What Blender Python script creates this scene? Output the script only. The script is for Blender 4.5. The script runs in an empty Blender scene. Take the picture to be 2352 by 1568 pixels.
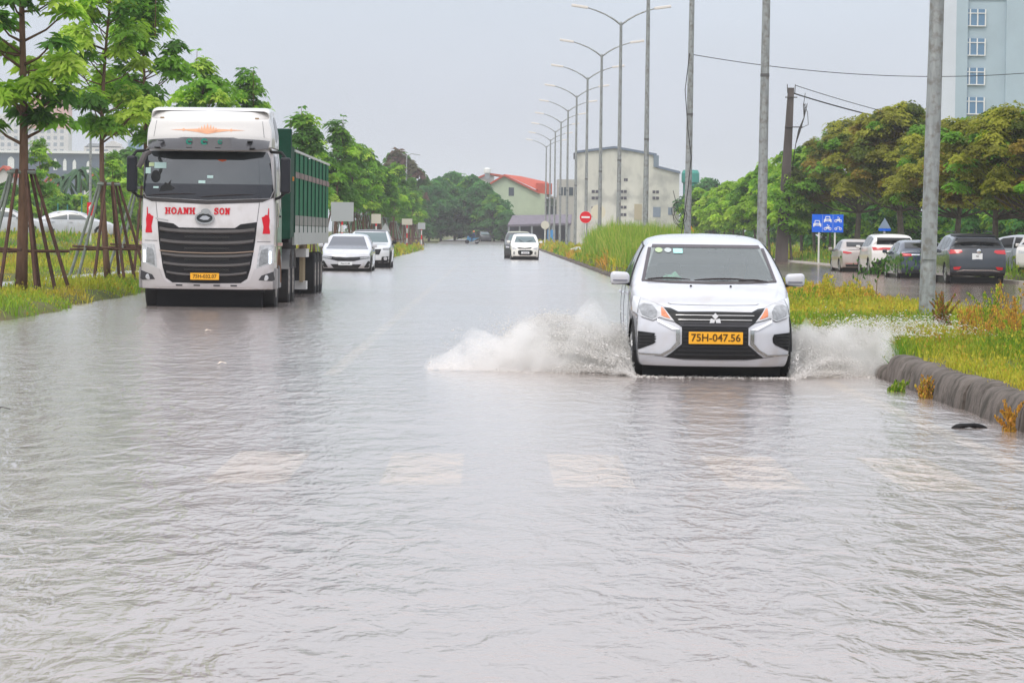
import bpy, bmesh, math, random
import numpy as np
from mathutils import Vector, Matrix, Euler
from mathutils.bvhtree import BVHTree

scene = bpy.context.scene
COL = scene.collection
PI = math.pi
rnd = random.Random(7)
nrg = np.random.default_rng(11)

# ------------------------------------------------------------------ camera
CAM_H = 1.43
FPX = 8000.0                       # focal length in pixels of a 2352 px wide picture
cam_data = bpy.data.cameras.new('camera')
cam_data.sensor_width = 36.0
cam_data.lens = FPX / 2352.0 * 36.0
cam_data.clip_start = 0.5
cam_data.clip_end = 6000
camera = bpy.data.objects.new('camera', cam_data)
COL.objects.link(camera)
ROT = Matrix.Rotation(-0.0055, 3, 'Z') @ Matrix.Rotation(PI / 2 - 0.03094, 3, 'X') @ Matrix.Rotation(0.0122, 3, 'Z')
camera.matrix_world = Matrix.Translation((0, 0, CAM_H)) @ ROT.to_4x4()
scene.camera = camera

def at(px, py, Y):
    """world point seen at (px, py) of the 2352x1568 picture at distance Y along the road"""
    d = ROT @ Vector((px - 1176, 784 - py, -FPX))
    t = Y / d.y
    return Vector((d.x * t, Y, CAM_H + d.z * t))

# ------------------------------------------------------------------ world, sun, exposure
scene.view_settings.view_transform = 'Standard'
scene.view_settings.look = 'None'
scene.view_settings.exposure = 0.0
scene.view_settings.gamma = 1.0
scene.cycles.max_bounces = 14
scene.cycles.transparent_max_bounces = 24
scene.cycles.volume_bounces = 7
scene.cycles.diffuse_bounces = 11
scene.cycles.sample_clamp_indirect = 6.0
scene.cycles.use_denoising = True

SUN_EL, SUN_AZ = math.radians(58), math.radians(205)
w = bpy.data.worlds.new('World'); scene.world = w; w.use_nodes = True
nt = w.node_tree; nt.nodes.clear()
out = nt.nodes.new('ShaderNodeOutputWorld')
sky = nt.nodes.new('ShaderNodeTexSky'); sky.sky_type = 'NISHITA'; sky.sun_disc = False
sky.sun_elevation = SUN_EL; sky.sun_rotation = SUN_AZ; sky.dust_density = 4.0; sky.air_density = 1.5
bg1 = nt.nodes.new('ShaderNodeBackground'); bg1.inputs['Strength'].default_value = 0.05
nt.links.new(sky.outputs[0], bg1.inputs['Color'])
# overcast cloud deck: brighter overhead than at the horizon
tc = nt.nodes.new('ShaderNodeTexCoord'); sep = nt.nodes.new('ShaderNodeSeparateXYZ')
nt.links.new(tc.outputs['Generated'], sep.inputs[0])
ramp = nt.nodes.new('ShaderNodeValToRGB')
nt.links.new(sep.outputs['Z'], ramp.inputs[0])
e = ramp.color_ramp.elements
e[0].position = 0.0; e[0].color = (0.61, 0.635, 0.74, 1)
e[1].position = 1.0; e[1].color = (1.32, 1.31, 1.35, 1)
m1 = e.new(0.07); m1.color = (0.55, 0.62, 0.755, 1)
m2 = e.new(0.25); m2.color = (0.72, 0.76, 0.84, 1)
m3 = e.new(0.55); m3.color = (1.12, 1.13, 1.18, 1)
nz = nt.nodes.new('ShaderNodeTexNoise'); nz.inputs['Scale'].default_value = 2.2; nz.inputs['Detail'].default_value = 3
mpw = nt.nodes.new('ShaderNodeMapping'); mpw.inputs['Scale'].default_value = (1, 1, 2.5)
nt.links.new(tc.outputs['Generated'], mpw.inputs[0]); nt.links.new(mpw.outputs[0], nz.inputs['Vector'])
mr = nt.nodes.new('ShaderNodeMapRange')
mr.inputs['From Min'].default_value = 0.3; mr.inputs['From Max'].default_value = 0.7
mr.inputs['To Min'].default_value = 0.93; mr.inputs['To Max'].default_value = 1.06
nt.links.new(nz.outputs[0], mr.inputs[0])
nz2 = nt.nodes.new('ShaderNodeTexNoise'); nz2.inputs['Scale'].default_value = 9; nz2.inputs['Detail'].default_value = 4
nt.links.new(mpw.outputs[0], nz2.inputs['Vector'])
mr2 = nt.nodes.new('ShaderNodeMapRange'); mr2.inputs['From Min'].default_value = .3; mr2.inputs['From Max'].default_value = .7
mr2.inputs['To Min'].default_value = .965; mr2.inputs['To Max'].default_value = 1.035
nt.links.new(nz2.outputs[0], mr2.inputs[0])
mlt = nt.nodes.new('ShaderNodeMath'); mlt.operation = 'MULTIPLY'
nt.links.new(mr.outputs[0], mlt.inputs[0]); nt.links.new(mr2.outputs[0], mlt.inputs[1])
bg2 = nt.nodes.new('ShaderNodeBackground')
nt.links.new(ramp.outputs[0], bg2.inputs['Color']); nt.links.new(mlt.outputs[0], bg2.inputs['Strength'])
ad = nt.nodes.new('ShaderNodeAddShader')
nt.links.new(bg1.outputs[0], ad.inputs[0]); nt.links.new(bg2.outputs[0], ad.inputs[1])
nt.links.new(ad.outputs[0], out.inputs[0])

sd = bpy.data.lights.new('sun', 'SUN'); sd.energy = 1.1; sd.angle = math.radians(20); sd.color = (1.0, 0.95, 0.88)
sun = bpy.data.objects.new('sun', sd); COL.objects.link(sun)
_az = SUN_AZ
sdir = Vector((math.sin(_az) * math.cos(SUN_EL), math.cos(_az) * math.cos(SUN_EL), math.sin(SUN_EL)))
sun.rotation_euler = (-sdir).to_track_quat('-Z', 'Y').to_euler()

# ------------------------------------------------------------------ materials
def nodes_of(m):
    return m.node_tree.nodes, m.node_tree.links

MATS = {}
def mat(name, col, rough=0.6, metal=0.0, var=0.0, vscale=3.0, bump=0.0, bscale=40.0, coat=0.0, emit=None, estr=0.0,
        tint=False, trans=0.0, ior=1.45, spec=0.25, streak=None, dirt=None):
    """procedural Principled material; var = noise variation of the colour, tint = per-face random colour attribute,
    trans = share of translucent leaf light, dirt = (colour, amount, scale) stains"""
    if name in MATS: return MATS[name]
    m = bpy.data.materials.new(name); m.use_nodes = True
    N, L = nodes_of(m)
    p = N['Principled BSDF']
    p.inputs['Base Color'].default_value = (*col, 1); p.inputs['Roughness'].default_value = rough
    p.inputs['Metallic'].default_value = metal; p.inputs['IOR'].default_value = ior
    p.inputs['Specular IOR Level'].default_value = spec
    p.inputs['Coat Weight'].default_value = coat; p.inputs['Coat Roughness'].default_value = 0.04
    tcn = N.new('ShaderNodeTexCoord')
    csock = None
    if tint:
        a = N.new('ShaderNodeAttribute'); a.attribute_name = 'tint'; csock = a.outputs['Color']
    if var > 0:
        n = N.new('ShaderNodeTexNoise'); n.inputs['Scale'].default_value = vscale; n.inputs['Detail'].default_value = 6
        n.inputs['Roughness'].default_value = 0.6
        if streak:
            mp = N.new('ShaderNodeMapping'); mp.inputs['Scale'].default_value = streak
            L.new(tcn.outputs['Object'], mp.inputs[0]); L.new(mp.outputs[0], n.inputs['Vector'])
        else:
            L.new(tcn.outputs['Object'], n.inputs['Vector'])
        r = N.new('ShaderNodeMapRange'); r.inputs['From Min'].default_value = 0.3; r.inputs['From Max'].default_value = 0.7
        r.inputs['To Min'].default_value = 1 - var; r.inputs['To Max'].default_value = 1 + var
        L.new(n.outputs[0], r.inputs[0])
        mx = N.new('ShaderNodeVectorMath'); mx.operation = 'SCALE'
        if csock: L.new(csock, mx.inputs[0])
        else: mx.inputs[0].default_value = col
        L.new(r.outputs[0], mx.inputs['Scale']); csock = mx.outputs[0]
    if dirt:
        dcol, damt, dsc = dirt
        n = N.new('ShaderNodeTexNoise'); n.inputs['Scale'].default_value = dsc; n.inputs['Detail'].default_value = 8
        L.new(tcn.outputs['Object'], n.inputs['Vector'])
        r = N.new('ShaderNodeMapRange'); r.inputs['From Min'].default_value = 0.48; r.inputs['From Max'].default_value = 0.68
        r.inputs['To Max'].default_value = damt; L.new(n.outputs[0], r.inputs[0])
        mx = N.new('ShaderNodeMix'); mx.data_type = 'RGBA'
        L.new(r.outputs[0], mx.inputs[0])
        if csock: L.new(csock, mx.inputs[6])
        else: mx.inputs[6].default_value = (*col, 1)
        mx.inputs[7].default_value = (*dcol, 1); csock = mx.outputs[2]
    if csock: L.new(csock, p.inputs['Base Color'])
    if bump > 0:
        n = N.new('ShaderNodeTexNoise'); n.inputs['Scale'].default_value = bscale; n.inputs['Detail'].default_value = 5
        L.new(tcn.outputs['Object'], n.inputs['Vector'])
        b = N.new('ShaderNodeBump'); b.inputs['Strength'].default_value = bump; b.inputs['Distance'].default_value = 0.02
        L.new(n.outputs[0], b.inputs['Height']); L.new(b.outputs[0], p.inputs['Normal'])
    if emit:
        p.inputs['Emission Color'].default_value = (*emit, 1); p.inputs['Emission Strength'].default_value = estr
    if trans > 0:
        t = N.new('ShaderNodeBsdfTranslucent'); mxs = N.new('ShaderNodeMixShader'); mxs.inputs[0].default_value = trans
        if csock:
            g = N.new('ShaderNodeVectorMath'); g.operation = 'MULTIPLY'; g.inputs[1].default_value = (1.1, 1.25, 0.7)
            L.new(csock, g.inputs[0]); L.new(g.outputs[0], t.inputs[0])
        else: t.inputs[0].default_value = (*col, 1)
        o = N['Material Output']
        L.new(p.outputs[0], mxs.inputs[1]); L.new(t.outputs[0], mxs.inputs[2]); L.new(mxs.outputs[0], o.inputs[0])
    MATS[name] = m
    return m

def glass_mat(name, tint, opac, rough=0.02, boost=1.0):
    """window glass: tinted pane with a pale diffuse film and a boosted Fresnel reflection"""
    if name in MATS: return MATS[name]
    m = bpy.data.materials.new(name); m.use_nodes = True
    N, L = nodes_of(m); N.clear()
    o = N.new('ShaderNodeOutputMaterial')
    tr = N.new('ShaderNodeBsdfTransparent'); tr.inputs[0].default_value = (*tint, 1)
    df = N.new('ShaderNodeBsdfDiffuse'); df.inputs[0].default_value = (0.40, 0.49, 0.49, 1)  # pale film painted in to brighten the pane like reflected sky
    m0 = N.new('ShaderNodeMixShader'); m0.inputs[0].default_value = opac
    L.new(tr.outputs[0], m0.inputs[1]); L.new(df.outputs[0], m0.inputs[2])
    gl = N.new('ShaderNodeBsdfGlossy'); gl.inputs['Roughness'].default_value = rough
    fr = N.new('ShaderNodeFresnel'); fr.inputs[0].default_value = 1.5 + boost * 0.25
    mx = N.new('ShaderNodeMixShader')
    L.new(fr.outputs[0], mx.inputs[0]); L.new(m0.outputs[0], mx.inputs[1]); L.new(gl.outputs[0], mx.inputs[2])
    L.new(mx.outputs[0], o.inputs[0])
    MATS[name] = m
    return m

# ------------------------------------------------------------------ object helpers
def tag(o, label=None, cat=None, group=None, kind=None):
    if label: o['label'] = label
    if cat: o['category'] = cat
    if group: o['group'] = group
    if kind: o['kind'] = kind
    return o

def empty(name, loc=(0, 0, 0), rz=0.0, label=None, cat=None, group=None):
    o = bpy.data.objects.new(name, None); COL.objects.link(o)
    o.location = loc; o.rotation_euler = (0, 0, rz); o.empty_display_size = 0.2
    return tag(o, label, cat, group)

CH = {}
def link(name, me, parent=None, loc=None):
    o = bpy.data.objects.new(name, me); COL.objects.link(o)
    if parent is not None:
        o.parent = parent; CH.setdefault(parent.name, []).append(o)
    if loc is not None: o.location = loc
    return o

def copy_tree(o, parent=None):
    c = o.copy(); COL.objects.link(c)
    if parent is not None:
        c.parent = parent; CH.setdefault(parent.name, []).append(c)
    for ch in list(CH.get(o.name, [])): copy_tree(ch, c)
    return c

def copy_thing(o, loc, rz, label, group=None, scale=None):
    c = copy_tree(o)
    c.location = loc; c.rotation_euler = (0, 0, rz)
    if scale is not None: c.scale = (scale, scale, scale) if isinstance(scale, (int, float)) else scale
    c['label'] = label
    if group: c['group'] = group
    return c

class MB:
    def __init__(s): s.v = []; s.f = []
    def add(s, vs, fs):
        b = len(s.v); s.v.extend([tuple(v) for v in vs]); s.f.extend([tuple(i + b for i in f) for f in fs]); return s
    def box(s, x0, x1, y0, y1, z0, z1, M=None):
        vs = [Vector((x, y, z)) for z in (z0, z1) for y in (y0, y1) for x in (x0, x1)]
        if M is not None: vs = [M @ v for v in vs]
        return s.add(vs, [(0, 2, 3, 1), (4, 5, 7, 6), (0, 1, 5, 4), (2, 6, 7, 3), (0, 4, 6, 2), (1, 3, 7, 5)])
    def tube(s, pts, r, n=8, caps=True):
        pts = [Vector(p) for p in pts]
        rs = r if isinstance(r, (list, tuple)) else [r] * len(pts)
        vs = []; fs = []
        prev = None
        for i, p in enumerate(pts):
            d = (pts[min(i + 1, len(pts) - 1)] - pts[max(i - 1, 0)])
            if d.length < 1e-9: d = Vector((0, 0, 1))
            d.normalize()
            ref = prev if prev is not None else (Vector((1, 0, 0)) if abs(d.x) < 0.9 else Vector((0, 1, 0)))
            a = ref - d * ref.dot(d)
            if a.length < 1e-6: a = Vector((0, 1, 0)) - d * d.y
            a.normalize(); b = d.cross(a); prev = a
            for k in range(n):
                t = 2 * PI * k / n
                vs.append(p + (a * math.cos(t) + b * math.sin(t)) * rs[i])
        for i in range(len(pts) - 1):
            for k in range(n):
                k2 = (k + 1) % n
                fs.append((i * n + k, i * n + k2, (i + 1) * n + k2, (i + 1) * n + k))
        if caps:
            fs.append(tuple(range(n - 1, -1, -1))); fs.append(tuple(range((len(pts) - 1) * n, len(pts) * n)))
        return s.add(vs, fs)
    def lathe(s, prof, c=(0, 0, 0), axis='Z', n=20):
        vs = []; fs = []
        for (r, h) in prof:
            for k in range(n):
                t = 2 * PI * k / n; a, b = r * math.cos(t), r * math.sin(t)
                p = {'Z': (a, b, h), 'X': (h, a, b), 'Y': (b, h, a)}[axis]
                vs.append((p[0] + c[0], p[1] + c[1], p[2] + c[2]))
        for i in range(len(prof) - 1):
            for k in range(n):
                k2 = (k + 1) % n
                fs.append((i * n + k, i * n + k2, (i + 1) * n + k2, (i + 1) * n + k))
        fs.append(tuple(range(n - 1, -1, -1))); fs.append(tuple(range((len(prof) - 1) * n, len(prof) * n)))
        return s.add(vs, fs)
    def prism(s, poly, y0, y1, plane='XZ'):
        n = len(poly)
        def P(a, b, h): return (a, h, b) if plane == 'XZ' else ((h, a, b) if plane == 'YZ' else (a, b, h))
        vs = [P(a, b, y0) for a, b in poly] + [P(a, b, y1) for a, b in poly]
        fs = [tuple(range(n)), tuple(range(2 * n - 1, n - 1, -1))]
        fs += [(i, i + n, (i + 1) % n + n, (i + 1) % n) for i in range(n)]
        return s.add(vs, fs)
    def mesh(s, name, m, smooth=False):
        me = bpy.data.meshes.new(name); me.from_pydata(s.v, [], s.f); me.materials.append(m)
        bm = bmesh.new(); bm.from_mesh(me); bmesh.ops.recalc_face_normals(bm, faces=bm.faces); bm.to_mesh(me); bm.free()
        if smooth: me.shade_smooth()
        me.update(); return me
    def build(s, name, m, parent=None, smooth=False, loc=None, bevel=0.0, seg=2):
        o = link(name, s.mesh(name, m, smooth), parent, loc)
        if bevel > 0:
            b = o.modifiers.new('bevel', 'BEVEL'); b.width = bevel; b.segments = seg; b.limit_method = 'ANGLE'; b.angle_limit = math.radians(35)
        if smooth and bevel == 0: smooth_by_angle(o.data, 40)
        return o

def smooth_by_angle(me, deg=35):
    me.shade_smooth()
    bm = bmesh.new(); bm.from_mesh(me)
    lim = math.radians(deg)
    for e_ in bm.edges:
        if len(e_.link_faces) == 2 and e_.calc_face_angle(0) > lim: e_.smooth = False
    bm.to_mesh(me); bm.free()

def fast_mesh(name, V, F, m, tint=None, smooth=False):
    """V (n,3) float, F (k,q) int, tint (k,3) per-face colour"""
    V = np.asarray(V, dtype=np.float32); F = np.asarray(F, dtype=np.int32)
    me = bpy.data.meshes.new(name)
    k, q = F.shape
    me.vertices.add(len(V)); me.vertices.foreach_set('co', V.ravel())
    me.loops.add(k * q); me.loops.foreach_set('vertex_index', F.ravel())
    me.polygons.add(k); me.polygons.foreach_set('loop_start', np.arange(0, k * q, q, dtype=np.int32))
    me.update(calc_edges=True)
    if tint is not None:
        a = me.attributes.new('tint', 'FLOAT_COLOR', 'CORNER')
        c = np.ones((k, q, 4), dtype=np.float32); c[:, :, :3] = tint[:, None, :]
        a.data.foreach_set('color', c.ravel())
    if smooth: me.shade_smooth()
    me.materials.append(m); me.validate(); return me

def text_mesh(name, s, size, m, parent, loc, rot=(PI / 2, 0, 0), ext=0.002, offset=0.0, align='CENTER', sx=1.0):
    c = bpy.data.curves.new(name + '_font', 'FONT'); c.body = s; c.size = size; c.extrude = ext; c.offset = offset
    c.align_x = align; c.align_y = 'CENTER'; c.resolution_u = 3
    t = bpy.data.objects.new(name + '_tmp', c); COL.objects.link(t)
    dg = bpy.context.evaluated_depsgraph_get(); dg.update()
    me = bpy.data.meshes.new_from_object(t.evaluated_get(dg)); me.name = name
    bpy.data.objects.remove(t); bpy.data.curves.remove(c)
    me.materials.clear(); me.materials.append(m)
    me.transform(Matrix.Translation(loc) @ Euler(rot).to_matrix().to_4x4() @ Matrix.Diagonal((sx, 1, 1, 1)))
    return link(name, me, parent)
# ================================================================== THE SETTING
def sstep(a, b, x):
    t = np.clip((x - a) / (b - a), 0, 1); return t * t * (3 - 2 * t)

_ph = nrg.uniform(0, 6.28, (12,)); _dr = nrg.uniform(0, 6.28, (12,)); _fq = np.linspace(0.35, 3.0, 12)
def wob(x, y, s=1.0):
    """smooth pseudo noise, about -1..1"""
    r = 0
    for k in range(12):
        r = r + np.sin((x * np.cos(_dr[k]) + y * np.sin(_dr[k])) * _fq[k] * s + _ph[k]) / (1 + 0.35 * k)
    return r / 3.2

def left_edge(Y):
    e_ = -7.15 + 0.35 * sstep(60, 66, Y) * -1 + 1.75 * sstep(100, 160, Y) + 0.35 * sstep(160, 180, Y)
    return e_ - 8.0 * sstep(288, 300, Y) + 0.22 * wob(Y * 0.7, Y * 0.2, 1.0)

def terrain_z(X, Y):
    far = 0.35 * sstep(430, 520, Y)
    base = -0.20 + far + 0 * X
    # left verge, puddle, rising field
    le = left_edge(Y)
    d = le - X
    verge = -0.2 + 0.36 * sstep(-0.1, 0.7, d)
    pud = (sstep(2.7, 3.2, d) * (1 - sstep(5.2, 5.9, d))) * sstep(58, 64, Y) * (1 - sstep(118, 125, Y))
    verge = verge - 0.26 * pud + 0.04 * wob(X, Y, 1.2)
    rise = 0.85 * sstep(8, 16, d) + 0.5 * sstep(40, 200, d)
    L_ = np.where(d > -0.1, verge + rise, -0.2)
    # right median strip
    mw0, mw1 = 4.12, 7.9
    med = sstep(mw0 - 0.12, mw0 + 0.1, X) * (1 - sstep(mw1 - 0.4, mw1 + 0.3, X + 0.25 * wob(Y, X * .3, .8)))
    M_ = -0.2 + med * (0.42 + 0.05 * wob(X * 1.3, Y * .7, 1.5) + 0.18 * sstep(100, 118, Y) * (1 - sstep(150, 175, Y)))
    # right bank
    rb = -0.2 + 0.40 * sstep(17.0, 17.8, X + 0.4 * wob(Y * .3, X * .2)) + 0.5 * sstep(20, 34, X)
    z = np.maximum(np.maximum(L_, M_), rb)
    return np.maximum(z + far * 0.6, base)

def grid_mesh(name, xs, ys, zf, m):
    X, Y = np.meshgrid(xs, ys)
    Z = zf(X, Y) + 0 * X
    V = np.stack([X.ravel(), Y.ravel(), Z.ravel()], 1)
    nx, ny = len(xs), len(ys)
    i = np.arange(ny - 1)[:, None] * nx + np.arange(nx - 1)[None, :]
    F = np.stack([i, i + 1, i + nx + 1, i + nx], -1).reshape(-1, 4)
    return fast_mesh(name, V, F, m, smooth=True)

soil = mat('soil_and_turf', (0.10, 0.12, 0.03), 0.95, var=0.35, vscale=1.5, dirt=((0.13, 0.09, 0.05), 0.85, 1.1))
xs = np.concatenate([np.linspace(-1400, -90, 24), np.linspace(-80, -24, 30), np.arange(-23, 26, 0.25), np.linspace(27, 90, 32), np.linspace(100, 1400, 24)])
ys = np.concatenate([[-60, -20, 0, 8, 14], np.arange(18, 130, 0.5), np.arange(130, 320, 2), np.linspace(322, 560, 60), np.linspace(600, 3200, 24)])
ground = link('ground', grid_mesh('ground', xs, ys, terrain_z, soil)); tag(ground, kind='structure')

def road_z(Y): return -0.055 + 0.40 * sstep(430, 520, Y)
asph = mat('asphalt_wet', (0.13, 0.12, 0.105), 0.35, var=0.25, vscale=6, bump=0.15, bscale=90)
ysr = np.concatenate([np.linspace(-8, 430, 60), np.linspace(435, 620, 40)])
road = link('road', grid_mesh('road', np.linspace(-7.4, 4.0, 12), ysr, lambda X, Y: road_z(Y), asph)); tag(road, kind='structure')
sroad = link('side_road', grid_mesh('side_road', np.linspace(7.9, 17.2, 6), ysr[:60], lambda X, Y: -0.055 + 0 * X, asph)); tag(sroad, kind='structure')

paint = mat('worn_road_paint', (0.90, 0.74, 0.42), 0.6, var=0.12, vscale=5)
mk = MB()
for cx in (-1.45, -0.42, 0.61, 1.64, 2.69):
    mk.box(cx - 0.24, cx + 0.24, 20.4, 23.4, -0.054, -0.049)
mk.box(3.38, 3.54, 10, 430, -0.054, -0.049)
mk.box(-1.75, -1.60, 36, 430, -0.054, -0.049)
o = mk.build('road_markings', paint); tag(o, kind='structure')

# ---- flood water
wm = bpy.data.materials.new('flood_water'); wm.use_nodes = True
N, L = nodes_of(wm); N.clear()
o_ = N.new('ShaderNodeOutputMaterial')
tc_ = N.new('ShaderNodeTexCoord')
def noise(scale, det, mapscale, rough=0.55, dist=0.0, rot=0.0):
    mp = N.new('ShaderNodeMapping'); mp.inputs['Scale'].default_value = mapscale; mp.inputs['Rotation'].default_value = (0, 0, rot)
    n = N.new('ShaderNodeTexNoise'); n.inputs['Scale'].default_value = scale; n.inputs['Detail'].default_value = det
    n.inputs['Roughness'].default_value = rough; n.inputs['Distortion'].default_value = dist
    L.new(tc_.outputs['Object'], mp.inputs[0]); L.new(mp.outputs[0], n.inputs['Vector']); return n.outputs[0]
def mrange(s, a, b, c, d):
    r = N.new('ShaderNodeMapRange'); r.inputs['From Min'].default_value = a; r.inputs['From Max'].default_value = b
    r.inputs['To Min'].default_value = c; r.inputs['To Max'].default_value = d; L.new(s, r.inputs[0]); return r.outputs[0]
def mth(op, a, b):
    x = N.new('ShaderNodeMath'); x.operation = op
    for i, s in enumerate((a, b)):
        if isinstance(s, (int, float)): x.inputs[i].default_value = s
        else: L.new(s, x.inputs[i])
    return x.outputs[0]
r1 = noise(5.2, 3, (1.0, 0.32, 1), 0.58, 0.4, 0.08)
r3 = noise(11.0, 3, (1.0, 0.7, 1), 0.6, 0.4, -0.2)      # wavelets about 0.2 m
r2 = noise(1.0, 2, (1.0, 0.7, 1), 0.5, 0.3, -0.1)      # broad swells
patch = noise(0.16, 3, (1.0, 0.55, 1), 0.55, 0.6, 0.3)   # ruffled and calm patches
amp = mrange(patch, 0.38, 0.66, 0.45, 1.4)
h = mth('ADD', mth('ADD', mth('MULTIPLY', mth('MULTIPLY', r1, amp), 0.046), mth('MULTIPLY', r2, 0.028)), mth('MULTIPLY', mth('MULTIPLY', r3, amp), 0.006))
bp = N.new('ShaderNodeBump'); bp.inputs['Strength'].default_value = 1.0; bp.inputs['Distance'].default_value = 1.0
L.new(h, bp.inputs['Height'])
tr = N.new('ShaderNodeBsdfTransparent'); tr.inputs[0].default_value = (0.80, 0.74, 0.64, 1)
df = N.new('ShaderNodeBsdfDiffuse'); df.inputs[0].default_value = (0.68, 0.57, 0.52, 1)
mx0 = N.new('ShaderNodeMixShader'); mx0.inputs[0].default_value = 0.50
L.new(tr.outputs[0], mx0.inputs[1]); L.new(df.outputs[0], mx0.inputs[2])
gl = N.new('ShaderNodeBsdfGlossy'); gl.inputs['Roughness'].default_value = 0.14; gl.inputs[0].default_value = (1, 1, 1, 1)
L.new(bp.outputs[0], gl.inputs['Normal'])
fr = N.new('ShaderNodeFresnel'); fr.inputs[0].default_value = 1.33; L.new(bp.outputs[0], fr.inputs['Normal'])
mx = N.new('ShaderNodeMixShader')
L.new(fr.outputs[0], mx.inputs[0]); L.new(mx0.outputs[0], mx.inputs[1]); L.new(gl.outputs[0], mx.inputs[2])
L.new(mx.outputs[0], o_.inputs[0])
water = MB().add([(-60, -40, 0), (6, -40, 0), (6, 478, 0), (-60, 478, 0)], [(0, 1, 2, 3)]).build('flood_water', wm)
tag(water, kind='structure')
wm2 = wm.copy(); wm2.name = 'muddy_side_water'
for q in wm2.node_tree.nodes:
    if q.type == 'BSDF_DIFFUSE': q.inputs[0].default_value = (.42, .30, .24, 1)
    if q.type == 'BSDF_GLOSSY': q.inputs['Roughness'].default_value = .10; q.inputs[0].default_value = (.95, .88, .82, 1)
    if q.type == 'BUMP': q.inputs['Distance'].default_value = .8
water2 = MB().add([(6, -40, 0), (90, -40, 0), (90, 478, 0), (6, 478, 0)], [(0, 1, 2, 3)]).build('side_water', wm2)
tag(water2, kind='structure')

# ---- concrete kerb along the right strip
kc = mat('kerb_concrete', (0.14, 0.12, 0.105), 0.9, var=0.28, vscale=5, streak=(1.2, 1.2, .4), bump=0.9, bscale=16, dirt=((0.05, 0.045, 0.035), 0.9, 4.5))
kb = MB()
def kerb_stone(y0, y1, h, dx, n=5):
    prof = [(0.0, -0.2), (-0.01, 0.0), (0.01, h * .55), (0.05, h * .85), (0.10, h * .97), (0.17, h), (0.25, h * .96), (0.31, h * .8), (0.33, -0.2)]
    rows = []
    for i, t in enumerate((0, 0.06, 0.2, 0.8, 0.94, 1)):
        k = 0.90 if i in (0, 5) else (0.975 if i in (1, 4) else 1.0)
        y = y0 + (y1 - y0) * t
        rows.append([(3.95 + dx + (a - 0.16) * k + 0.16 + rnd.uniform(-.003, .003), y, (b if b < 0 else b * k + rnd.uniform(-.003, .003))) for a, b in prof])
    n_ = len(prof); vs = [p for r in rows for p in r]; fs = []
    for i in range(len(rows) - 1):
        for j in range(n_ - 1):
            fs.append((i * n_ + j, i * n_ + j + 1, (i + 1) * n_ + j + 1, (i + 1) * n_ + j))
    fs.append(tuple(range(n_))); fs.append(tuple(range(len(vs) - n_, len(vs))))
    kb.add(vs, fs)
y = 20.0
while y < 34.9:
    l_ = rnd.choice((0.9, 1.0, 1.0, 1.1)); kerb_stone(y, y + l_ - 0.012, 0.265 + rnd.uniform(-.012, .012), rnd.uniform(-.02, .02)); y += l_
while y < 330:
    kerb_stone(y, y + 0.985, 0.12 + rnd.uniform(-.015, .015), 0.0 + rnd.uniform(-.02, .02)); y += 1.0
kerb = kb.build('kerb', kc, smooth=True); tag(kerb, kind='structure')
kb = MB()
for i in range(150):
    kb.box(16.95, 17.15, 100 + i * 1.0, 100.985 + i * 1.0, -0.15, 0.10)
kerb2 = kb.build('far_kerb', mat('pale_kerb', (0.5, 0.47, 0.42), 0.8, var=.2)); tag(kerb2, kind='structure')

# ---- grass
leafm = mat('grass_blades', (1, 1, 1), 0.6, tint=True, trans=0.35, spec=0.08)
def palette(n, cols, wts):
    c = np.array(cols, dtype=np.float32)[nrg.choice(len(cols), n, p=np.array(wts) / np.sum(wts))]
    return np.clip(c * nrg.uniform(0.75, 1.25, (n, 1)), 0, 0.9)
GREEN, LIME, YEL, ORG, BRN = (0.14, 0.27, 0.03), (0.31, 0.40, 0.05), (0.56, 0.46, 0.06), (0.58, 0.29, 0.07), (0.30, 0.18, 0.06)

def blades(X, Y, Z, H, Wd, col, lean=0.6):
    """tapered bent blades: 3 rows -> quad + triangle stored as two quads"""
    n = len(X)
    a = nrg.uniform(0, 2 * PI, n); la = nrg.uniform(0, 2 * PI, n); lm = np.abs(nrg.normal(0, lean, n)) * H
    dx, dy = np.cos(a) * Wd / 2, np.sin(a) * Wd / 2
    lx, ly = np.cos(la) * lm, np.sin(la) * lm
    V = np.zeros((n, 6, 3), dtype=np.float32)
    def put(i, x, y, z): V[:, i, 0] = x; V[:, i, 1] = y; V[:, i, 2] = z
    put(0, X - dx, Y - dy, Z); put(1, X + dx, Y + dy, Z)
    put(2, X + dx * .8 + lx * .35, Y + dy * .8 + ly * .35, Z + H * .6); put(3, X - dx * .8 + lx * .35, Y - dy * .8 + ly * .35, Z + H * .6)
    put(4, X + dx * .15 + lx, Y + dy * .15 + ly, Z + H); put(5, X - dx * .15 + lx, Y - dy * .15 + ly, Z + H)
    b = np.arange(n)[:, None] * 6
    F = np.concatenate([b + np.array([[0, 1, 2, 3]]), b + np.array([[3, 2, 4, 5]])], 1).reshape(-1, 4)
    return V.reshape(-1, 3), F, np.repeat(col, 2, axis=0)

def heads(X, Y, Z, R, col):
    """seed heads and small leaves: crossed diamonds"""
    n = len(X); V = np.zeros((n, 4, 3), dtype=np.float32)
    a = nrg.uniform(0, 2 * PI, n); ux, uy = np.cos(a) * R, np.sin(a) * R; tz = nrg.uniform(-.5, .5, n) * R
    for i, (s, t) in enumerate(((-.5, 0), (0, -.8), (.5, 0), (0, .8))):
        V[:, i, 0] = X + ux * s + uy * t * .3; V[:, i, 1] = Y + uy * s - ux * t * .3; V[:, i, 2] = Z + R * t + tz * s
    F = (np.arange(n)[:, None] * 4 + np.arange(4)[None, :])
    return V.reshape(-1, 3), F, col

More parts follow.
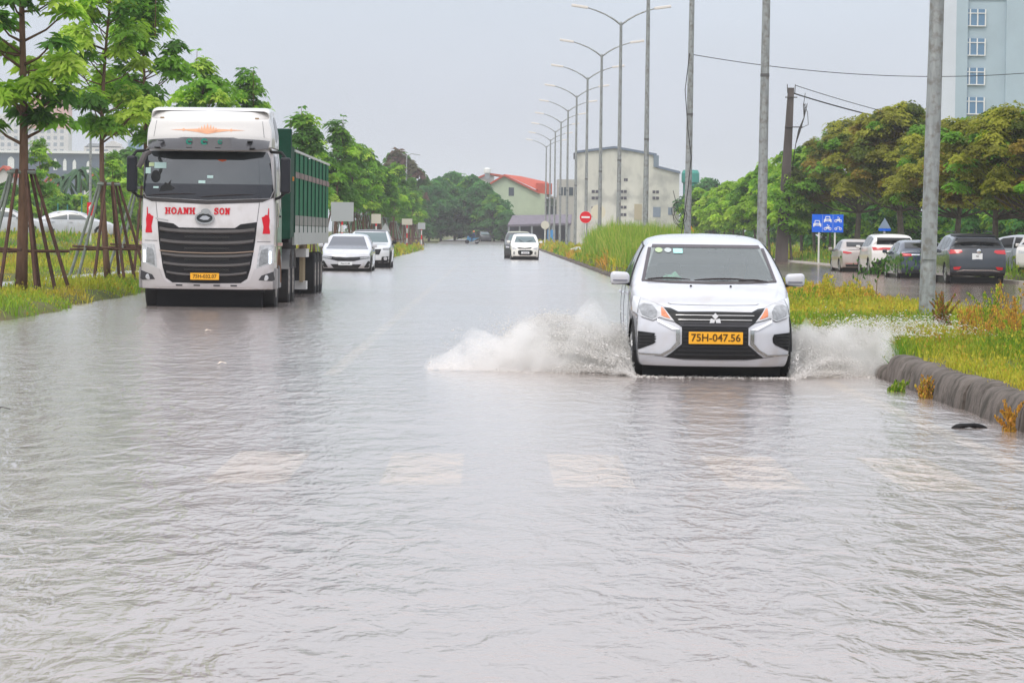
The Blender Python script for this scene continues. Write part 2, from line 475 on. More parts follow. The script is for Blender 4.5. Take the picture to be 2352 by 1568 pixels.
def join(parts):
    Vs, Fs, Cs = [], [], []; b = 0
    for V, F, C in parts:
        Vs.append(V); Fs.append(F + b); Cs.append(C); b += len(V)
    return np.concatenate(Vs), np.concatenate(Fs), np.concatenate(Cs)

def ysamp(n, y0, y1, p=1.6):
    u = nrg.uniform(0, 1, n)
    return (y0 ** (1 - p) + u * (y1 ** (1 - p) - y0 ** (1 - p))) ** (1 / (1 - p))

def field_cols(X, Y, seedshift=0.0, orange=0.5):
    n = len(X); t = wob(X * 1.1 + seedshift, Y * .35 + seedshift, 1.0); t2 = wob(X * .8 - 9 + seedshift, Y * .5 + 4, 1.3)
    c = np.array(LIME)[None, :] + np.zeros((n, 3))
    g = np.clip(t * 1.6 + .42, 0, 1)[:, None]; c = c * (1 - g) + np.array(GREEN) * g
    o2 = np.clip(t2 * 1.8 + .1, 0, 1)[:, None] * orange; c = c * (1 - o2) + np.array(YEL) * o2
    o3 = np.clip(-t * 2.0 - .2, 0, 1)[:, None] * orange; c = c * (1 - o3) + np.array(ORG) * o3
    return np.clip(c * nrg.uniform(0.7, 1.3, (n, 1)) + nrg.normal(0, .012, (n, 3)), 0.01, .8)

def grass_obj(name, label, X, Y, h0, h1, wk, orange=.5, headn=0.25, hh=1.0):
    Z = terrain_z(X, Y); k = (Z > -0.015) & ((wob(X * 2.1 - 5, Y * .8 + 2, 1.6) > -.42) | (nrg.random(len(X)) < .25))
    X, Y, Z = X[k], Y[k], Z[k]; n = len(X)
    patchy = 0.62 + 0.75 * np.clip(wob(X * 1.5 + 3, Y * .6, 1.5), -.8, 1.2)
    H = nrg.uniform(h0, h1, n) * patchy
    Wd = wk * Y * nrg.uniform(.7, 1.4, n)
    C = field_cols(X, Y, 0, orange)
    parts = [blades(X, Y, Z - .02, H, Wd, C)]
    m = int(n * headn); i = nrg.choice(n, m)
    C2 = C[i] * .55 + palette(m, [YEL, ORG, LIME, BRN], [.4, .25, .3, .05]) * .45
    parts.append(heads(X[i] + nrg.normal(0, .03, m), Y[i], Z[i] + H[i] * nrg.uniform(.5, 1.15, m) * hh, Wd[i] * nrg.uniform(1.2, 2.4, m), C2))
    V, F, C3 = join(parts)
    o = link(name, fast_mesh(name, V, F, leafm, C3)); tag(o, label, 'grass', kind='stuff'); return o

n = 95000
Y = ysamp(n, 24, 115); X = nrg.uniform(4.1, 8.2, n)
grass_obj('median_grass', 'yellow green weedy grass on the strip beside the kerb', X, Y, .05, .23, .00028, .9, .8)
n = 26000
Y = ysamp(n, 110, 460, 1.3); X = nrg.uniform(4.05, 8.0, n)
grass_obj('far_median_grass', 'yellow green grass on the lamp strip farther down the road', X, Y, .15, .5, .00026, .9, .3)
n = 60000
Y = ysamp(n, 45, 135, 1.5); X = -7.0 - nrg.beta(1, 1.6, n) * 14
grass_obj('verge_grass', 'yellow green grass on the verge under the staked trees', X, Y, .08, .26, .00026, .6, .3)
n = 42000
Y = ysamp(n, 110, 300, 1.2); X = -5.2 - nrg.beta(1, 1.8, n) * 32
grass_obj('field_grass', 'pale green grass of the low field at the left', X, Y, .15, .45, .0003, .45, .2)
n = 16000
Y = ysamp(n, 90, 320, 1.2); X = 17.2 + nrg.beta(1, 2, n) * 16
grass_obj('bank_grass', 'grass on the bank behind the parked cars', X, Y, .2, .7, .0003, .5, .2)

# tall reeds behind the white car
n = 40000
Y = nrg.uniform(114, 168, n); X = 4.2 + nrg.beta(1.1, 1.0, n) * 4.0
cx_ = sstep(4.1, 4.5, X) * (1 - .5 * sstep(6.8, 8.2, X))
H = (0.35 + 1.22 * cx_) * nrg.uniform(.35, 1.1, n) * (.62 + .25 * sstep(114, 135, Y)) * (1 + .28 * wob(X * 2.5, Y * .5, 1.4))
c = palette(n, [(0.19, 0.32, 0.05), (0.28, 0.40, 0.06), (0.44, 0.42, 0.12)], [.4, .35, .25])
V, F, C = join([blades(X, Y, terrain_z(X, Y) - .02, H, .0002 * Y * nrg.uniform(.7, 1.3, n), c, .18)])
o = link('reeds', fast_mesh('reeds', V, F, leafm, C)); tag(o, 'tall bright green reeds on the strip behind the white hatchback', 'reeds', kind='stuff')

# orange and green weeds of their own
def weed(name, label, loc, h, r, n, cols, wts, shape='bush'):
    a = nrg.uniform(0, 2 * PI, n); q = np.sqrt(nrg.uniform(0, 1, n)); t = nrg.uniform(0.05, 1, n)
    k = 6 if shape == 'spike' else 16
    sx = nrg.normal(0, r * (.25 if shape == 'spike' else .5), k); sy = nrg.normal(0, r * .5, k); sh = h * nrg.uniform(.35, 1.05, k); lx = nrg.normal(0, .25, k) * h
    j = nrg.integers(0, k, n); rr = r * (.40 if shape == 'spike' else .22) * (1.1 - t * .75) * q
    X = sx[j] + lx[j] * t * t + np.cos(a) * rr; Yy = sy[j] + np.sin(a) * rr; Z = t * sh[j]
    sz = nrg.uniform(.5, 1.3, n) * 0.00042 * loc[1] + .004
    leaves = heads(X, Yy, Z, sz, palette(n, cols, wts))
    st = MB()
    o = empty(name, loc, label=label, cat='weed')
    link('foliage', fast_mesh('foliage', *leaves[:2], leafm, leaves[2]), o)
    for i in range(k):
        st = MB(); st.tube([(sx[i], sy[i], -.05), (sx[i] + lx[i] * .25, sy[i], sh[i] * .5), (sx[i] + lx[i], sy[i], sh[i])], [.005, .004, .002], 4)
        st.build('stem', mat('weed_stem', (0.20, 0.16, 0.06), .8), o)
    return o
weed('weed_plant', 'orange brown spike of weed growing against the kerb beside the black debris', (3.86, 25.9, -0.02), .32, .085, 900, [ORG, (0.55, .32, .05), BRN], [.5, .35, .15], 'spike')
weed('weed_plant', 'orange weed clump at the near foot of the kerb end', (3.90, 31.2, -0.02), .22, .10, 700, [ORG, YEL, BRN], [.5, .3, .2])
weed('weed_plant', 'bright green weed tuft at the end of the kerb', (3.78, 32.4, -0.02), .14, .11, 600, [GREEN, LIME], [.5, .5])
for i, (px, py, Y_, h, r, cs) in enumerate([(2250, 775, 42, .55, .30, 'o'), (2330, 745, 43, .75, .35, 'o'), (2285, 730, 47, .62, .25, 'g'),
        (2165, 760, 47, .50, .13, 'r'), (1890, 700, 62, .55, .5, 'y'), (1960, 690, 64, .5, .5, 'y'), (1840, 720, 60, .45, .5, 'g'), (2350, 800, 36, .35, .3, 'g'), (2150, 820, 37, .22, .3, 'o')]):
    p = at(px, py, Y_); z = float(terrain_z(np.array([p.x]), np.array([p.y]))[0])
    cols, wts, nm = {'o': ([ORG, (0.5, .3, .07), YEL, BRN], [.4, .3, .2, .1], 'orange brown'), 'g': ([GREEN, LIME, YEL], [.35, .45, .2], 'light green'),
                     'r': ([BRN, (0.4, .15, .05), GREEN], [.5, .3, .2], 'thin reddish'), 'y': ([YEL, LIME, (.55, .42, .06)], [.4, .2, .4], 'golden yellow')}[cs]
    where = ['on the strip below the parked dark SUV', 'by the right edge of the strip', 'with upright shoots behind the orange weeds', 'on the strip just right of the thick lamp post',
             'right of the door mirror of the white hatchback', 'between the white hatchback and the thick lamp post', 'low beside the white hatchback', 'just behind the kerb at the edge of view', 'behind the end of the kerb'][i]
    weed('weed_plant', nm + ' weed ' + where, (p.x, p.y, z), h, r, 1500, cols, wts, 'bush')
# young sapling between car and lamp post, debris, floating scraps
p = at(2010, 700, 66)
o = empty('sapling', (p.x, 66, float(terrain_z(np.array([p.x]), np.array([66.]))[0])), label='spindly dark green sapling in front of the parked blue sedan', cat='sapling')
MB().tube([(0, 0, -.05), (.03, 0, .4), (.12, 0, .62)], [.012, .009, .006], 5).build('stem', mat('weed_stem', (0.2, .16, .06)), o)
n = 260; X = nrg.normal(.25, .38, n); Z = .66 + nrg.normal(0, .1, n) + .12 * np.sin(X * 3)
V, F, C = heads(X, nrg.normal(0, .2, n), Z, nrg.uniform(.02, .06, n), palette(n, [(.06, .14, .04), (.10, .18, .05)], [.5, .5]))
link('crown', fast_mesh('crown', V, F, leafm, C), o)

deb = MB(); r_ = [0.01, .05, .055, .04, .035, .045, .05, .04, .01]
deb.tube([(x_, .03 * math.sin(x_ * 15), 0.012 + .01 * math.cos(x_ * 20)) for x_ in np.linspace(-.14, .14, 9)], [a * .45 for a in r_], 8)
o = deb.build('floating_debris', mat('black_rag', (0.012, 0.012, 0.013), .5, bump=.4, bscale=60), smooth=True); o.location = (3.62, 26.35, 0.0)
tag(o, 'black soaked rag lying in the water beside the kerb', 'debris')
for i, (px, py, s, lab) in enumerate([(510, 838, .05, 'pale scrap of litter floating in front of the truck'), (478, 762, .05, 'small white scrap of litter floating near the truck bumper'),
                                  (8, 945, .06, 'dark clump of floating litter at the left edge of the water')]):
    Y_ = 8000 * 1.43 / (py - (536 - (1135 - px) * .0122)); p = at(px, py, Y_)
    t = MB(); t.add([(-s, -s * .6, 0.004), (0, -s, .03), (s, -s * .3, .012), (s * .7, s, .02), (-s * .5, s * .8, .035)], [(0, 1, 4), (1, 2, 3), (1, 3, 4)])
    t.add([(-s, -s * .6, -0.01), (s, -s * .3, -0.01), (0, s, -0.01)], [(0, 1, 2)])
    o = t.build('litter_scrap', mat('litter_pale', (.75, .62, .5), .6) if i < 2 else mat('litter_dark', (.05, .05, .04), .7)); o.location = (p.x, p.y, 0.004)
    tag(o, lab, 'litter')
# ================================================================== TREES
bark = mat('bark_brown', (0.17, 0.10, 0.065), 0.9, var=0.4, vscale=6, streak=(1, 1, .25), bump=0.6, bscale=18)
barkg = mat('bark_grey', (0.13, 0.11, 0.09), 0.9, var=0.3, vscale=6, bump=0.5, bscale=18)
treeleaf = mat('tree_leaves', (1, 1, 1), 0.5, tint=True, trans=0.5, spec=0.12)

def leaflets(C, A, L_, Wd, n, col, droop=0.35):
    """whorls of n leaflets at points C (k,3) around axes A (k,3)"""
    k = len(C)
    A = A / np.linalg.norm(A, axis=1, keepdims=True)
    ref = np.where(np.abs(A[:, 2:3]) < .9, np.array([[0, 0, 1.]]), np.array([[1., 0, 0]]))
    U = np.cross(A, ref); U /= np.linalg.norm(U, axis=1, keepdims=True); Wv = np.cross(A, U)
    Vs = []; ph = nrg.uniform(0, 6.28, k)
    for i in range(n):
        t = ph + 2 * PI * i / n + nrg.normal(0, .15, k)
        D = U * np.cos(t)[:, None] + Wv * np.sin(t)[:, None] + A * nrg.uniform(.0, .45, (k, 1))
        D[:, 2] -= droop * nrg.uniform(.3, 1.2, k)
        D /= np.linalg.norm(D, axis=1, keepdims=True)
        S = np.cross(D, A + nrg.normal(0, .4, (k, 3))); S /= np.linalg.norm(S, axis=1, keepdims=True) + 1e-6
        ln = (L_ * nrg.uniform(.7, 1.15, k))[:, None]; wd = (Wd * nrg.uniform(.8, 1.2, k))[:, None]
        tip = C + D * ln; tip[:, 2:3] -= ln * .18
        mid = C + D * ln * .55
        Vs.append(np.stack([C + D * ln * .08, mid + S * wd, tip, mid - S * wd], 1))
    V = np.concatenate(Vs).reshape(-1, 3)
    F = np.arange(len(V)).reshape(-1, 4)
    cc = np.tile(col, (n, 1)) * nrg.uniform(.85, 1.15, (len(F), 1))
    return V, F, cc

def tree_meshes(seed, H, z0, R, pads, per_pad, leafL, leafW, cols, wts, n_leaf=5, trunk_r=.1, profile='column', bend=.15, padr=.55, barkm=None, top_shoots=0, droop=.35):
    """trunk with limbs, and crown of leaf pads hung on the limb ends"""
    r = random.Random(seed); g = np.random.default_rng(seed)
    tb = MB()
    a0 = r.uniform(0, 6.28)
    def axis(z):
        t = z / H
        return Vector((bend * math.sin(t * 3.2 + a0), bend * math.cos(t * 2.6 + a0) - bend * math.cos(a0), z)) - Vector((bend * math.sin(a0), 0, 0))
    zs_ = [i * H / 12 for i in range(13)]
    tb.tube([axis(z) for z in zs_], [trunk_r * (1.12 - .12 * min(i, 1) - .9 * i / 13) for i in range(13)], 8)
    Cs, As = [], []; padtint = []
    for i in range(pads):
        f = (i + r.random()) / pads
        z = z0 + (H - z0) * f
        if profile == 'column': rad = R * (0.55 + .6 * math.sin(PI * min(1, f * .9 + .15))) * (1 - .55 * f ** 3)
        elif profile == 'dome': rad = R * math.sqrt(max(.05, 1 - (f * 1.0) ** 2.2)) * 1.0
        else: rad = R * math.sqrt(max(.04, 1 - (2 * f - .85) ** 2))
        q = math.sqrt(r.uniform(.08, 1)) * r.uniform(.85, 1.12)
        a = r.uniform(0, 2 * PI)
        c = axis(min(z, H)) + Vector((math.cos(a) * rad * q, math.sin(a) * rad * q, r.uniform(-.15, .15)))
        zb = max(z0 * .75, z - rad * q * r.uniform(.4, .9)); s = axis(min(zb, H * .95))
        m_ = (s + c) / 2 + Vector((0, 0, -.08 * rad))
        lr = trunk_r * (.16 + .18 * (1 - f))
        if q * rad > .3 and not (profile == 'dome' and i % 3): tb.tube([s, m_, c], [lr, lr * .7, lr * .25], 5)
        n = max(3, int(per_pad * r.uniform(.6, 1.4)))
        pr = padr * r.uniform(.7, 1.3)
        P = g.normal(0, 1, (n, 3)); P /= np.linalg.norm(P, axis=1, keepdims=True); P *= (g.uniform(0, 1, (n, 1)) ** .45) * pr
        P[:, 2] *= .5; P[:, 2] -= .25 * (P[:, 0] ** 2 + P[:, 1] ** 2) / pr
        Cs.append(P + np.array(c)); As.append(np.concatenate([P[:, :2] * .7 / pr, np.ones((n, 1)) * .8], 1))
        base = np.array(cols)[g.choice(len(cols), 1, p=np.array(wts) / sum(wts))[0]]
        padtint.append(np.tile(base, (n, 1)) * r.uniform(.8, 1.2))
    for i in range(top_shoots):
        a = r.uniform(0, 6.28); q = R * r.uniform(.1, .7); b = axis(H * .9) + Vector((math.cos(a) * q, math.sin(a) * q, 0)); h = r.uniform(.5, 1.3)
        tb.tube([b - Vector((0, 0, .5)), b + Vector((.03, 0, h))], [.02, .008], 4)
        zz = np.linspace(.25, 1, 3) * h
        Cs.append(np.stack([b.x + 0 * zz, b.y + 0 * zz, b.z + zz], 1)); As.append(np.tile([[0, 0, 1.]], (3, 1))); padtint.append(np.tile(np.array(cols[0]) * 1.2, (3, 1)))
    C = np.concatenate(Cs); A = np.concatenate(As); T = np.concatenate(padtint)
    V, F, cc = leaflets(C, A, leafL * (.8 + .4 * g.random(len(C))), leafW * np.ones(len(C)), n_leaf, T, droop)
    return tb.mesh('trunk', barkm or bark, True), fast_mesh('crown', V, F, treeleaf, np.clip(cc, .005, .8))

def make_tree(name, label, group, loc, meshes, rz=0, scale=1.0):
    o = empty(name, loc, rz, label, 'tree', group); o.scale = (scale,) * 3
    link('trunk', meshes[0], o); link('crown', meshes[1], o)
    return o

def gz(x, y): return float(terrain_z(np.array([x]), np.array([y]))[0])
DG, MG, BG, YG = (0.085, 0.20, 0.035), (0.18, 0.36, 0.045), (0.32, 0.50, 0.06), (0.46, 0.60, 0.10)
row_cols, row_w = [DG, MG, BG, YG], [.22, .22, .30, .26]
# near trees with big leaves
nearA = tree_meshes(1, 8.6, 3.3, 1.0, 46, 24, .30, .055, row_cols, row_w, 6, .12, 'column', .10, .36)
nearB = tree_meshes(2, 8.2, 3.6, 1.15, 46, 26, .26, .05, [MG, BG, YG, DG], [.2, .36, .38, .06], 6, .082, 'column', .24, .38, top_shoots=4)
nearC = tree_meshes(3, 7.6, 3.8, 1.2, 44, 26, .26, .05, [DG, MG, BG], [.30, .4, .3], 6, .09, 'column', .15, .45, top_shoots=5)
nearD = tree_meshes(5, 6.9, 3.2, 1.7, 44, 26, .28, .055, [MG, BG, YG, DG], [.35, .3, .15, .2], 6, .11, 'ball', .1, .5, top_shoots=2)
rowm = [tree_meshes(20 + i, 6.8 + .5 * (i % 3), 3.1, 1.05 + .15 * (i % 2), 32, 22, .36, .08, c_, w_, 5, .10, 'column', .12, .5, top_shoots=2)
        for i, (c_, w_) in enumerate([([DG, MG, BG], [.5, .35, .15]), ([DG, MG, BG, YG], [.2, .4, .3, .1]), ([DG, MG, BG], [.5, .35, .15]), ([DG, MG], [.5, .5])])]
ORD = ['nearest', 'second nearest', 'third nearest', 'fourth nearest', 'fifth nearest', 'sixth nearest', 'seventh nearest', 'eighth nearest', 'ninth nearest', 'tenth nearest', 'eleventh nearest',
       'twelfth nearest', 'thirteenth nearest', 'fourteenth nearest', 'fifteenth nearest', 'sixteenth nearest', 'seventeenth nearest', 'eighteenth nearest', 'nineteenth nearest', 'twentieth nearest',
       'twenty-first nearest', 'twenty-second nearest', 'twenty-third nearest', 'twenty-fourth nearest']
GR_T = 'staked young trees along the left verge'
ROWT = [(-9.42, 69.5, nearA, 0.3, 1.0, 'leafy young tree with a thick red brown trunk at the left edge'),
        (-9.35, 84.5, nearB, 2.6, 1.0, 'young tree with a bent thin trunk and bright leaves left of the truck'),
        (-9.35, 93, nearC, 1.0, 1.0, 'dark leaved young tree whose trunk shows just left of the truck cab'),
        (-9.1, 108, nearD, 0.4, .92, 'spreading young tree with top shoots behind the truck cab'),
        (-8.7, 121, nearC, 4.0, .86, 'young tree with loose branch reaching right above the truck roof')]
yy = 158
k = 0
while yy < 420:
    ROWT.append((-8.8 + .25 * math.sin(yy), yy, rowm[k % 4], yy * 1.7, [1.0, .9, .96, .85, 1.03][k % 5] * (.96 if yy < 300 else .9), ORD[k] + ' young tree of the row beyond the green trailer'))
    yy += 15.5; k += 1
stakem = mat('weathered_stake', (0.10, 0.055, 0.04), .9, var=.4, vscale=5)
stakeg = mat('grey_green_stake', (0.22, 0.25, 0.22), .9, var=.3, vscale=5)
def brace():
    o = empty('tree_brace', (0, 0, 0), 0, 'brace', 'tree brace', 'wooden braces tied round the young trees')
    for i, (a, w_) in enumerate([(2.85, 1.05), (3.2, .78), (.28, .72), (-.06, 1.02), (1.2, .8), (4.3, .85), (5.2, .9)]):
        bx, by = math.cos(a) * w_, math.sin(a) * w_
        MB().tube([(bx, by, -.15), (bx * .22, by * .22, 2.42)], [.04, .032], 6).build('stake', stakeg if i in (0, 1) else stakem, o)
    MB().tube([(-.92, -.05, .78), (.95, .1, .80)], .035, 6).build('crossbar', stakem, o)
    MB().tube([(-.85, .3, .86), (.1, -.75, .82)], .03, 6).build('crossbar', stakem, o)
    MB().tube([(-.28, -.1, 2.36), (.28, -.1, 2.36)], .04, 6).tube([(-.26, .12, 2.38), (.26, .12, 2.38)], .04, 6).build('collar', stakeg, o)
    return o
b0 = brace()
for i, (x, y, ms, rz, s, lab) in enumerate(ROWT):
    z = max(gz(x, y), -.05)
    make_tree('young_tree', lab, GR_T, (x, y, z), ms, rz, s)
    bl = 'wooden stake brace round the ' + ({0: 'thick trunked tree at the left edge', 1: 'bent trunked tree left of the truck', 2: 'dark leaved tree beside the truck cab', 3: 'spreading tree behind the truck cab',
          4: 'loose branched tree above the truck roof'}.get(i, ORD[max(0, i - 5)] + ' tree of the row beyond the trailer'))
    if i == 0:
        b0.location = (x, y, z); b0['label'] = bl
    else: copy_thing(b0, (x, y, z), i * .7 if i > 2 else .1 * i, bl)

# big golden green trees right, behind the parked cars
OG, OB, OY, OD = (0.24, 0.24, 0.035), (0.27, 0.20, 0.04), (0.36, 0.36, 0.05), (0.12, 0.16, 0.03)
bigm = [tree_meshes(40 + i, 6.6, 3.0, 3.2, 160, 60, .20, .055, [OG, OB, OY, OD, MG], w_, 5, .17, 'dome', .2, .56, barkg, droop=.2)
        for i, w_ in enumerate([[.42, .14, .16, .20, .08], [.34, .09, .18, .22, .17]])]
GB = 'golden green shade trees behind the parked cars'
BT = [(2075, 166, 0, .5, 1.12, 'golden brown leaved tree behind the parked white SUV'), (1965, 200, 1, 2.0, 1.18, 'low golden tree behind the silver sedan'),
      (2195, 150, 1, 3.7, .95, 'golden tree behind the thick lamp post with a straight dark trunk'), (2290, 128, 0, 5.1, .88, 'yellow green tree above the dark SUV at the right edge'),
      (2370, 116, 1, 1.2, .84, 'golden tree cut by the right edge of the view')]
for px, Y_, k_, rz, s, lab in BT:
    p = at(px, 540, Y_); make_tree('shade_tree', lab, GB, (p.x, Y_, gz(p.x, Y_)), bigm[k_], rz, s * 1.0)
# green trees right row
gm = [tree_meshes(60 + i, 6.3, 2.3, 1.65, 50, 24, .38, .09, c_, w_, 5, .10, 'ball', .2, .6, barkg) for i, (c_, w_) in enumerate([
    ([DG, MG, BG], [.2, .4, .4]), ([MG, BG, YG], [.25, .4, .35]), ([MG, BG], [.6, .4])])]
GG = 'green trees along the far side of the side road'
sp = [(1872, 205, 0, 1.05), (1842, 208, 1, 1.0), (1800, 214, 0, 1.02), (1768, 226, 2, .95), (1738, 238, 0, .88), (1712, 250, 1, .86), (1686, 262, 1, .84), (1660, 276, 0, .85), (1636, 290, 1, .82), (1612, 305, 0, .84), (1592, 322, 2, .86), (1908, 215, 2, .85), (1820, 200, 2, .8)]
for i, (px, Y_, k_, s) in enumerate(sp):
    p = at(px, 540, Y_); make_tree('roadside_tree', ORD[i] + ' in the left to right count of green trees left of the power pole and blue sign', GG, (p.x, Y_, gz(p.x, Y_)), gm[k_], i * 1.3, s)
for i, o_x in enumerate(sorted([o for o in scene.objects if o.name.startswith('roadside_tree')], key=lambda q: at(0, 0, 1).x * 0 + q.location.x / q.location.y)):
    o_x['label'] = ['leftmost', 'second from left', 'third from left', 'fourth from left', 'fifth from left', 'sixth from left', 'seventh from left', 'eighth from left', 'ninth from left', 'tenth from left',
                    'eleventh from left', 'twelfth from left', 'rightmost'][i] + ' green tree of the belt between the pale block and the blue sign'
# dark tree belts closing the view
fm = [tree_meshes(80 + i, 9.5, 1.2, 4.2, 90, 24, .75, .20, c_, w_, 5, .2, 'ball', .3, 1.1, barkg) for i, (c_, w_) in enumerate([
    ([(.05, .17, .05), (.09, .25, .065)], [.6, .4]), ([(.05, .17, .05), (.09, .25, .065), MG], [.4, .4, .2])])]
GF = 'big dark green trees closing the far end of the road'
far = [(985, 500, 0, .88), (1012, 505, 1, .94), (1045, 515, 0, 1.04), (1078, 508, 1, .98), (1108, 503, 0, .88), (1135, 498, 1, .70), (1160, 494, 0, .46), (900, 470, 1, .92), (945, 490, 0, .86), (870, 430, 0, .95)]
srt = sorted(far)
for i, (px, Y_, k_, s) in enumerate(srt):
    p = at(px, 545, Y_)
    lab = ['leftmost', 'second from left', 'third from left', 'fourth from left', 'fifth from left', 'sixth from left', 'seventh from left', 'eighth from left', 'ninth from left', 'rightmost'][i] + ' big dark tree beyond the end of the flooded road'
    make_tree('far_tree', lab, GF, (p.x, Y_, .2), fm[k_], i * .9, s)
pm = tree_meshes(95, 10.5, 2, 3.2, 60, 22, .7, .2, [(.16, .10, .09), DG, (.12, .11, .06)], [.4, .4, .2], 5, .2, 'ball', .3, .9, barkg)
p = at(905, 545, 440); make_tree('flowering_tree', 'tall tree with a purple brown top above the left row', None, (p.x, 440, .3), pm, 0, 1.08)
p = at(1630, 545, 420); make_tree('distant_tree', 'blue green tree top beyond the pale industrial block', None, (p.x, 420, .3), fm[0], 0, .82)
hm_ = [tree_meshes(140, 9.5, .6, 4.4, 90, 26, .62, .16, [(.07, .20, .05), (.12, .30, .06), BG], [.4, .4, .2], 5, .2, 'ball', .3, 1.1, barkg)]
# background trees behind right bank
for i, (px, Y_, s) in enumerate([(1905, 235, .62), (1975, 225, .60), (2050, 215, .62), (2130, 205, .62), (2215, 195, .6), (2300, 185, .6), (2375, 180, .6), (1700, 350, .5), (1790, 320, .5)]):
    p = at(px, 545, Y_); make_tree('hedge_tree', ['first', 'second', 'third', 'fourth', 'fifth', 'sixth', 'seventh', 'eighth', 'ninth'][i] + ' dark bushy tree in the thicket behind the right bank', 'dark thicket behind the right bank', (p.x, Y_, gz(p.x, Y_) - .3), hm_[0], i * 1.1, s)
# left field bushes
bm_ = [tree_meshes(120 + i, 3.6, .3, 2.0, 34, 22, .38, .10, c_, w_, 5, .06, 'ball', .2, .6, barkg) for i, (c_, w_) in enumerate([([DG, MG], [.5, .5]), ([MG, BG, YG], [.4, .3, .3])])]
LB = [(-5, 235, .9), (30, 245, 1.0), (62, 232, .8), (98, 250, 1.0), (135, 240, .8), (170, 250, .85), (205, 255, .8), (238, 242, .9), (275, 250, 1.2), (310, 240, 1.4), (345, 255, 1.5), (120, 300, 1.2), (20, 300, 1.1), (250, 300, 1.3), (320, 300, 2.0), (290, 330, 2.0)]
for i, (px, Y_, s) in enumerate(sorted(LB)):
    p = at(px, 545, Y_); make_tree('field_bush', ['first', 'second', 'third', 'fourth', 'fifth', 'sixth', 'seventh', 'eighth', 'ninth', 'tenth', 'eleventh', 'twelfth', 'thirteenth', 'fourteenth', 'fifteenth', 'sixteenth'][i] + ' from left of the bushes behind the parked white sedans', 'bushes behind the parked white sedans', (p.x, Y_, gz(p.x, Y_) - .2), bm_[i % 2], i, s)
for i, o in enumerate([q for q in scene.objects if q.name.startswith('field_bush')]): o['category'] = 'bush'
for px, Y_, s, lab in [(95, 190, .52, 'small light green tree behind the thick red brown trunk'), (262, 180, .45, 'small yellow green tree beside the bent trunk')]:
    p = at(px, 545, Y_); make_tree('small_tree', lab, None, (p.x, Y_, gz(p.x, Y_)), rowm[1], 0, s * 1.35)
# palms
def palm(px, topy, Y_, lab):
    p = at(px, topy, Y_); o = empty('palm_tree', (p.x, Y_, 1.0), 0, lab, 'palm', 'palms in front of the dark terraces'); h = p.z - 1
    MB().tube([(0, 0, 0), (.1, 0, h * .5), (0, 0, h)], [.2, .14, .12], 7).build('trunk', barkg, o)
    c_ = MB()
    for i in range(14):
        a = i * 2.4; e0 = .9 - (i % 5) * .3; ln = 2.3; pts = []
        for t in np.linspace(0, 1, 6): pts.append(Vector((math.cos(a) * ln * t, math.sin(a) * ln * t, h + ln * (e0 * t - 1.3 * t * t))))
        for q in range(5):
            s = Vector((-math.sin(a), math.cos(a), 0)) * .28 * (1 - q / 6); dn = Vector((0, 0, -.22))
            c_.add([pts[q], pts[q] + s + dn, pts[q + 1] + s * .8 + dn, pts[q + 1]], [(0, 1, 2, 3)]); c_.add([pts[q], pts[q] - s + dn, pts[q + 1] - s * .8 + dn, pts[q + 1]], [(0, 1, 2, 3)])
    c_.build('crown', mat('palm_leaf', (.05, .11, .05), .6), o)
palm(183, 392, 290, 'palm in front of the dark arched building'); palm(143, 408, 300, 'lower palm between the two nearest tree trunks'); palm(268, 375, 310, 'tall palm right of the bent trunk')
# ================================================================== BUILDINGS
winglass = mat('dark_window', (0.05, 0.07, 0.09), 0.12, spec=.8)
blueglass = mat('blue_window', (0.10, 0.22, 0.36), 0.08, spec=.9)
white = mat('white_frame', (0.8, 0.8, 0.78), .5)
def S(px, Y_): return px * Y_ / FPX     # metres across px picture pixels at distance Y_

# pale blue tower at the right
Yt = 390.0
tx = at(2160, 300, Yt).x
tw = empty('tower_block', (tx, Yt, 0), 0, 'pale blue grey tower block with white framed windows at the right edge', 'tower block')
wallb = mat('pale_blue_render', (0.42, 0.52, 0.58), .8, var=.06, vscale=.3); wallw = mat('pale_render_white', (0.66, 0.70, 0.76), .8, var=.05, vscale=.3)
topz = 38.0
MB().box(0, 1.6, -.0, 12, 0, topz).build('corner_pier', wallw, tw)
b = MB().box(1.6, 26, 0.5, 12, 0, topz)
b.box(1.6, 2.9, 0.0, .5, 0, topz); b.box(7.2, 10.0, 0.0, .5, 0, topz)
b.build('wall', wallb, tw)
MB().box(2.9, 7.2, .35, .5, topz - 9.8, topz).build('recess_band', wallw, tw)
for fl in range(8):
    zc = at(2236, 40 + 67.5 * fl, Yt).z
    for xc in (at(2236, 40, Yt).x - tx, at(2362, 40, Yt).x - tx, at(2362, 40, Yt).x - tx + 6.0):
        f = MB(); W_, H_ = 2.75, 1.85
        for q in (0, .38, .68, 1): f.box(xc - W_ / 2 + W_ * q - .06 * (1 if q else 0) , xc - W_ / 2 + W_ * q + .08, .22, .34, zc - H_ / 2, zc + H_ / 2)
        f.box(xc - W_ / 2, xc + W_ / 2, .21, .33, zc + .42, zc + .52).box(xc - W_ / 2, xc + W_ / 2 + .05, .21, .33, zc - H_ / 2 - .08, zc - H_ / 2 + .03)
        wf = f.build('window', white, tw)
        MB().box(xc - W_ / 2 + .02, xc + W_ / 2, .30, .345, zc - H_ / 2, zc + H_ / 2).build('pane', blueglass, wf)

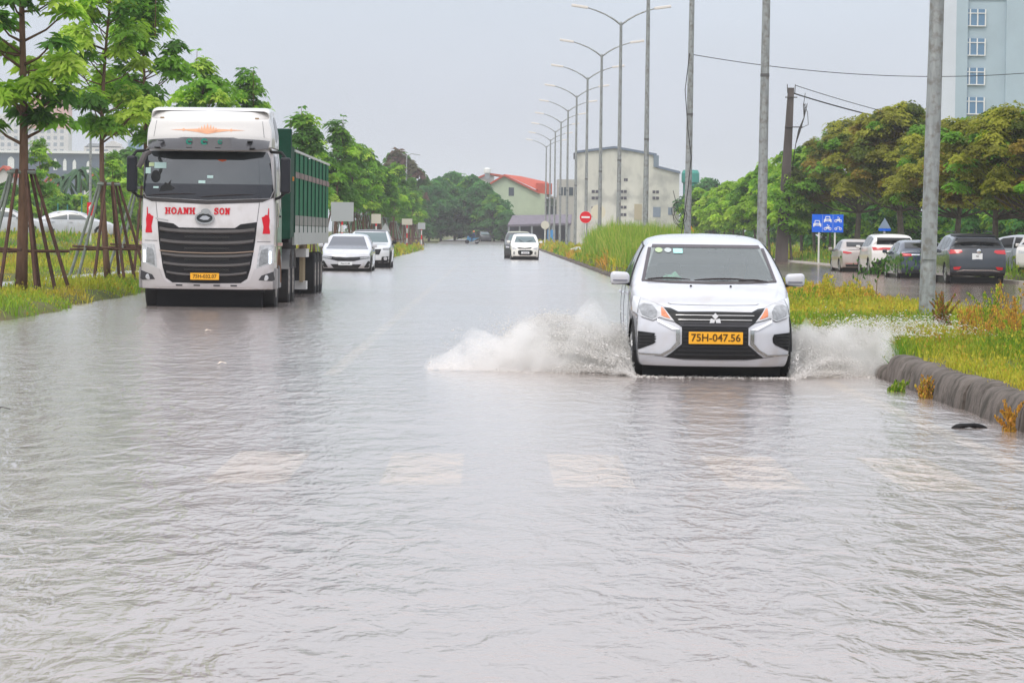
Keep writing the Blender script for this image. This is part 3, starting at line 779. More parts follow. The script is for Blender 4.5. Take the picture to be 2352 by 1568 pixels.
# pale industrial block with vent rows
Yi = 420.0
P = lambda px, py: at(px, py, Yi)
ib = empty('industrial_block', (P(1325, 500).x, Yi, 0), 0, 'cream industrial block with rows of dark vent slots and stepped roof', 'building')
x0 = P(1325, 500).x
def LX(px): return P(px, 450).x - x0
poly = [(0, 0), (LX(1560), 0), (LX(1560), P(1560, 398).z), (LX(1505), P(1505, 385).z), (LX(1505), P(1505, 358).z), (LX(1500), P(1500, 356).z), (LX(1410), P(1410, 341).z), (0, P(1325, 352).z)]
cream = mat('cream_render', (0.60, 0.60, 0.53), .85, var=.12, vscale=.5, streak=(1, 1, .2), dirt=((.30, .31, .29), .8, .45))
MB().prism(poly, 0, 14).build('wall', cream, ib)
rf = MB()
def slab(a, b_, t=.28): 
    rf.prism([a, b_, (b_[0], b_[1] + t), (a[0], a[1] + t)], -.25, 14.2)
slab((-.2, P(1325, 352).z), (LX(1410), P(1410, 341).z)); slab((LX(1410) + .004, P(1410, 341).z), (LX(1507), P(1507, 358).z)); slab((LX(1507) + .1, P(1505, 386).z), (LX(1562), P(1562, 399).z))
rf.build('roof', mat('grey_roof_edge', (.16, .20, .26), .6), ib)
MB().box(LX(1500), LX(1512), -.3, 3, P(1500, 384).z, P(1500, 357).z).build('gable_panel', mat('grey_blue_panel', (.20, .25, .30), .6), ib)
ventm = mat('dark_vents', (.09, .09, .11), .7)
for px, rows, wd in ((1367, (440, 455, 478, 495), .95), (1432, (440, 455, 476, 493), .85), (1437, (413,), .5), (1506, (441, 455), .85)):
    for r_ in rows:
        z_ = P(px, r_).z; v = MB(); g_ = MB()
        for s_ in (-1, 1): g_.box(LX(px) + s_ * wd / 4 - wd * .2, LX(px) + s_ * wd / 4 + wd * .2, -.05, .1, z_ - .17, z_ + .17)
        g_.build('vent', ventm, ib)
for px, py, wd, hh in ((1509, 487, .9, 1.2), (1540, 485, .55, .9)):
    z_ = P(px, py).z; MB().box(LX(px) - wd / 2, LX(px) + wd / 2, -.06, .1, z_ - hh / 2, z_ + hh / 2).build('window', mat('grey_shutter', (.22, .27, .33), .5), ib)
z_ = P(1466, 486).z; MB().box(LX(1466) - .45, LX(1466) + .45, -.05, .1, z_ - 1, z_ + .9).build('door', mat('tan_door', (.45, .40, .28), .7), ib)
MB().box(-.5, -.1, -.2, .3, P(1320, 366).z, P(1320, 352).z).build('antenna_box', ventm, ib)
# teal tank and white column right of it
p = at(1586, 400, 430)
o = empty('water_tank', (p.x, 430, 0), 0, 'teal green tank top with white column beside the cream industrial block', 'tank')
MB().lathe([(.9, 0), (.9, p.z - 1.2), (1.1, p.z - 1.0), (1.1, p.z + .1), (.9, p.z + .5)], n=20).build('tank', mat('teal_paint', (.06, .33, .27), .5), o)
MB().box(1.3, 1.9, -.3, .3, 0, p.z - .4).build('column', white, o)

# green gabled house with red roof
Yh = 522.0; P = lambda px, py: at(px, py, Yh); x0 = P(1128, 500).x
hs = empty('gable_house', (x0, Yh, 0), 0, 'pale green gabled house with red tiled roof and one small window', 'house')
mint = mat('mint_render', (.50, .58, .42), .85, var=.08, vscale=.5); red = mat('red_roof_tiles', (.50, .10, .06), .8, var=.15, vscale=4)
rx, rz_ = LX0 = P(1158, 405).x - x0, P(1158, 405).z
wl = [(0, 0), (P(1252, 500).x - x0, 0), (P(1252, 500).x - x0, P(1252, 446).z), (P(1235, 446).x - x0, P(1235, 443).z), (rx, rz_), (0, P(1128, 420).z)]
MB().prism(wl, 0, 9).build('wall', mint, hs)
rf = MB()
for (a, b_) in (((-.6, P(1118, 428).z), (rx, rz_)), ((rx + .004, rz_), (P(1240, 448).x - x0, P(1240, 446).z))):
    rf.prism([a, b_, (b_[0], b_[1] + .3), (a[0], a[1] + .3)], -.5, 9.2)
rf.add([(rx, 0, rz_ + .3), (P(1232, 446).x - x0, 0, P(1232, 440).z + .3), (P(1262, 446).x - x0, 9, P(1262, 420).z + .2), (rx + 2.5, 9, rz_ + .2)], [(0, 1, 2, 3)])
rf.box(P(1232, 446).x - x0, P(1268, 446).x - x0, 1, 9, P(1250, 446).z, P(1250, 421).z)
rf.build('roof', red, hs)
zw = P(1176, 440).z; f = MB().box(rx + .7, rx + 1.5, -.05, .1, zw - .65, zw + .6).build('window', winglass, hs)
MB().box(P(1128, 1).x - x0 + 1.0, P(1128, 1).x - x0 + 1.9, -.3, .2, P(1140, 478).z, P(1140, 462).z).build('air_vent', ventm, hs)
# house behind with red ridge and roof tank
Y2 = 545.; P = lambda px, py: at(px, py, Y2); x0 = P(1095, 1).x
h2 = empty('house_behind', (x0, Y2, 0), 0, 'white house with red roof peeking behind the green gabled house', 'house')
MB().prism([(0, 0), (P(1140, 1).x - x0, 0), (P(1140, 1).x - x0, P(1140, 404).z), (P(1125, 1).x - x0, P(1125, 402).z), (0, P(1095, 416).z)], 0, 8).build('wall', mat('off_white_render', (.62, .6, .58), .8), h2)
rf = MB()
rf.prism([(-.4, P(1095, 417).z), (P(1125, 1).x - x0, P(1125, 401).z), (P(1125, 1).x - x0, P(1125, 397).z), (-.4, P(1095, 413).z)], -.3, 8.2)
rf.prism([(P(1125, 1).x - x0 + .003, P(1125, 401).z), (P(1160, 1).x - x0, P(1160, 406).z), (P(1160, 1).x - x0, P(1160, 402).z), (P(1125, 1).x - x0 + .003, P(1125, 397).z)], -.3, 8.2)
rf.build('roof', red, h2)
o = empty('roof_tank', (P(1124, 1).x, Y2 - 1, P(1124, 403).z), 0, 'small white water tank on a stand by the red ridge', 'tank')
MB().lathe([(.5, .3), (.55, .4), (.55, 1.0), (.3, 1.15)], n=12).build('tank', white, o); MB().box(-.4, .4, -.4, .4, -.6, .28).build('stand', mat('steel_grey', (.3, .32, .34), .5), o)
# low dark sheds and hall in front, glazed building right of the house
Y3 = 486.; P = lambda px, py: at(px, py, Y3); x0 = P(1168, 1).x; X_ = lambda px: P(px, 1).x - x0
sh = empty('open_shed', (x0, Y3, 0), 0, 'low open shed with purple grey sheet roof below the green house', 'shed')
shroof = mat('purple_grey_sheet', (.17, .15, .18), .7, var=.2, vscale=2)
MB().add([(X_(1172), -1, P(1172, 516).z), (X_(1318), -1, P(1318, 512).z), (X_(1322), 5, P(1322, 492).z), (X_(1184), 5, P(1184, 494).z),
          (X_(1172), -1, P(1172, 521).z), (X_(1318), -1, P(1318, 517).z), (X_(1322), 5, P(1322, 497).z), (X_(1184), 5, P(1184, 499).z)],
         [(0, 1, 2, 3), (4, 7, 6, 5), (0, 4, 5, 1), (1, 5, 6, 2), (2, 6, 7, 3), (3, 7, 4, 0)]).build('roof', shroof, sh)
MB().box(X_(1178), X_(1318), 4, 4.3, 0, P(1178, 505).z - .5).build('back_wall', mat('shed_dark_wall', (.06, .06, .09), .8), sh)
for px in (1175, 1200, 1228, 1275, 1314):
    MB().box(X_(px) - .12, X_(px) + .12, -.8, -.6, 0, P(px, 518).z).build('post', mat('steel_grey', (.3, .32, .34), .5), sh)
MB().box(X_(1264), X_(1282), -.9, -.82, 0, P(1264, 528).z).build('gate', mat('bright_blue_gate', (.05, .28, .62), .5), sh)
Y4 = 530.; P = lambda px, py: at(px, py, Y4); x0 = P(1252, 1).x
gb = empty('glazed_building', (x0, Y4, 0), 0, 'grey teal two storey building with window bays behind the row of lamp posts', 'building')
teal = mat('grey_teal_render', (.36, .46, .46), .8)
MB().prism([(0, 0), (P(1325, 1).x - x0, 0), (P(1325, 1).x - x0, P(1325, 470).z), (P(1290, 1).x - x0, P(1290, 452).z), (0, P(1252, 458).z)], 0, 8).build('wall', teal, gb)
for px in (1260, 1272, 1284, 1296, 1308, 1318):
    MB().box(P(px, 1).x - x0 - .28, P(px, 1).x - x0 + .28, -.06, .1, P(px, 500).z, P(px, 474).z).build('window', winglass, gb)
MB().prism([(P(1262, 1).x - x0, P(1262, 452).z), (P(1326, 1).x - x0, P(1326, 474).z), (P(1326, 1).x - x0, P(1326, 469).z), (P(1262, 1).x - x0, P(1262, 447).z)], -1.5, 8).build('roof', mat('pale_sheet', (.62, .6, .56), .6), gb)
ub = empty('upper_hall', (P(1282, 1).x, 515, 0), 0, 'beige upper hall with dark window band left of the cream industrial block', 'building')
MB().box(0, S(48, 515), 0, 8, 0, at(1282, 412, 515).z).build('wall', mat('beige_render', (.46, .44, .40), .8), ub)
for q in range(4): MB().box(.2 + q * .75, .8 + q * .75, -.05, .1, at(1282, 449, 515).z, at(1282, 430, 515).z).build('window', winglass, ub)

# left background: apartment block, terrace with arches, small houses
Ya = 1700.; P = lambda px, py: at(px, py, Ya); x0 = P(-30, 1).x; X_ = lambda px: P(px, 1).x - x0
ap = empty('apartment_block', (x0, Ya, 0), 0, 'hazy white apartment block with salmon upper storeys behind the left trees', 'apartment block')
apw = mat('hazy_white_render', (.66, .63, .62), .8, var=.05, vscale=.2); salmon = mat('salmon_render', (.62, .30, .24), .8)
MB().box(0, X_(105), 0, 14, 0, P(50, 262).z).build('wall', apw, ap)
MB().box(X_(105) + .01, X_(160), -.6, 14, 0, P(130, 296).z).build('wing', apw, ap)
MB().box(X_(68), X_(160), -.7, 14, P(130, 296).z + .01, P(130, 222).z).build('upper_storeys', salmon, ap)
MB().box(X_(104), X_(156), 0, 12, P(130, 222).z + .01, P(130, 209).z).build('roof_box', mat('blue_grey_panel', (.33, .42, .50), .7), ap)
apg = mat('apartment_window', (.25, .28, .33), .3)
base = None
for r_ in range(6):
    for c_ in range(12):
        px, py = -22 + c_ * 15.2, 304 - r_ * 15 + 58
        if py < 270: continue
        cx = X_(px); yy_ = -.68 if px > 105 else -.08
        if px > 158: continue
        MB().box(cx - S(4, Ya), cx + S(4, Ya), yy_ - .02, yy_ + .1, P(px, py).z - S(4.2, Ya), P(px, py).z + S(4.2, Ya)).build('window', apg, ap)
Yb = 950.; P = lambda px, py: at(px, py, Yb); x0 = P(-20, 1).x; X_ = lambda px: P(px, 1).x - x0
tr_ = empty('arched_terrace', (x0, Yb, 0), 0, 'long dark slate blue terrace with pale arched dormers in the haze', 'terrace')
slate = mat('slate_blue', (.08, .11, .16), .7, var=.15, vscale=.5)
MB().box(0, X_(285), 0, 10, 0, P(100, 352).z).build('wall', slate, tr_)
MB().box(-.5, X_(285) + .3, -1, 10.5, P(100, 352).z + .01, P(100, 346).z).build('cornice', white, tr_)
for px, py in ((28, 374), (130, 378), (152, 379), (174, 381), (206, 384), (261, 386), (240, 383)):
    a = [(-.35, -.9), (.35, -.9), (.35, .5), (.2, .85), (0, 1.0), (-.2, .85), (-.35, .5)]
    MB().prism([(X_(px) + u * 1.7 * (1.5 if px == 28 else .8), P(px, py).z + v * 1.7) for u, v in a], -.12, .05).build('arched_window', white, tr_)
for q in range(14): MB().box(X_(10 + q * 19) - .7, X_(10 + q * 19) + .7, -.08, .06, P(10, 430).z, P(10, 412).z).build('window', winglass, tr_)
Yc = 1100.; P = lambda px, py: at(px, py, Yc)
o = empty('rooftop_villa', (P(196, 1).x, Yc, 0), 0, 'pale villa with round gables above the dark terrace', 'building')
MB().box(0, S(86, Yc), 0, 8, 0, P(200, 336).z).build('wall', apw, o)
MB().prism([(S(48, Yc), P(1, 336).z), (S(84, Yc), P(1, 336).z), (S(82, Yc), P(1, 327).z), (S(66, Yc), P(1, 320).z), (S(50, Yc), P(1, 327).z)], 0, 6).build('gable', apw, o)
MB().prism([(S(2, Yc), P(1, 336).z), (S(44, Yc), P(1, 336).z), (S(36, Yc), P(1, 327).z), (S(10, Yc), P(1, 327).z)], 0, 6).build('mansard', mat('grey_mansard', (.36, .38, .42), .7), o)
for q in range(4): MB().box(S(10 + q * 20, Yc) - .6, S(10 + q * 20, Yc) + .6, -.06, .05, P(1, 348).z, P(1, 340).z).build('window', apg, o)
Yd = 1000.; P = lambda px, py: at(px, py, Yd)
o = empty('glass_office', (P(296, 1).x, Yd, 0), 0, 'blue grey glass office block in the haze left of the truck', 'building')
MB().box(0, S(100, Yd), 0, 10, 0, P(330, 322).z).build('wall', mat('blue_grey_panel', (.33, .42, .50), .7), o)
for q in range(6): MB().box(S(4 + q * 16, Yd), S(17 + q * 16, Yd), -.06, .05, P(1, 345).z, P(1, 326).z).build('window', blueglass, o)
for px, py, w_, Y_, lab, nm in ((222, 418, 58, 420, 'small white house with red gable roof left of the bent trunk', 'small_house'), (8, 405, 40, 430, 'small red roofed house at the far left edge', 'small_house'), (112, 430, 34, 440, 'small low red roof behind the thick trunk', 'small_house')):
    p = at(px - w_ / 2, py, Y_); W_ = S(w_, Y_); o = empty(nm, (p.x, Y_, 0), 0, lab, 'house')
    MB().prism([(0, 0), (W_, 0), (W_, p.z), (W_ / 2, p.z + .9), (0, p.z)], 0, 5).build('wall', mat('off_white_render', (.62, .6, .58), .8), o)
    MB().prism([(-.2, p.z - .1), (W_ / 2, p.z + 1.0), (W_ + .2, p.z - .1), (W_ + .2, p.z + .25), (W_ / 2, p.z + 1.35), (-.2, p.z + .25)], -.3, 5.3).build('roof', red, o)

# ================================================================== STREET FURNITURE
galv = mat('galvanised_steel', (.33, .35, .35), .55, .35, var=.25, vscale=4, streak=(3, 3, .6), dirt=((.17, .15, .12), .7, 9))
LAMPX = 6.35
def lamp():
    o = empty('street_lamp', (0, 0, 0), 0, 'lamp', 'street lamp', 'double armed street lamps on the right strip')
    MB().lathe([(.20, 0), (.20, .04), (.118, .045), (.112, 3), (.088, 8), (.07, 12.0), (.075, 12.05), (.03, 12.12)], n=16).build('pole', galv, o, smooth=True)
    for s in (-1, 1):
        a = MB().tube([(0, 0, 11.95), (s * .35, 0, 12.22), (s * .8, 0, 12.48), (s * 1.3, 0, 12.68), (s * 1.75, 0, 12.82)], [.05, .045, .04, .035, .03], 8).build('arm', galv, o, smooth=True)
        M = Matrix.Translation((s * 1.70, 0, 12.80)) @ Matrix.Rotation(-s * .14, 4, 'Y')
        h_ = MB().box(0 if s > 0 else -.85, .85 if s > 0 else 0, -.14, .14, -.05, .08, M)
        h_.build('lamp_head', mat('lamp_head_grey', (.78, .74, .70), .45), o, bevel=.02)
    MB().box(-.1, .1, -.135, -.10, .9, 1.35).build('access_door', galv, o)
    MB().lathe([(.103, 5.02), (.108, 5.03), (.108, 5.09), (.103, 5.10)], n=16).build('strap_band', mat('band_grey', (.12, .12, .12), .6), o)
    return o
lp = lamp()
names = ['thick grey lamp post on the grass strip right of the white hatchback', 'lamp post rising just behind the right side of the white hatchback roof', 'lamp post with the overhead cable and hanging coil', 'lamp post left of the one carrying the cable',
         'largest complete double armed lamp', 'second largest complete double armed lamp', 'third complete double armed lamp', 'fourth complete double armed lamp', 'fifth complete double armed lamp', 'sixth complete double armed lamp', 'seventh complete double armed lamp',
         'eighth complete double armed lamp', 'smallest and farthest double armed lamp']
for i in range(13):
    Y_ = 51 + 31.8 * i
    z = max(gz(LAMPX, Y_), 0) - .02
    if i == 0: lp.location = (LAMPX, Y_, z); lp['label'] = names[0]; o = lp
    else: o = copy_thing(lp, (LAMPX, Y_, z), 0, names[i])
    if i == 0: o.rotation_euler = (0, .018, 0)
    elif i in (1, 2): o.rotation_euler = (0, .006, 0)

# cable and coil on the third post
cab = mat('black_cable', (.02, .02, .022), .6)
pA = at(1581, 124, 114.6); pB = at(2360, 168, 128)
pts = []
for t in np.linspace(0, 1.05, 30):
    q = pA.lerp(pB, t); q.z -= .75 * 4 * t * (1 - t) * .5; pts.append(q)
o = MB().tube(pts, .013, 5).build('overhead_cable', cab); tag(o, 'thin black cable strung from the third lamp post to the right', 'cable')
zt = pA.z
pts = [(LAMPX - .02, 114.3, zt), (LAMPX - .15, 114.3, zt - 1.2), (LAMPX - .05, 114.3, zt - 2.4), (LAMPX + .08, 114.3, zt - 3.4), (LAMPX - .02, 114.3, zt - 4.5), (LAMPX - .14, 114.3, 1.9), (LAMPX - .25, 114.3, 1.2)]
t = MB().tube(pts, .014, 5)
for k_, (cx, cz, rx_, rz2, al) in enumerate([(-.30, 1.75, .16, .34, .2), (-.26, 1.6, .22, .28, -.3), (-.33, 1.55, .12, .40, .5)]):
    t.tube([(LAMPX + cx + math.cos(a) * rx_ * math.cos(al) - math.sin(a) * rz2 * math.sin(al), 114.25 - .02 * k_, cz + .45 + math.cos(a) * rx_ * math.sin(al) + math.sin(a) * rz2 * math.cos(al)) for a in np.linspace(0, 2 * PI, 18)], .008, 4)
t.tube([(LAMPX - .3, 114.25, 2.2), (LAMPX - .42, 114.25, 2.6), (LAMPX - .5, 114.25, 2.9)], .01, 4)
o = t.build('hanging_cable', cab); tag(o, 'loose cable coil hanging on the third lamp post', 'cable')

# power pole
Yp = 200.; pt = at(1817, 202, Yp); pb = at(1795, 560, Yp)
o = empty('power_pole', (pb.x, Yp, 0), 0, 'dark tapering concrete power pole leaning above the green trees', 'power pole')
dx = pt.x - pb.x
def pr(z0, z1, w0, w1):
    f0 = z0 / pt.z; f1 = z1 / pt.z
    vs = [(dx * f0 - w0, -w0 * .7, z0), (dx * f0 + w0, -w0 * .7, z0), (dx * f0 + w0, w0 * .7, z0), (dx * f0 - w0, w0 * .7, z0), (dx * f1 - w1, -w1 * .7, z1), (dx * f1 + w1, -w1 * .7, z1), (dx * f1 + w1, w1 * .7, z1), (dx * f1 - w1, w1 * .7, z1)]
    return MB().add(vs, [(0, 1, 2, 3), (4, 5, 6, 7), (0, 1, 5, 4), (1, 2, 6, 5), (2, 3, 7, 6), (3, 0, 4, 7)])
pr(0, pt.z, .36, .17).build('pole', mat('dark_concrete', (.10, .085, .08), .9, var=.3, vscale=2, streak=(1, 1, .3)), o)
hw = mat('pole_hardware', (.06, .055, .05), .7)
for z_, l_ in ((pt.z - .55, .35), (pt.z - 2.25, .7)): MB().tube([(dx - .35, -.2, z_), (dx + l_, -.2, z_)], .035, 6).build('bracket', hw, o)
MB().tube([(dx + .22, 0, pt.z - .3), (dx + .24, 0, pt.z + .2)], .025, 5).tube([(dx - .2, 0, pt.z - .3), (dx - .22, 0, pt.z + .2)], .025, 5).build('insulator_pins', hw, o)
t = MB(); 
for off in (0, .12, -.1): t.tube([(dx + .8 + off, -.2, pt.z - .9), (dx + .75, -.2, pt.z - 1.7), (dx + .5 + off * .5, -.2, pt.z - 2.4), (dx + .3, -.2, pt.z - 3.2), (dx + .1, -.25, pt.z - 4.6)], .028, 5)
t.tube([(dx + .8, -.2, pt.z - .3), (dx + .72, -.2, pt.z - .9), (dx + .95, -.2, pt.z - 1.4), (dx + 1.0, -.2, pt.z - 2.1), (dx + .6, -.2, pt.z - 2.3)], .02, 5)
t.build('jumper_cables', hw, o)
for i, (a, b_, lab) in enumerate([((1826, 196), (2060, 258), 'upper thin wire running right from the power pole'), ((1824, 215), (2040, 268), 'lower thicker wire running right from the power pole')]):
    pA, pB = at(*a, Yp), at(*b_, Yp + 8); pts = []
    for q in np.linspace(0, 1.6, 20):
        v = pA.lerp(pB, q); v.z -= .25 * q * (1.6 - q); pts.append(v)
    o = MB().tube(pts, .022 + .018 * i, 4).build('power_line', cab); tag(o, lab, 'wire')

# signs
def disc(r, n=28): return [(math.cos(2 * PI * k / n) * r, math.sin(2 * PI * k / n) * r) for k in range(n)]
sred, swhite, sblue = mat('sign_red', (.72, .015, .03), .4), mat('sign_white', (.85, .85, .84), .4), mat('sign_blue', (.01, .14, .80), .4)
sback = mat('sign_back_grey', (.42, .44, .45), .5, .3); sorg = mat('sign_orange', (.80, .22, .03), .5); postw = mat('post_white', (.66, .66, .62), .6, var=.15)
def zpoly(poly, z, s=1.0, cx=0.0): return [(cx + a * s, z + b * s) for a, b in poly]
def sign_post(name, label, loc, h, banded=True, r=.045):
    o = empty(name, loc, 0, label, 'road sign')
    if banded:
        k = 0; z = -.3
        while z < h:
            z2 = min(h, z + .38); MB().tube([(0, 0.05, z), (0, .05, z2)], r, 10).build('post_band', sred if k % 2 else postw, o); z = z2; k += 1
    else: MB().tube([(0, .05, -.3), (0, .05, h)], r, 10).build('post', postw, o)
    return o
Y_ = 200.; p = at(1345, 499, Y_); zb = gz(p.x, Y_)
o = sign_post('no_entry_sign', 'round red no entry sign with white bar beside the tall reeds', (p.x, Y_, zb), p.z - zb, False, .05)
z = p.z - zb; f = MB().prism(zpoly(disc(.35), z), -.02, 0).build('sign_face', swhite, o)
MB().prism(zpoly(disc(.338), z), -.026, -.021).build('red_disc', sred, f); MB().box(-.24, .24, -.034, -.028, z - .05, z + .05).build('white_bar', swhite, f)
Y_ = 182.; p = at(1901, 513, Y_); zb = gz(p.x, Y_); W_, H_ = S(72, Y_), S(41, Y_)
o = empty('lane_sign', (p.x, Y_, zb), 0, 'blue rectangular lane sign with white car and motorbike symbols on two posts', 'road sign')
z = p.z - zb
for s in (-.27, .24): MB().tube([(s * W_, .05, -.4), (s * W_, .05, z)], .05, 10).build('post', postw, o)
f = MB().box(-W_ / 2, W_ / 2, -.02, .02, z - H_ / 2, z + H_ / 2).build('sign_panel', sblue, o)
def carsym(mb, cx, cz, s, y0=-.028, y1=-.022):
    mb.prism(zpoly([(-.5, -.38), (-.5, .0), (-.36, .06), (-.28, .42), (.28, .42), (.36, .06), (.5, .0), (.5, -.38), (.34, -.38), (.34, -.26), (-.34, -.26), (-.34, -.38)], cz, s, cx), y0, y1)
def carcut(mb, cx, cz, s, y0=-.034, y1=-.029):
    mb.prism(zpoly([(-.26, .08), (-.2, .32), (.2, .32), (.26, .08)], cz, s, cx), y0, y1)
    mb.prism(zpoly([(-.2, -.14), (-.2, -.06), (.2, -.06), (.2, -.14)], cz, s, cx), y0, y1)
def bikesym(mb, cx, cz, s, y0=-.028, y1=-.022, thin=False):
    for q in (-.32, .32):
        ring = disc(.2); n = len(ring)
        for k in range(n):
            a, b_ = ring[k], ring[(k + 1) % n]
            mb.prism(zpoly([(a[0] + q, a[1] - .15), (b_[0] + q, b_[1] - .15), (b_[0] * .6 + q, b_[1] * .6 - .15), (a[0] * .6 + q, a[1] * .6 - .15)], cz, s, cx), y0, y1)
    if thin: mb.prism(zpoly([(-.32, -.18), (-.1, .16), (.2, .16), (.34, -.12), (.28, -.14), (.16, .1), (-.06, .1), (-.26, -.18)], cz, s, cx), y0 - .001, y1 - .001)
    else: mb.prism(zpoly([(-.4, .0), (-.1, .12), (.05, .12), (.16, .3), (.26, .3), (.2, .1), (.36, -.1), (.1, -.16), (-.2, -.14)], cz, s, cx), y0 - .001, y1 - .001)
    if not thin: mb.prism(zpoly(disc(.08, 10), cz + .36 * s, s, cx - .02 * s), y0, y1)
cw = W_ / 3
for fn, a_, b_, s_, kw in ((carsym, -cw, z - .02, .42, {}), (carsym, 0, z + H_ * .22, .40, {}), (bikesym, 0, z - H_ * .24, .38, {}), (bikesym, cw, z + H_ * .2, .38, {}), (bikesym, cw, z - H_ * .24, .36, {'thin': True})):
    t = MB(); fn(t, a_, b_, s_, **kw); t.build('white_symbol', swhite, f)
for a_, b_, s_ in ((-cw, z - .02, .42), (0, z + H_ * .22, .40)): t = MB(); carcut(t, a_, b_, s_); t.build('symbol_detail', sblue, f)
t = MB()
for s in (-.5, .5):
    for q in range(9): t.box(s * cw - .006, s * cw + .006, -.027, -.021, z - H_ / 2 + .02 + q * H_ / 9, z - H_ / 2 + .02 + (q + .6) * H_ / 9)
t.build('dividing_lines', swhite, f)
tri = [(-.5, -.3), (.5, -.3), (0, .56)]
def trisign(px, py, Y_, s, m, label, banded, blue=False):
    p = at(px, py, Y_); zb = max(gz(p.x, Y_), 0); o = sign_post('triangle_sign', label, (p.x, Y_, zb), p.z - zb, banded)
    z = p.z - zb; f = MB().prism(zpoly(tri, z, s), -.02, 0).build('sign_face', m, o)
    if blue: MB().box(-s * .5, s * .5, -.028, -.005, z - s * .52, z - s * .31).build('plate', sblue, o)
    return o, z
trisign(704 / 3.36 * .8596 + 704.9, 525, 190, .55, sback, 'grey back of a triangular sign on a red and white post', True)
trisign(2032, 516, 156, .55, mat('sign_face_bluegrey', (.28, .36, .48), .5), 'grey blue triangular sign above the parked white SUV', False, True)
o, z = trisign(1581, 524, 225, .8, sorg, 'small orange triangular sign just above the hatchback roof', False)
def backsign(px, py, Y_, w_, h_, label, banded=True, m=sback):
    p = at(px, py, Y_); zb = max(gz(p.x, Y_), 0); o = sign_post('rectangular_sign', label, (p.x, Y_, zb), p.z - zb, banded); z = p.z - zb
    MB().box(-w_ / 2, w_ / 2, -.02, 0.0, z - h_ / 2, z + h_ / 2).build('sign_panel', m, o); return o
K = lambda cx: (820 + cx / 3.36) * .8596
KY = lambda cy: (420 + cy / 3.36) * .8596
backsign(K(318), KY(490), 172, S(52, 172), S(44, 172), 'large blank grey sign back beside the trailer end')
backsign(K(622), KY(553), 190, S(22, 190), S(22, 190), 'small square cream sign back over a red and white post', True, mat('cream_sign', (.6, .57, .48), .6))
backsign(K(1030), KY(618), 290, S(17, 290), S(15, 290), 'square grey sign at the tip of the left grass verge')
backsign(K(900), KY(580), 270, S(24, 270), S(14, 270), 'pale sign half hidden among the tree stakes', True, mat('cream_sign', (.6, .57, .48), .6))
def roundsign(px, py, Y_, r, label, m):
    p = at(px, py, Y_); zb = max(gz(p.x, Y_), 0); o = sign_post('round_sign', label, (p.x, Y_, zb), p.z - zb, False); z = p.z - zb
    MB().prism(zpoly(disc(r), z), -.02, 0).build('sign_panel', m, o)
roundsign(1252, 517, 300, S(9.5, 300), 'small round pale sign back behind the white compact car', mat('cream_sign', (.6, .57, .48), .6))
roundsign(1374, 487, 255, S(17, 255), 'larger cream round sign back behind the lamp posts', mat('pale_cream_sign', (.68, .64, .5), .6))
Y_ = 160.; p = at(208, 480, Y_); zb = gz(p.x, Y_)
o = sign_post('red_square_sign', 'small red square sign with white mark in the field left of the truck', (p.x, Y_, zb), p.z - zb, False); z = p.z - zb
f = MB().box(-.16, .16, -.02, 0, z - .3, z + .3).build('sign_panel', sred, o)
MB().prism(zpoly([(-.08, -.1), (.08, -.1), (.08, .02), (.12, .02), (0, .2), (-.12, .02), (-.08, .02)], z + .02, .9), -.028, -.021).build('white_mark', swhite, f)
# slim background poles
p = at(209, 232, 230); o = MB().lathe([(.11, 0), (.10, 3), (.06, p.z)], n=10).build('lamp_post', galv, smooth=True); o.location = (p.x, 230, 0); tag(o, 'slim grey post rising between the two near left trees', 'post')
p = at(934, 358, 420); o = empty('far_street_lamp', (p.x, 420, 0), 0, 'distant single street lamp above the left tree row', 'street lamp')
MB().lathe([(.12, 0), (.07, p.z)], n=8).build('pole', galv, o); MB().tube([(0, 0, p.z), (.6, 0, p.z + .25), (1.6, 0, p.z + .1)], .05, 6).build('arm', galv, o); MB().tube([(0, 0, p.z), (-.6, 0, p.z + .25)], .05, 6).build('arm', galv, o)
for i, (px, py) in enumerate([(133, 487), (155, 490), (188, 470), (212, 500)]):
    p = at(px, py - 20, 210); zb = gz(p.x, 210); o = MB().tube([(0, 0, -.1), (0, 0, p.z - zb)], .04, 6).build('fence_post', mat('teal_post', (.04, .22, .18), .6)); o.location = (p.x, 210, zb)
    tag(o, ['first', 'second', 'third', 'fourth'][i] + ' from left of the thin teal posts behind the parked sedan', 'post', 'thin teal posts in the left field')
# rocks on the strip by the reeds
for i, (px, py, s) in enumerate([(1322, 562, .42), (1342, 567, .5)]):
    p = at(px, py, 215); bm = bmesh.new(); bmesh.ops.create_icosphere(bm, subdivisions=2, radius=s)
    for v in bm.verts: v.co *= 1 + .25 * math.sin(v.co.x * 9 + i) * math.cos(v.co.y * 7); v.co.z *= .6
    me = bpy.data.meshes.new('boulder'); bm.to_mesh(me); bm.free(); me.materials.append(mat('pale_rock', (.5, .5, .46), .8, var=.3)); 
    o = link('boulder', me, loc=(p.x, 215, gz(p.x, 215) + .15)); tag(o, ['smaller pale boulder left of the no entry post', 'larger pale boulder at the foot of the no entry sign'][i], 'boulder')
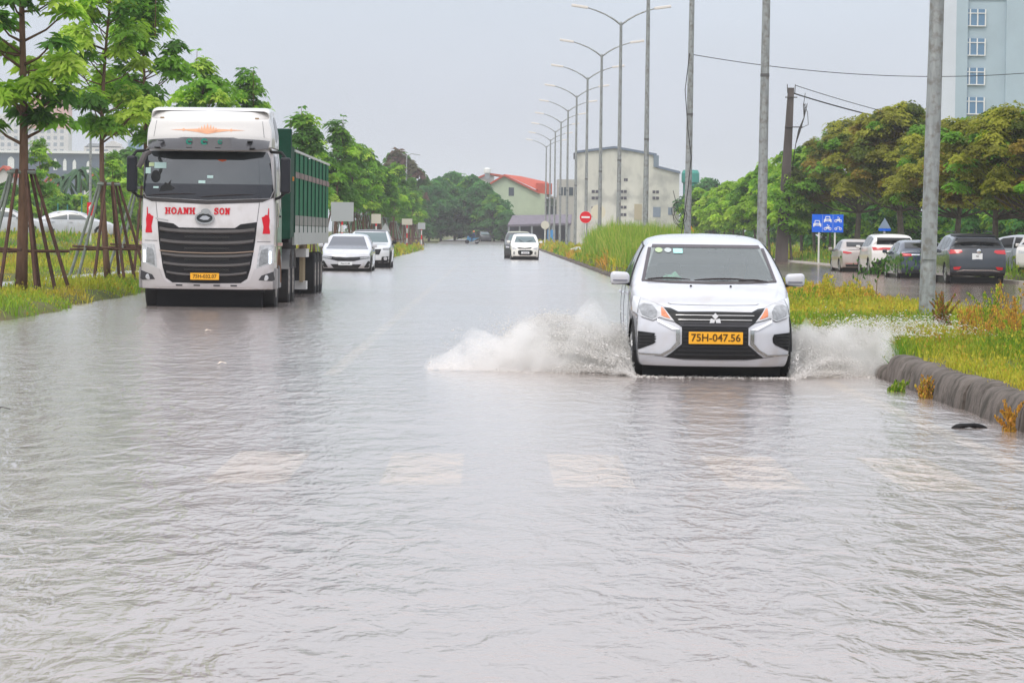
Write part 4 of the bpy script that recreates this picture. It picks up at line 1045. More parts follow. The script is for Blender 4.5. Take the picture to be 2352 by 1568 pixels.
# ================================================================== VEHICLES
def pchip(T, P, t):
    """monotone cubic through samples P (n,...) at parameters T"""
    T = np.asarray(T, float); P = np.asarray(P, float); h_ = np.diff(T); sh = (len(h_),) + (1,) * (P.ndim - 1)
    d = np.diff(P, axis=0) / h_.reshape(sh); m = np.zeros_like(P)
    if len(T) > 2:
        s = d[:-1] * d[1:]; w1 = (2 * h_[1:] + h_[:-1]).reshape((len(h_) - 1,) + sh[1:]); w2 = (h_[1:] + 2 * h_[:-1]).reshape((len(h_) - 1,) + sh[1:])
        with np.errstate(divide='ignore', invalid='ignore'):
            mm = (w1 + w2) / (w1 / d[:-1] + w2 / d[1:])
        m[1:-1] = np.where(s > 0, np.nan_to_num(mm), 0)
    m[0] = d[0]; m[-1] = d[-1]
    i = np.clip(np.searchsorted(T, t, side='right') - 1, 0, len(T) - 2)
    hh = h_[i]; x = (t - T[i]) / hh; e1 = (slice(None),) + (None,) * (P.ndim - 1); x = x[e1]; hh = hh[e1]
    return (2 * x**3 - 3 * x**2 + 1) * P[i] + (x**3 - 2 * x**2 + x) * hh * m[i] + (-2 * x**3 + 3 * x**2) * P[i + 1] + (x**3 - x**2) * hh * m[i + 1]

def shell_mesh(st, front, rear, sweep_f, sweep_r, nu, nv, ks=(0, .4, .72, .9, .985)):
    """st: list of (y, [(x,z)*8]) ; front/rear: [(y,z)*8] centre line profiles"""
    rows = []
    X0 = st[0][1]; X1 = st[-1][1]
    for k in ks: rows.append([(k * X0[j][0], front[j][0] + sweep_f * k**4, front[j][1] + (X0[j][1] - front[j][1]) * k**6 * .5) for j in range(8)])
    for y, s in st: rows.append([(x, y, z) for x, z in s])
    for k in reversed(ks): rows.append([(k * X1[j][0], rear[j][0] - sweep_r * k**4, rear[j][1] + (X1[j][1] - rear[j][1]) * k**6 * .5) for j in range(8)])
    G = np.array(rows)
    v = np.linspace(0, 7, nv); Gv = np.transpose(pchip(np.arange(8), np.transpose(G, (1, 0, 2)), v), (1, 0, 2))
    u = np.linspace(0, len(rows) - 1, nu); Gu = pchip(np.arange(len(rows)), Gv, u)
    V = Gu.reshape(-1, 3); Vm = V.copy(); Vm[:, 0] *= -1
    i = np.arange(nu - 1)[:, None] * nv + np.arange(nv - 1)[None, :]
    F = np.stack([i, i + nv, i + nv + 1, i + 1], -1).reshape(-1, 4)
    V2 = np.concatenate([V, Vm]); F2 = np.concatenate([F, F[:, ::-1] + len(V)])
    bm = bmesh.new(); vs = [bm.verts.new(p) for p in V2]
    for f in F2:
        try: bm.faces.new([vs[q] for q in f])
        except ValueError: pass
    bmesh.ops.remove_doubles(bm, verts=bm.verts, dist=3e-4)
    bmesh.ops.dissolve_degenerate(bm, edges=bm.edges, dist=1e-5)
    bmesh.ops.recalc_face_normals(bm, faces=bm.faces)
    return bm

def inpoly(x, y, poly):
    c = False; n = len(poly)
    for i in range(n):
        x1, y1 = poly[i]; x2, y2 = poly[(i + 1) % n]
        if (y1 > y) != (y2 > y) and x < (x2 - x1) * (y - y1) / (y2 - y1) + x1: c = not c
    return c

class Car:
    def __init__(s, root, bm, res=.03):
        s.root = root; s.bm = bm; s.bvh = BVHTree.FromBMesh(bm); s.res = res
    def hit(s, view, a, b):
        """front/rear: (x,z); side: (y,z) on +x (SP) or -x (SN); top: (x,y)"""
        o, d = {'F': ((a, -3, b), (0, 1, 0)), 'R': ((a, 30, b), (0, -1, 0)), 'SP': ((4, a, b), (-1, 0, 0)), 'SN': ((-4, a, b), (1, 0, 0)), 'T': ((a, b, 6), (0, 0, -1))}[view]
        o, d = Vector(o), Vector(d); l, n, i, dist = s.bvh.ray_cast(o, d)
        if l is None:
            l, n, i, dist = s.bvh.find_nearest(Vector((a, .3, b)) if view == 'F' else (Vector((a, s.L - .3, b)) if view == 'R' else Vector((.8 if view == 'SP' else -.8, a, b))))
        if n.dot(d) > 0: n = -n
        return l, n
    def decal(s, name, poly, m, view='F', off=.004, mirror=False, parent=None, thick=0.0, smooth=True):
        bm = bmesh.new()
        polys = [poly] + ([[(-a, b) for a, b in poly][::-1]] if mirror else [])
        for pl in polys:
            bm.faces.new([bm.verts.new((a, b, 0)) for a, b in pl])
        bmesh.ops.triangulate(bm, faces=bm.faces)
        for _ in range(7):
            es = [e_ for e_ in bm.edges if e_.calc_length() > s.res]
            if not es: break
            bmesh.ops.subdivide_edges(bm, edges=es, cuts=1); bmesh.ops.triangulate(bm, faces=[f for f in bm.faces if len(f.verts) > 3])
        bmesh.ops.recalc_face_normals(bm, faces=bm.faces)
        for v in bm.verts:
            l, n = s.hit(view, v.co.x, v.co.y); v.co = l + n * off
        d = {'F': Vector((0, -1, 0)), 'R': Vector((0, 1, 0)), 'SP': Vector((1, 0, 0)), 'SN': Vector((-1, 0, 0)), 'T': Vector((0, 0, 1))}[view]
        bm.normal_update()
        for f in bm.faces:
            if f.normal.dot(d) < 0: f.normal_flip()
        if thick > 0:
            r = bmesh.ops.extrude_face_region(bm, geom=bm.faces[:])
            d = {'F': Vector((0, -1, 0)), 'R': Vector((0, 1, 0)), 'SP': Vector((1, 0, 0)), 'SN': Vector((-1, 0, 0)), 'T': Vector((0, 0, 1))}[view]
            for q in r['geom']:
                if isinstance(q, bmesh.types.BMVert): q.co += d * thick
            bmesh.ops.recalc_face_normals(bm, faces=bm.faces)
        me = bpy.data.meshes.new(name); bm.to_mesh(me); bm.free(); me.materials.append(m)
        if smooth: smooth_by_angle(me, 40)
        return link(name, me, parent or s.root)
    def strip(s, name, pts, w_, m, view='F', off=.006, mirror=False, parent=None, n=5):
        """thin trim line following the surface"""
        mb = MB()
        for sg in ((1, -1) if mirror else (1,)):
            P_ = []
            for i in range(len(pts) - 1):
                a, b = pts[i], pts[i + 1]; L_ = math.dist(a, b); k = max(1, int(L_ / (s.res * 1.5)))
                for q in range(k + (1 if i == len(pts) - 2 else 0)):
                    t = q / k; l, nn = s.hit(view, (a[0] + (b[0] - a[0]) * t) * sg, a[1] + (b[1] - a[1]) * t); P_.append(l + nn * off)
            mb.tube(P_, w_ / 2, n)
        return mb.build(name, m, parent or s.root, smooth=True)
    def body(s, m, cuts=(), arches=(), name='body', minx=.5):
        dele = []
        for f in s.bm.faces:
            c = f.calc_center_median(); k = False
            for (yc, zc, r) in arches:
                if abs(c.x) > minx and (c.y - yc) ** 2 + (c.z - zc) ** 2 < r * r and c.z < zc + r: k = True
            for view, poly, y0, y1 in cuts:
                a, b = (c.x, c.z) if view in 'FR' else (c.y, c.z)
                if y0 < c.y < y1 and inpoly(a, b, poly): k = True
            if k: dele.append(f)
        bmesh.ops.delete(s.bm, geom=dele, context='FACES')
        me = bpy.data.meshes.new(name); s.bm.to_mesh(me); me.materials.append(m); smooth_by_angle(me, 38)
        return link(name, me, s.root)

paintw = mat('car_paint_white', (.57, .585, .63), .25, coat=1.0, var=.02, vscale=8, dirt=((.46, .42, .38), .45, 3.5))
rubber = mat('tyre_rubber', (.022, .022, .022), .75, bump=.3, bscale=60)
rimm = mat('alloy_rim', (.45, .46, .48), .3, .8)
blackp = mat('black_plastic', (.018, .019, .02), .45)
blackg = mat('black_gloss', (.010, .010, .012), .12, spec=.5)
chrome = mat('chrome', (.75, .76, .78), .10, 1.0)
darkin = mat('dark_interior', (.07, .075, .08), .8)
lens = mat('headlamp_lens', (.50, .51, .53), .08, coat=1, var=.25, vscale=14, spec=.8)
lensd = mat('headlamp_inner', (.32, .33, .34), .15, .3, var=.3, vscale=20)
amber = mat('amber_lens', (.66, .22, .10), .2, coat=1, var=.3, vscale=18)
platey = mat('plate_yellow', (.86, .42, .03), .45); platew = mat('plate_white', (.75, .77, .78), .45); platek = mat('plate_black', (.02, .02, .02), .5)
carglass = glass_mat('car_glass', (.88, .95, .93), .20, boost=2.4)
darkglass = mat('dark_car_glass', (.012, .014, .016), .05, spec=.5)
palegl = mat('pale_car_glass', (.09, .11, .12), .05, spec=.9, ior=1.5)
tail = mat('tail_lamp_red', (.50, .012, .02), .2, coat=1)

def wheel(root, x, y, r, w_=.2, rim=rimm, spokes=5, rr=.64):
    sg = 1 if x > 0 else -1
    t = MB(); h_ = w_ / 2
    t.lathe([(r * .60, -h_ * .9), (r * .9, -h_), (r * .985, -h_ * .8), (r, -h_ * .4), (r, h_ * .4), (r * .985, h_ * .8), (r * .9, h_), (r * .60, h_ * .9)], (x, y, r), 'X', 28)
    wh = t.build('wheel', rubber, root, smooth=True)
    q = MB().lathe([(r * rr, sg * h_ * .92 - .006), (r * rr, sg * h_ * .92), (r * rr * .9, sg * h_ * .96), (r * rr * .86, sg * h_ * .75), (.05, sg * h_ * .72), (.045, sg * h_ * .98), (.02, sg * h_ * .99)], (x, y, r), 'X', 24)
    for k in range(spokes):
        a = 2 * PI * k / spokes + .3
        M = Matrix.Translation((x + sg * h_ * .86, y, r)) @ Matrix.Rotation(a, 4, 'X')
        q.box(-.02, .012, -.032, .032, .03, r * rr * .9, M)
    q.build('rim', rim, wh, smooth=True)
    return wh

def arch_liner(root, x, y, r, wid=.34, name='wheel_well'):
    sg = 1 if x > 0 else -1
    mb = MB(); n = 16; vs = []
    for k in range(n + 1):
        a = PI * k / n; vs.append((sg * (abs(x)), y + math.cos(a) * r * 1.02, r * .92 + math.sin(a) * r * 1.02)); vs.append((sg * (abs(x) - wid), y + math.cos(a) * r * 1.02, r * .92 + math.sin(a) * r * 1.02))
    fs = [(2 * k, 2 * k + 1, 2 * k + 3, 2 * k + 2) for k in range(n)]
    fs.append(tuple(2 * k + 1 for k in range(n + 1)))
    mb.add(vs, fs); mb.build(name, blackp, root)

def sec(ws, zb, zs, xe, ze, zt, wl=.93, mid=1.0):
    return [(0, zb), (ws * wl, zb), (ws * .99, zb + (zs - zb) * .25), (ws * mid, zb + (zs - zb) * .62), (ws * .975, zs), (xe, ze), (xe * .62, zt - (zt - ze) * .22), (0, zt)]

STY = {}
STY['sedan'] = dict(L=4.3, W=1.67, H=1.51,
    st=[(.45, sec(.78, .17, .77, .62, .84, .87)), (.9, sec(.82, .19, .88, .70, .95, .985)), (1.08, sec(.83, .19, .92, .745, .99, 1.03)), (1.5, sec(.835, .19, .95, .67, 1.215, 1.25)),
        (1.9, sec(.835, .19, .955, .60, 1.395, 1.43)), (2.5, sec(.835, .19, .965, .585, 1.455, 1.51)), (3.1, sec(.835, .19, .975, .575, 1.40, 1.46)), (3.6, sec(.825, .2, .985, .585, 1.20, 1.25)),
        (3.88, sec(.81, .22, .98, .63, 1.035, 1.07)), (4.1, sec(.79, .24, .95, .62, 1.0, 1.03))],
    front=[(.16, .165), (.10, .17), (.015, .30), (.0, .50), (.07, .70), (.10, .735), (.125, .75), (.135, .755)],
    rear=[(4.2, .24), (4.26, .25), (4.30, .45), (4.28, .70), (4.24, .93), (4.22, .97), (4.2, .99), (4.2, 1.0)],
    ff=.27, fr=.12, wy=(.82, 3.42), wr=.30)
STY['hatch'] = dict(L=3.6, W=1.60, H=1.49,
    st=[(.40, sec(.75, .2, .80, .60, .86, .89)), (.72, sec(.79, .2, .90, .68, .95, .99)), (.92, sec(.80, .2, .94, .71, 1.0, 1.03)), (1.3, sec(.80, .2, .97, .64, 1.25, 1.28)), (1.65, sec(.80, .2, .98, .59, 1.41, 1.44)),
        (2.2, sec(.80, .2, .99, .58, 1.44, 1.49)), (2.8, sec(.80, .2, 1.0, .575, 1.41, 1.46)), (3.15, sec(.79, .22, 1.0, .56, 1.37, 1.42)), (3.4, sec(.77, .24, .99, .56, 1.18, 1.22))],
    front=[(.12, .19), (.08, .2), (.0, .35), (.0, .55), (.04, .74), (.07, .79), (.09, .82), (.1, .83)],
    rear=[(3.5, .24), (3.56, .25), (3.6, .5), (3.58, .8), (3.52, .98), (3.48, 1.1), (3.46, 1.15), (3.46, 1.16)],
    ff=.26, fr=.12, wy=(.66, 3.05), wr=.29)
STY['suv'] = dict(L=4.6, W=1.88, H=1.68,
    st=[(.45, sec(.86, .28, .92, .70, .98, 1.01)), (.95, sec(.92, .28, 1.0, .79, 1.05, 1.09)), (1.2, sec(.93, .28, 1.04, .82, 1.09, 1.13)), (1.65, sec(.94, .28, 1.08, .74, 1.38, 1.42)), (2.05, sec(.94, .28, 1.09, .68, 1.58, 1.61)),
        (2.7, sec(.94, .28, 1.10, .67, 1.62, 1.68)), (3.5, sec(.94, .28, 1.11, .665, 1.60, 1.66)), (4.05, sec(.93, .30, 1.12, .65, 1.56, 1.62)), (4.3, sec(.91, .32, 1.12, .68, 1.36, 1.40))],
    front=[(.14, .27), (.08, .28), (.0, .45), (.0, .68), (.05, .88), (.08, .93), (.1, .95), (.11, .96)],
    rear=[(4.45, .32), (4.54, .33), (4.6, .55), (4.58, .85), (4.50, 1.08), (4.44, 1.2), (4.40, 1.26), (4.40, 1.28)],
    ff=.26, fr=.16, wy=(.86, 3.62), wr=.35)

def base_car(name, label, sty, loc, rz, paint, nu=110, nv=56, L=None, W=None, H=None, res=.05, cuts=(), arch_black=False, cat='car', group=None):
    S_ = STY[sty]; fx, fy, fz = (W or S_['W']) / S_['W'], (L or S_['L']) / S_['L'], (H or S_['H']) / S_['H']
    root = empty(name, loc, rz, label, cat, group)
    st = [(y * fy, [(x * fx, z * fz) for x, z in s]) for y, s in S_['st']]
    bm = shell_mesh(st, [(a * fy, b * fz) for a, b in S_['front']], [(a * fy, b * fz) for a, b in S_['rear']], S_['ff'], S_['fr'], nu, nv)
    c = Car(root, bm, res); c.L = S_['L'] * fy; c.W = S_['W'] * fx; c.H = S_['H'] * fz; c.f = (fx, fy, fz); c.wy = [y * fy for y in S_['wy']]; c.wr = S_['wr']
    c.paint = paint; c.cuts = list(cuts); c.S = S_
    return c

def finish_car(c, spokes=5):
    r = c.wr
    c.body(c.paint, c.cuts, [(y, r * .95, r * 1.16) for y in c.wy], minx=c.W * .34)
    for y in c.wy:
        for sg in (1, -1):
            wheel(c.root, sg * (c.W / 2 - .125), y, r, .2, spokes=spokes)
            arch_liner(c.root, sg * (c.W / 2 - .02), y, r * 1.14)
    MB().box(-c.W * .42, c.W * .42, c.wy[0] - .28, c.wy[1] + .4, .06, .24).build('underbody', blackp, c.root)  # black underbody lowered to the water to stand in for the shadowed gap

def side_glass(c, polys, m=darkglass, belt=True):
    fx, fy, fz = c.f
    for v in ('SP', 'SN'):
        for pl in polys:
            c.decal('side_window', [(a * fy, b * fz) for a, b in pl], m, v, .004)
def mirror_pair(c, x, y, z, m, w_=.2, h_=.12):
    for sg in (1, -1):
        b = MB().box(-w_ / 2, w_ / 2, -.06, .06, -h_ / 2, h_ / 2)
        o = b.build('door_mirror', m, c.root, loc=(sg * x, y, z), bevel=.035, seg=3)
        MB().box(-.05 if sg > 0 else -.05, .05, -.03, .03, -.04, .02).build('mirror_arm', blackp, o, loc=(-sg * w_ * .55, .01, -h_ * .45))
def plate(c, view, x, z, w_, h_, m, txt=None, tm=None, tsz=.09):
    l, n = c.hit(view, x, z); y = l.y + (-.02 if view == 'F' else .02)
    o = MB().box(x - w_ / 2, x + w_ / 2, min(y, y + .015 * (1 if view == 'F' else -1)), max(y, y + .015 * (1 if view == 'F' else -1)), z - h_ / 2, z + h_ / 2).build('number_plate', m, c.root, bevel=.003)
    if txt: text_mesh('plate_text', txt, tsz, tm or platek, o, (x, y - .002 if view == 'F' else y + .002, z), (PI / 2, 0, 0 if view == 'F' else PI), .0015, .0018 if tsz > .05 else 0)
    return o

SW_S = [[(1.42, .985), (1.98, 1.36), (2.42, 1.40), (2.40, .99)], [(2.47, .99), (2.49, 1.40), (2.95, 1.375), (3.30, 1.17), (3.42, 1.02), (3.15, .995)]]
SW_H = [[(1.2, 1.0), (1.68, 1.36), (2.05, 1.39), (2.03, 1.01)], [(2.10, 1.01), (2.12, 1.39), (2.7, 1.36), (2.95, 1.28), (2.95, 1.04)]]
SW_V = [[(1.6, 1.13), (2.1, 1.52), (2.6, 1.56), (2.58, 1.13)], [(2.65, 1.13), (2.67, 1.56), (3.4, 1.53), (3.4, 1.14)], [(3.46, 1.15), (3.46, 1.52), (3.95, 1.45), (4.0, 1.24)]]

# ---------------------------------------------------------------- the white hatchback ploughing through the water
def C2(cx, cy): return ((cx - 1140) * .001149, 1.670 - cy * .001149)
def sym(pts): return [C2(*p) for p in pts]
WS = [(-.555, 1.39), (.555, 1.39), (.60, 1.30), (.685, 1.05), (.69, 1.02), (.45, 1.007), (0, 1.002), (-.45, 1.007), (-.69, 1.02), (-.685, 1.05), (-.60, 1.30)]
WSH = [(a * .95, 1.17 + (b - 1.17) * .91) for a, b in WS]
RWP = [(-.50, 1.38), (.50, 1.38), (.60, 1.12), (-.60, 1.12)]
c = base_car('white_hatchback', 'white hatchback with open black grille and yellow plate 75H-047.56 ploughing through the flood', 'sedan', (2.235, 35.0, -.055), 0, paintw, 260, 130, res=.022,
             cuts=[('F', WSH, 1.0, 2.1), ('R', [(a * .9, 1.25 + (b - 1.25) * .8) for a, b in RWP], 3.0, 3.95)])
car = c
c.decal('windshield', WS, carglass, 'F', .003)
frit = [(a, b) for a, b in WS]
c.decal('windshield_top_band', [(-.56, 1.388), (.56, 1.388), (.575, 1.355), (-.575, 1.355)], mat('grey_seal', (.10, .09, .10), .4), 'F', .006)
seal = mat('grey_seal', (.10, .09, .10), .4)
for sg in (1, -1): c.decal('pillar_seal', [(sg * .575, 1.355), (sg * .61, 1.355), (sg * .70, 1.015), (sg * .668, 1.015)], seal, 'F', .007)
c.decal('cowl', [(-.70, 1.028), (-.45, 1.014), (0, 1.008), (.45, 1.014), (.70, 1.028), (.70, 1.01), (.4, .994), (0, .988), (-.4, .994), (-.70, 1.01)], mat('cowl_brown_grey', (.09, .08, .08), .6), 'F', .006)
c.decal('rear_window', RWP, carglass, 'R', .003)
side_glass(c, SW_S, palegl)
c.strip('window_seal', [(1.38, .975), (1.98, 1.372), (2.5, 1.412), (2.98, 1.387), (3.34, 1.17), (3.46, 1.0), (3.1, .985), (1.38, .975)], .012, blackp, 'SP')
c.strip('window_seal', [(1.38, .975), (1.98, 1.372), (2.5, 1.412), (2.98, 1.387), (3.34, 1.17), (3.46, 1.0), (3.1, .985), (1.38, .975)], .012, blackp, 'SN')
seam = mat('panel_gap', (.16, .16, .17), .6)
for v in ('SP', 'SN'):
    c.strip('door_gap', [(1.28, .98), (1.22, .7), (1.24, .35)], .006, seam, v, .001); c.strip('door_gap', [(2.44, .98), (2.44, .5), (2.36, .32)], .006, seam, v, .001)
    c.strip('door_gap', [(3.36, .98), (3.28, .7), (3.05, .5), (3.02, .35)], .006, seam, v, .001)
    for y in (2.25, 3.15): c.strip('door_handle', [(y, .86), (y + .17, .87)], .03, paintw, v, .02)
# front fascia
MI = lambda p: [(-a, b) for a, b in p]
grT = sym([(690, 785), (800, 826), (1480, 826), (1590, 785), (1620, 800), (1560, 880), (1505, 925), (1475, 985), (1475, 1120), (1590, 1222), (1400, 1238), (880, 1238), (690, 1222), (805, 1120), (805, 985), (775, 925), (720, 880), (660, 800)])
# symmetric version
def symm(half): return half + [(-a, b) for a, b in reversed(half)]
gr_half = [(0, C2(0, 824)[1]), (.37, C2(0, 828)[1]), (.44, C2(0, 800)[1]), (.52, C2(0, 792)[1]), (.44, C2(0, 880)[1]), (.40, C2(0, 925)[1]), (.335, C2(0, 960)[1]), (.335, C2(0, 1110)[1]), (.44, C2(0, 1190)[1]), (.50, C2(0, 1225)[1]), (.30, C2(0, 1240)[1]), (0, C2(0, 1242)[1])]
c.decal('grille', symm(gr_half)[:-1], blackp, 'F', .004)
lm = MB()
for cy, x in ((855, .395), (895, .372)):
    P_ = []
    for t in np.linspace(-x, x, 30):
        l, n = c.hit('F', t, C2(0, cy)[1]); P_.append(l + Vector((0, -.014, 0)))
    lm.tube(P_, .0034, 6)
lm.build('chrome_bar', mat('bright_trim', (.85, .86, .88), .25, .3), c.root, smooth=True)
gm_ = MB()
for cy in (1010, 1045, 1080, 1130, 1165, 1200, 975, 930):
    P_ = []
    x = .32 + max(0, (cy - 1120)) * .0011
    for t in np.linspace(-x, x, 16):
        l, n = c.hit('F', t, C2(0, cy)[1]); P_.append(l + Vector((0, -.008, 0)))
    gm_.tube(P_, .007, 5)
gm_.build('grille_slats', mat('slat_black', (.03, .03, .033), .35), c.root, smooth=True)
# grille side hood/bumper crossbar
c.decal('bumper_beam', [(-.37, C2(0, 918)[1]), (.37, C2(0, 918)[1]), (.345, C2(0, 958)[1]), (-.345, C2(0, 958)[1])], mat('dark_grey_gloss', (.05, .05, .055), .25), 'F', .012)
for sg in (1, -1):
    s2 = lambda pts: [(sg * a, b) for a, b in pts]
    hl = [C2(1140 + (1140 - x), y) for x, y in [(452, 700), (560, 735), (690, 792), (735, 850), (785, 912), (700, 893), (655, 878), (640, 890), (600, 908), (510, 880), (443, 845), (440, 770)]]
    h_ = c.decal('headlight', s2(hl), lens, 'F', .006)
    inn = [C2(1140 + (1140 - x), y) for x, y in [(480, 790), (530, 765), (600, 780), (640, 830), (630, 880), (595, 897), (510, 865)]]
    c.decal('reflector_bowl', s2(inn), lensd, 'F', .010, parent=h_)
    wt = [C2(1140 + (1140 - x), y) for x, y in [(455, 705), (500, 720), (485, 775), (475, 850), (446, 838), (444, 765)]]
    c.decal('side_reflector', s2(wt), mat('bright_reflector', (.85, .87, .9), .15), 'F', .010, parent=h_)
    am = [C2(1140 + (1140 - x), y) for x, y in [(670, 796), (688, 800), (724, 850), (752, 892), (702, 878), (674, 866)]]
    c.decal('indicator', s2(am), amber, 'F', .010, parent=h_)
    c.strip('headlight_edge', s2([C2(1140 + (1140 - x), y) for x, y in [(440, 845), (510, 882), (600, 910), (640, 892), (655, 880), (705, 897), (790, 918)]]), .008, seam, 'F', .006)
    c.strip('headlight_edge', s2([C2(1140 + (1140 - x), y) for x, y in [(442, 790), (450, 702), (560, 736), (690, 790)]]), .006, seam, 'F', .004)
    # chrome blade from headlamp corner down to the lower lip
    bl = [C2(1140 + (1140 - x), y) for x, y in [(798, 985), (832, 982), (834, 1105), (772, 1166), (690, 1212), (480, 1205), (480, 1194), (672, 1198), (752, 1152), (800, 1095)]]
    c.decal('chrome_blade', s2(bl), mat('blade_silver', (.36, .37, .36), .2, .85), 'F', .010, thick=.008)
    c.decal('bumper_wing', s2([C2(1140 + (1140 - x), y) for x, y in [(640, 890), (700, 925), (820, 975), (830, 984), (770, 986), (700, 950), (640, 920)]]), mat('wing_white', (.84, .85, .88), .2, coat=1), 'F', .014)
    fg = [C2(1140 + (1140 - x), y) for x, y in [(474, 1003), (620, 1018), (612, 1040), (633, 1046), (612, 1058), (633, 1068), (612, 1082), (628, 1092), (606, 1112), (475, 1168)]]
    v_ = c.decal('fog_vent', s2(fg), blackp, 'F', .005)
    t = MB()
    for cy in (1035, 1062, 1090, 1118):
        P_ = [c.hit('F', sg * C2(1140 + (1140 - x), cy)[0], C2(0, cy)[1])[0] + Vector((0, -.01, 0)) for x in np.linspace(480, 596 - (cy - 1035) * .3, 6)]; t.tube(P_, .004, 4)
    t.build('vent_slats', mat('slat_black', (.03, .03, .033), .35), v_)
c.strip('bonnet_gap', [(-.46, .80), (-.43, .788), (-.2, .783), (0, .781), (.2, .783), (.43, .788), (.46, .80)], .006, seam, 'F', .001)
c.strip('lip_gap', [(-.60, C2(0, 1213)[1]), (-.3, C2(0, 1247)[1]), (0, C2(0, 1249)[1]), (.3, C2(0, 1247)[1]), (.60, C2(0, 1213)[1])], .008, seam, 'F', .001)
for sg in (1, -1):
    l, n = c.hit('T', sg * .205, .82); MB().lathe([(.012, 0), (.012, .012), (.006, .016)], tuple(l), n=8).build('washer_jet', blackp, c.root)
em = MB(); ez = C2(0, 885)[1]; l, n = c.hit('F', 0, ez)
u = .066
def dia(cx, cz, ang, s=u): 
    ca, sa = math.cos(ang), math.sin(ang); pts = [(0, 0), (.5, .866 * .58), (0, 1.0), (-.5, .866 * .58)]
    pts = [(0, 0), (.52, .5), (0, 1.0), (-.52, .5)] if False else [(0, 0), (.48, .5), (0, 1.0), (-.48, .5)]
    return [(cx + (p * ca - q * sa) * s, cz + (p * sa + q * ca) * s) for p, q in pts]
for a in (0, 2 * PI / 3, -2 * PI / 3): em.prism(dia(0, ez - .008, a), l.y - .030, l.y - .018)
em.build('emblem', mat('emblem_silver', (.85, .86, .88), .25, .4), c.root, bevel=.002)
plate(c, 'F', .006, C2(0, 1053)[1], .545, .122, platey, '75H·047.56'.replace('·', '-'), mat('plate_text_brown', (.10, .05, .01), .5), .105)
o = [q for q in scene.objects if q.name.startswith('number_plate')][-1]
# wipers, mirrors, stickers, things on the dash
def wiper(x0, x1, z0, z1, par, c=c, off=.02):
    P_ = [c.hit('F', x0 + (x1 - x0) * t, z0 + (z1 - z0) * t + .012 * math.sin(PI * t))[0] + Vector((0, -off, off * .6)) for t in np.linspace(0, 1, 10)]
    MB().tube(P_, [.005, .008, .010, .010, .010, .010, .010, .008, .006, .004], 5).build('wiper', mat('wiper_brown_black', (.03, .022, .022), .5), par)
wiper(-.64, -.20, 1.022, 1.02, c.root); wiper(-.16, .42, 1.015, 1.022, c.root); wiper(.30, .60, 1.012, 1.006, c.root)
for sg in (1, -1):
    mb_ = bmesh.new(); bmesh.ops.create_cube(mb_, size=1.0)
    for v in mb_.verts: v.co = Vector((v.co.x * .20, v.co.y * .14, v.co.z * .145)); v.co.z *= (1.0 if v.co.x * sg > 0 else .86)
    me = bpy.data.meshes.new('door_mirror'); mb_.to_mesh(me); mb_.free(); me.materials.append(paintw)
    o = link('door_mirror', me, c.root, (sg * .915, 1.40, 1.035)); b = o.modifiers.new('b', 'BEVEL'); b.width = .045; b.segments = 5
    me.shade_smooth()
    MB().box(-.075, .075, -.079, -.068, -.028, -.016).build('indicator_strip', mat('grey_strip', (.16, .16, .2), .2), o)
    t = MB(); t.add([(-sg * .14, .0, -.10), (-sg * .03, -.03, -.052), (sg * .06, -.03, -.056), (-sg * .12, .0, -.045), (-sg * .14, .06, -.10), (-sg * .03, .04, -.052), (sg * .06, .04, -.056), (-sg * .12, .06, -.045)],
              [(0, 1, 3), (0, 4, 5, 1), (4, 7, 5), (0, 3, 7, 4), (1, 5, 7, 3)]); t.box(-.085, .085, -.05, .05, -.064, -.056); t.build('mirror_foot', blackp, o)
st = [(-.50, 1.325, .04, .026, 'c', (.45, .55, .35)), (-.405, 1.325, .038, .024, 'c', (.50, .55, .55)), (-.30, 1.318, .048, .024, 'r', (.45, .85, .80))]
for i, (x, z, a, b_, sh_, col_) in enumerate(st):
    pl = [(x + math.cos(t) * a, z + math.sin(t) * b_) for t in np.linspace(0, 2 * PI, 14)[:-1]] if sh_ == 'c' else [(x - a, z - b_), (x + a, z - b_), (x + a, z + b_), (x - a, z + b_)]
    c.decal('windshield_sticker', pl, mat('sticker_%d' % i, col_, .5), 'F', .009)
MB().tube([(.02, 1.70, 1.32), (.10, 1.68, 1.335), (.19, 1.70, 1.325)], [.008, .014, .008], 6).build('rear_view_mirror', blackp, c.root)
it = MB(); it.box(-.64, .64, 1.30, 1.62, .80, 1.0); it.box(-.70, .70, 1.5, 3.9, .24, .34)
it.build('dashboard', darkin, c.root, bevel=.03)
for x in (-.36, .36):
    MB().box(-.24, .24, 0, .14, .34, .98).build('front_seat', mat('seat_grey', (.22, .22, .23), .8), c.root, loc=(x, 2.28, 0), bevel=.06)
    MB().box(-.13, .13, 0, .09, 1.0, 1.19).build('headrest', mat('seat_grey', (.22, .22, .23), .8), c.root, loc=(x, 2.32, 0), bevel=.04)
MB().box(-.6, .6, 3.1, 3.25, .34, 1.0).build('rear_seat', mat('seat_grey', (.22, .22, .23), .8), c.root, bevel=.05)
finish_car(c, 8)
# tissue box on the dash
o = empty('tissue_bag', (2.235 - .36, 35 + 1.44, -.055 + 1.0), 0, 'mint green tissue packet lying on the dashboard of the white hatchback', 'tissue packet')
bm = bmesh.new(); bmesh.ops.create_icosphere(bm, subdivisions=3, radius=1)
for v in bm.verts: v.co = Vector((v.co.x * .105 * (1 + .25 * math.sin(v.co.z * 4 + v.co.x * 3)), v.co.y * .06, (v.co.z * .5 + .5) * .095 * (1 + .2 * math.sin(v.co.x * 5))))
me = bpy.data.meshes.new('packet'); bm.to_mesh(me); bm.free(); me.shade_smooth(); me.materials.append(mat('mint_plastic', (.30, .85, .55), .4, var=.2, vscale=20)); link('packet', me, o)

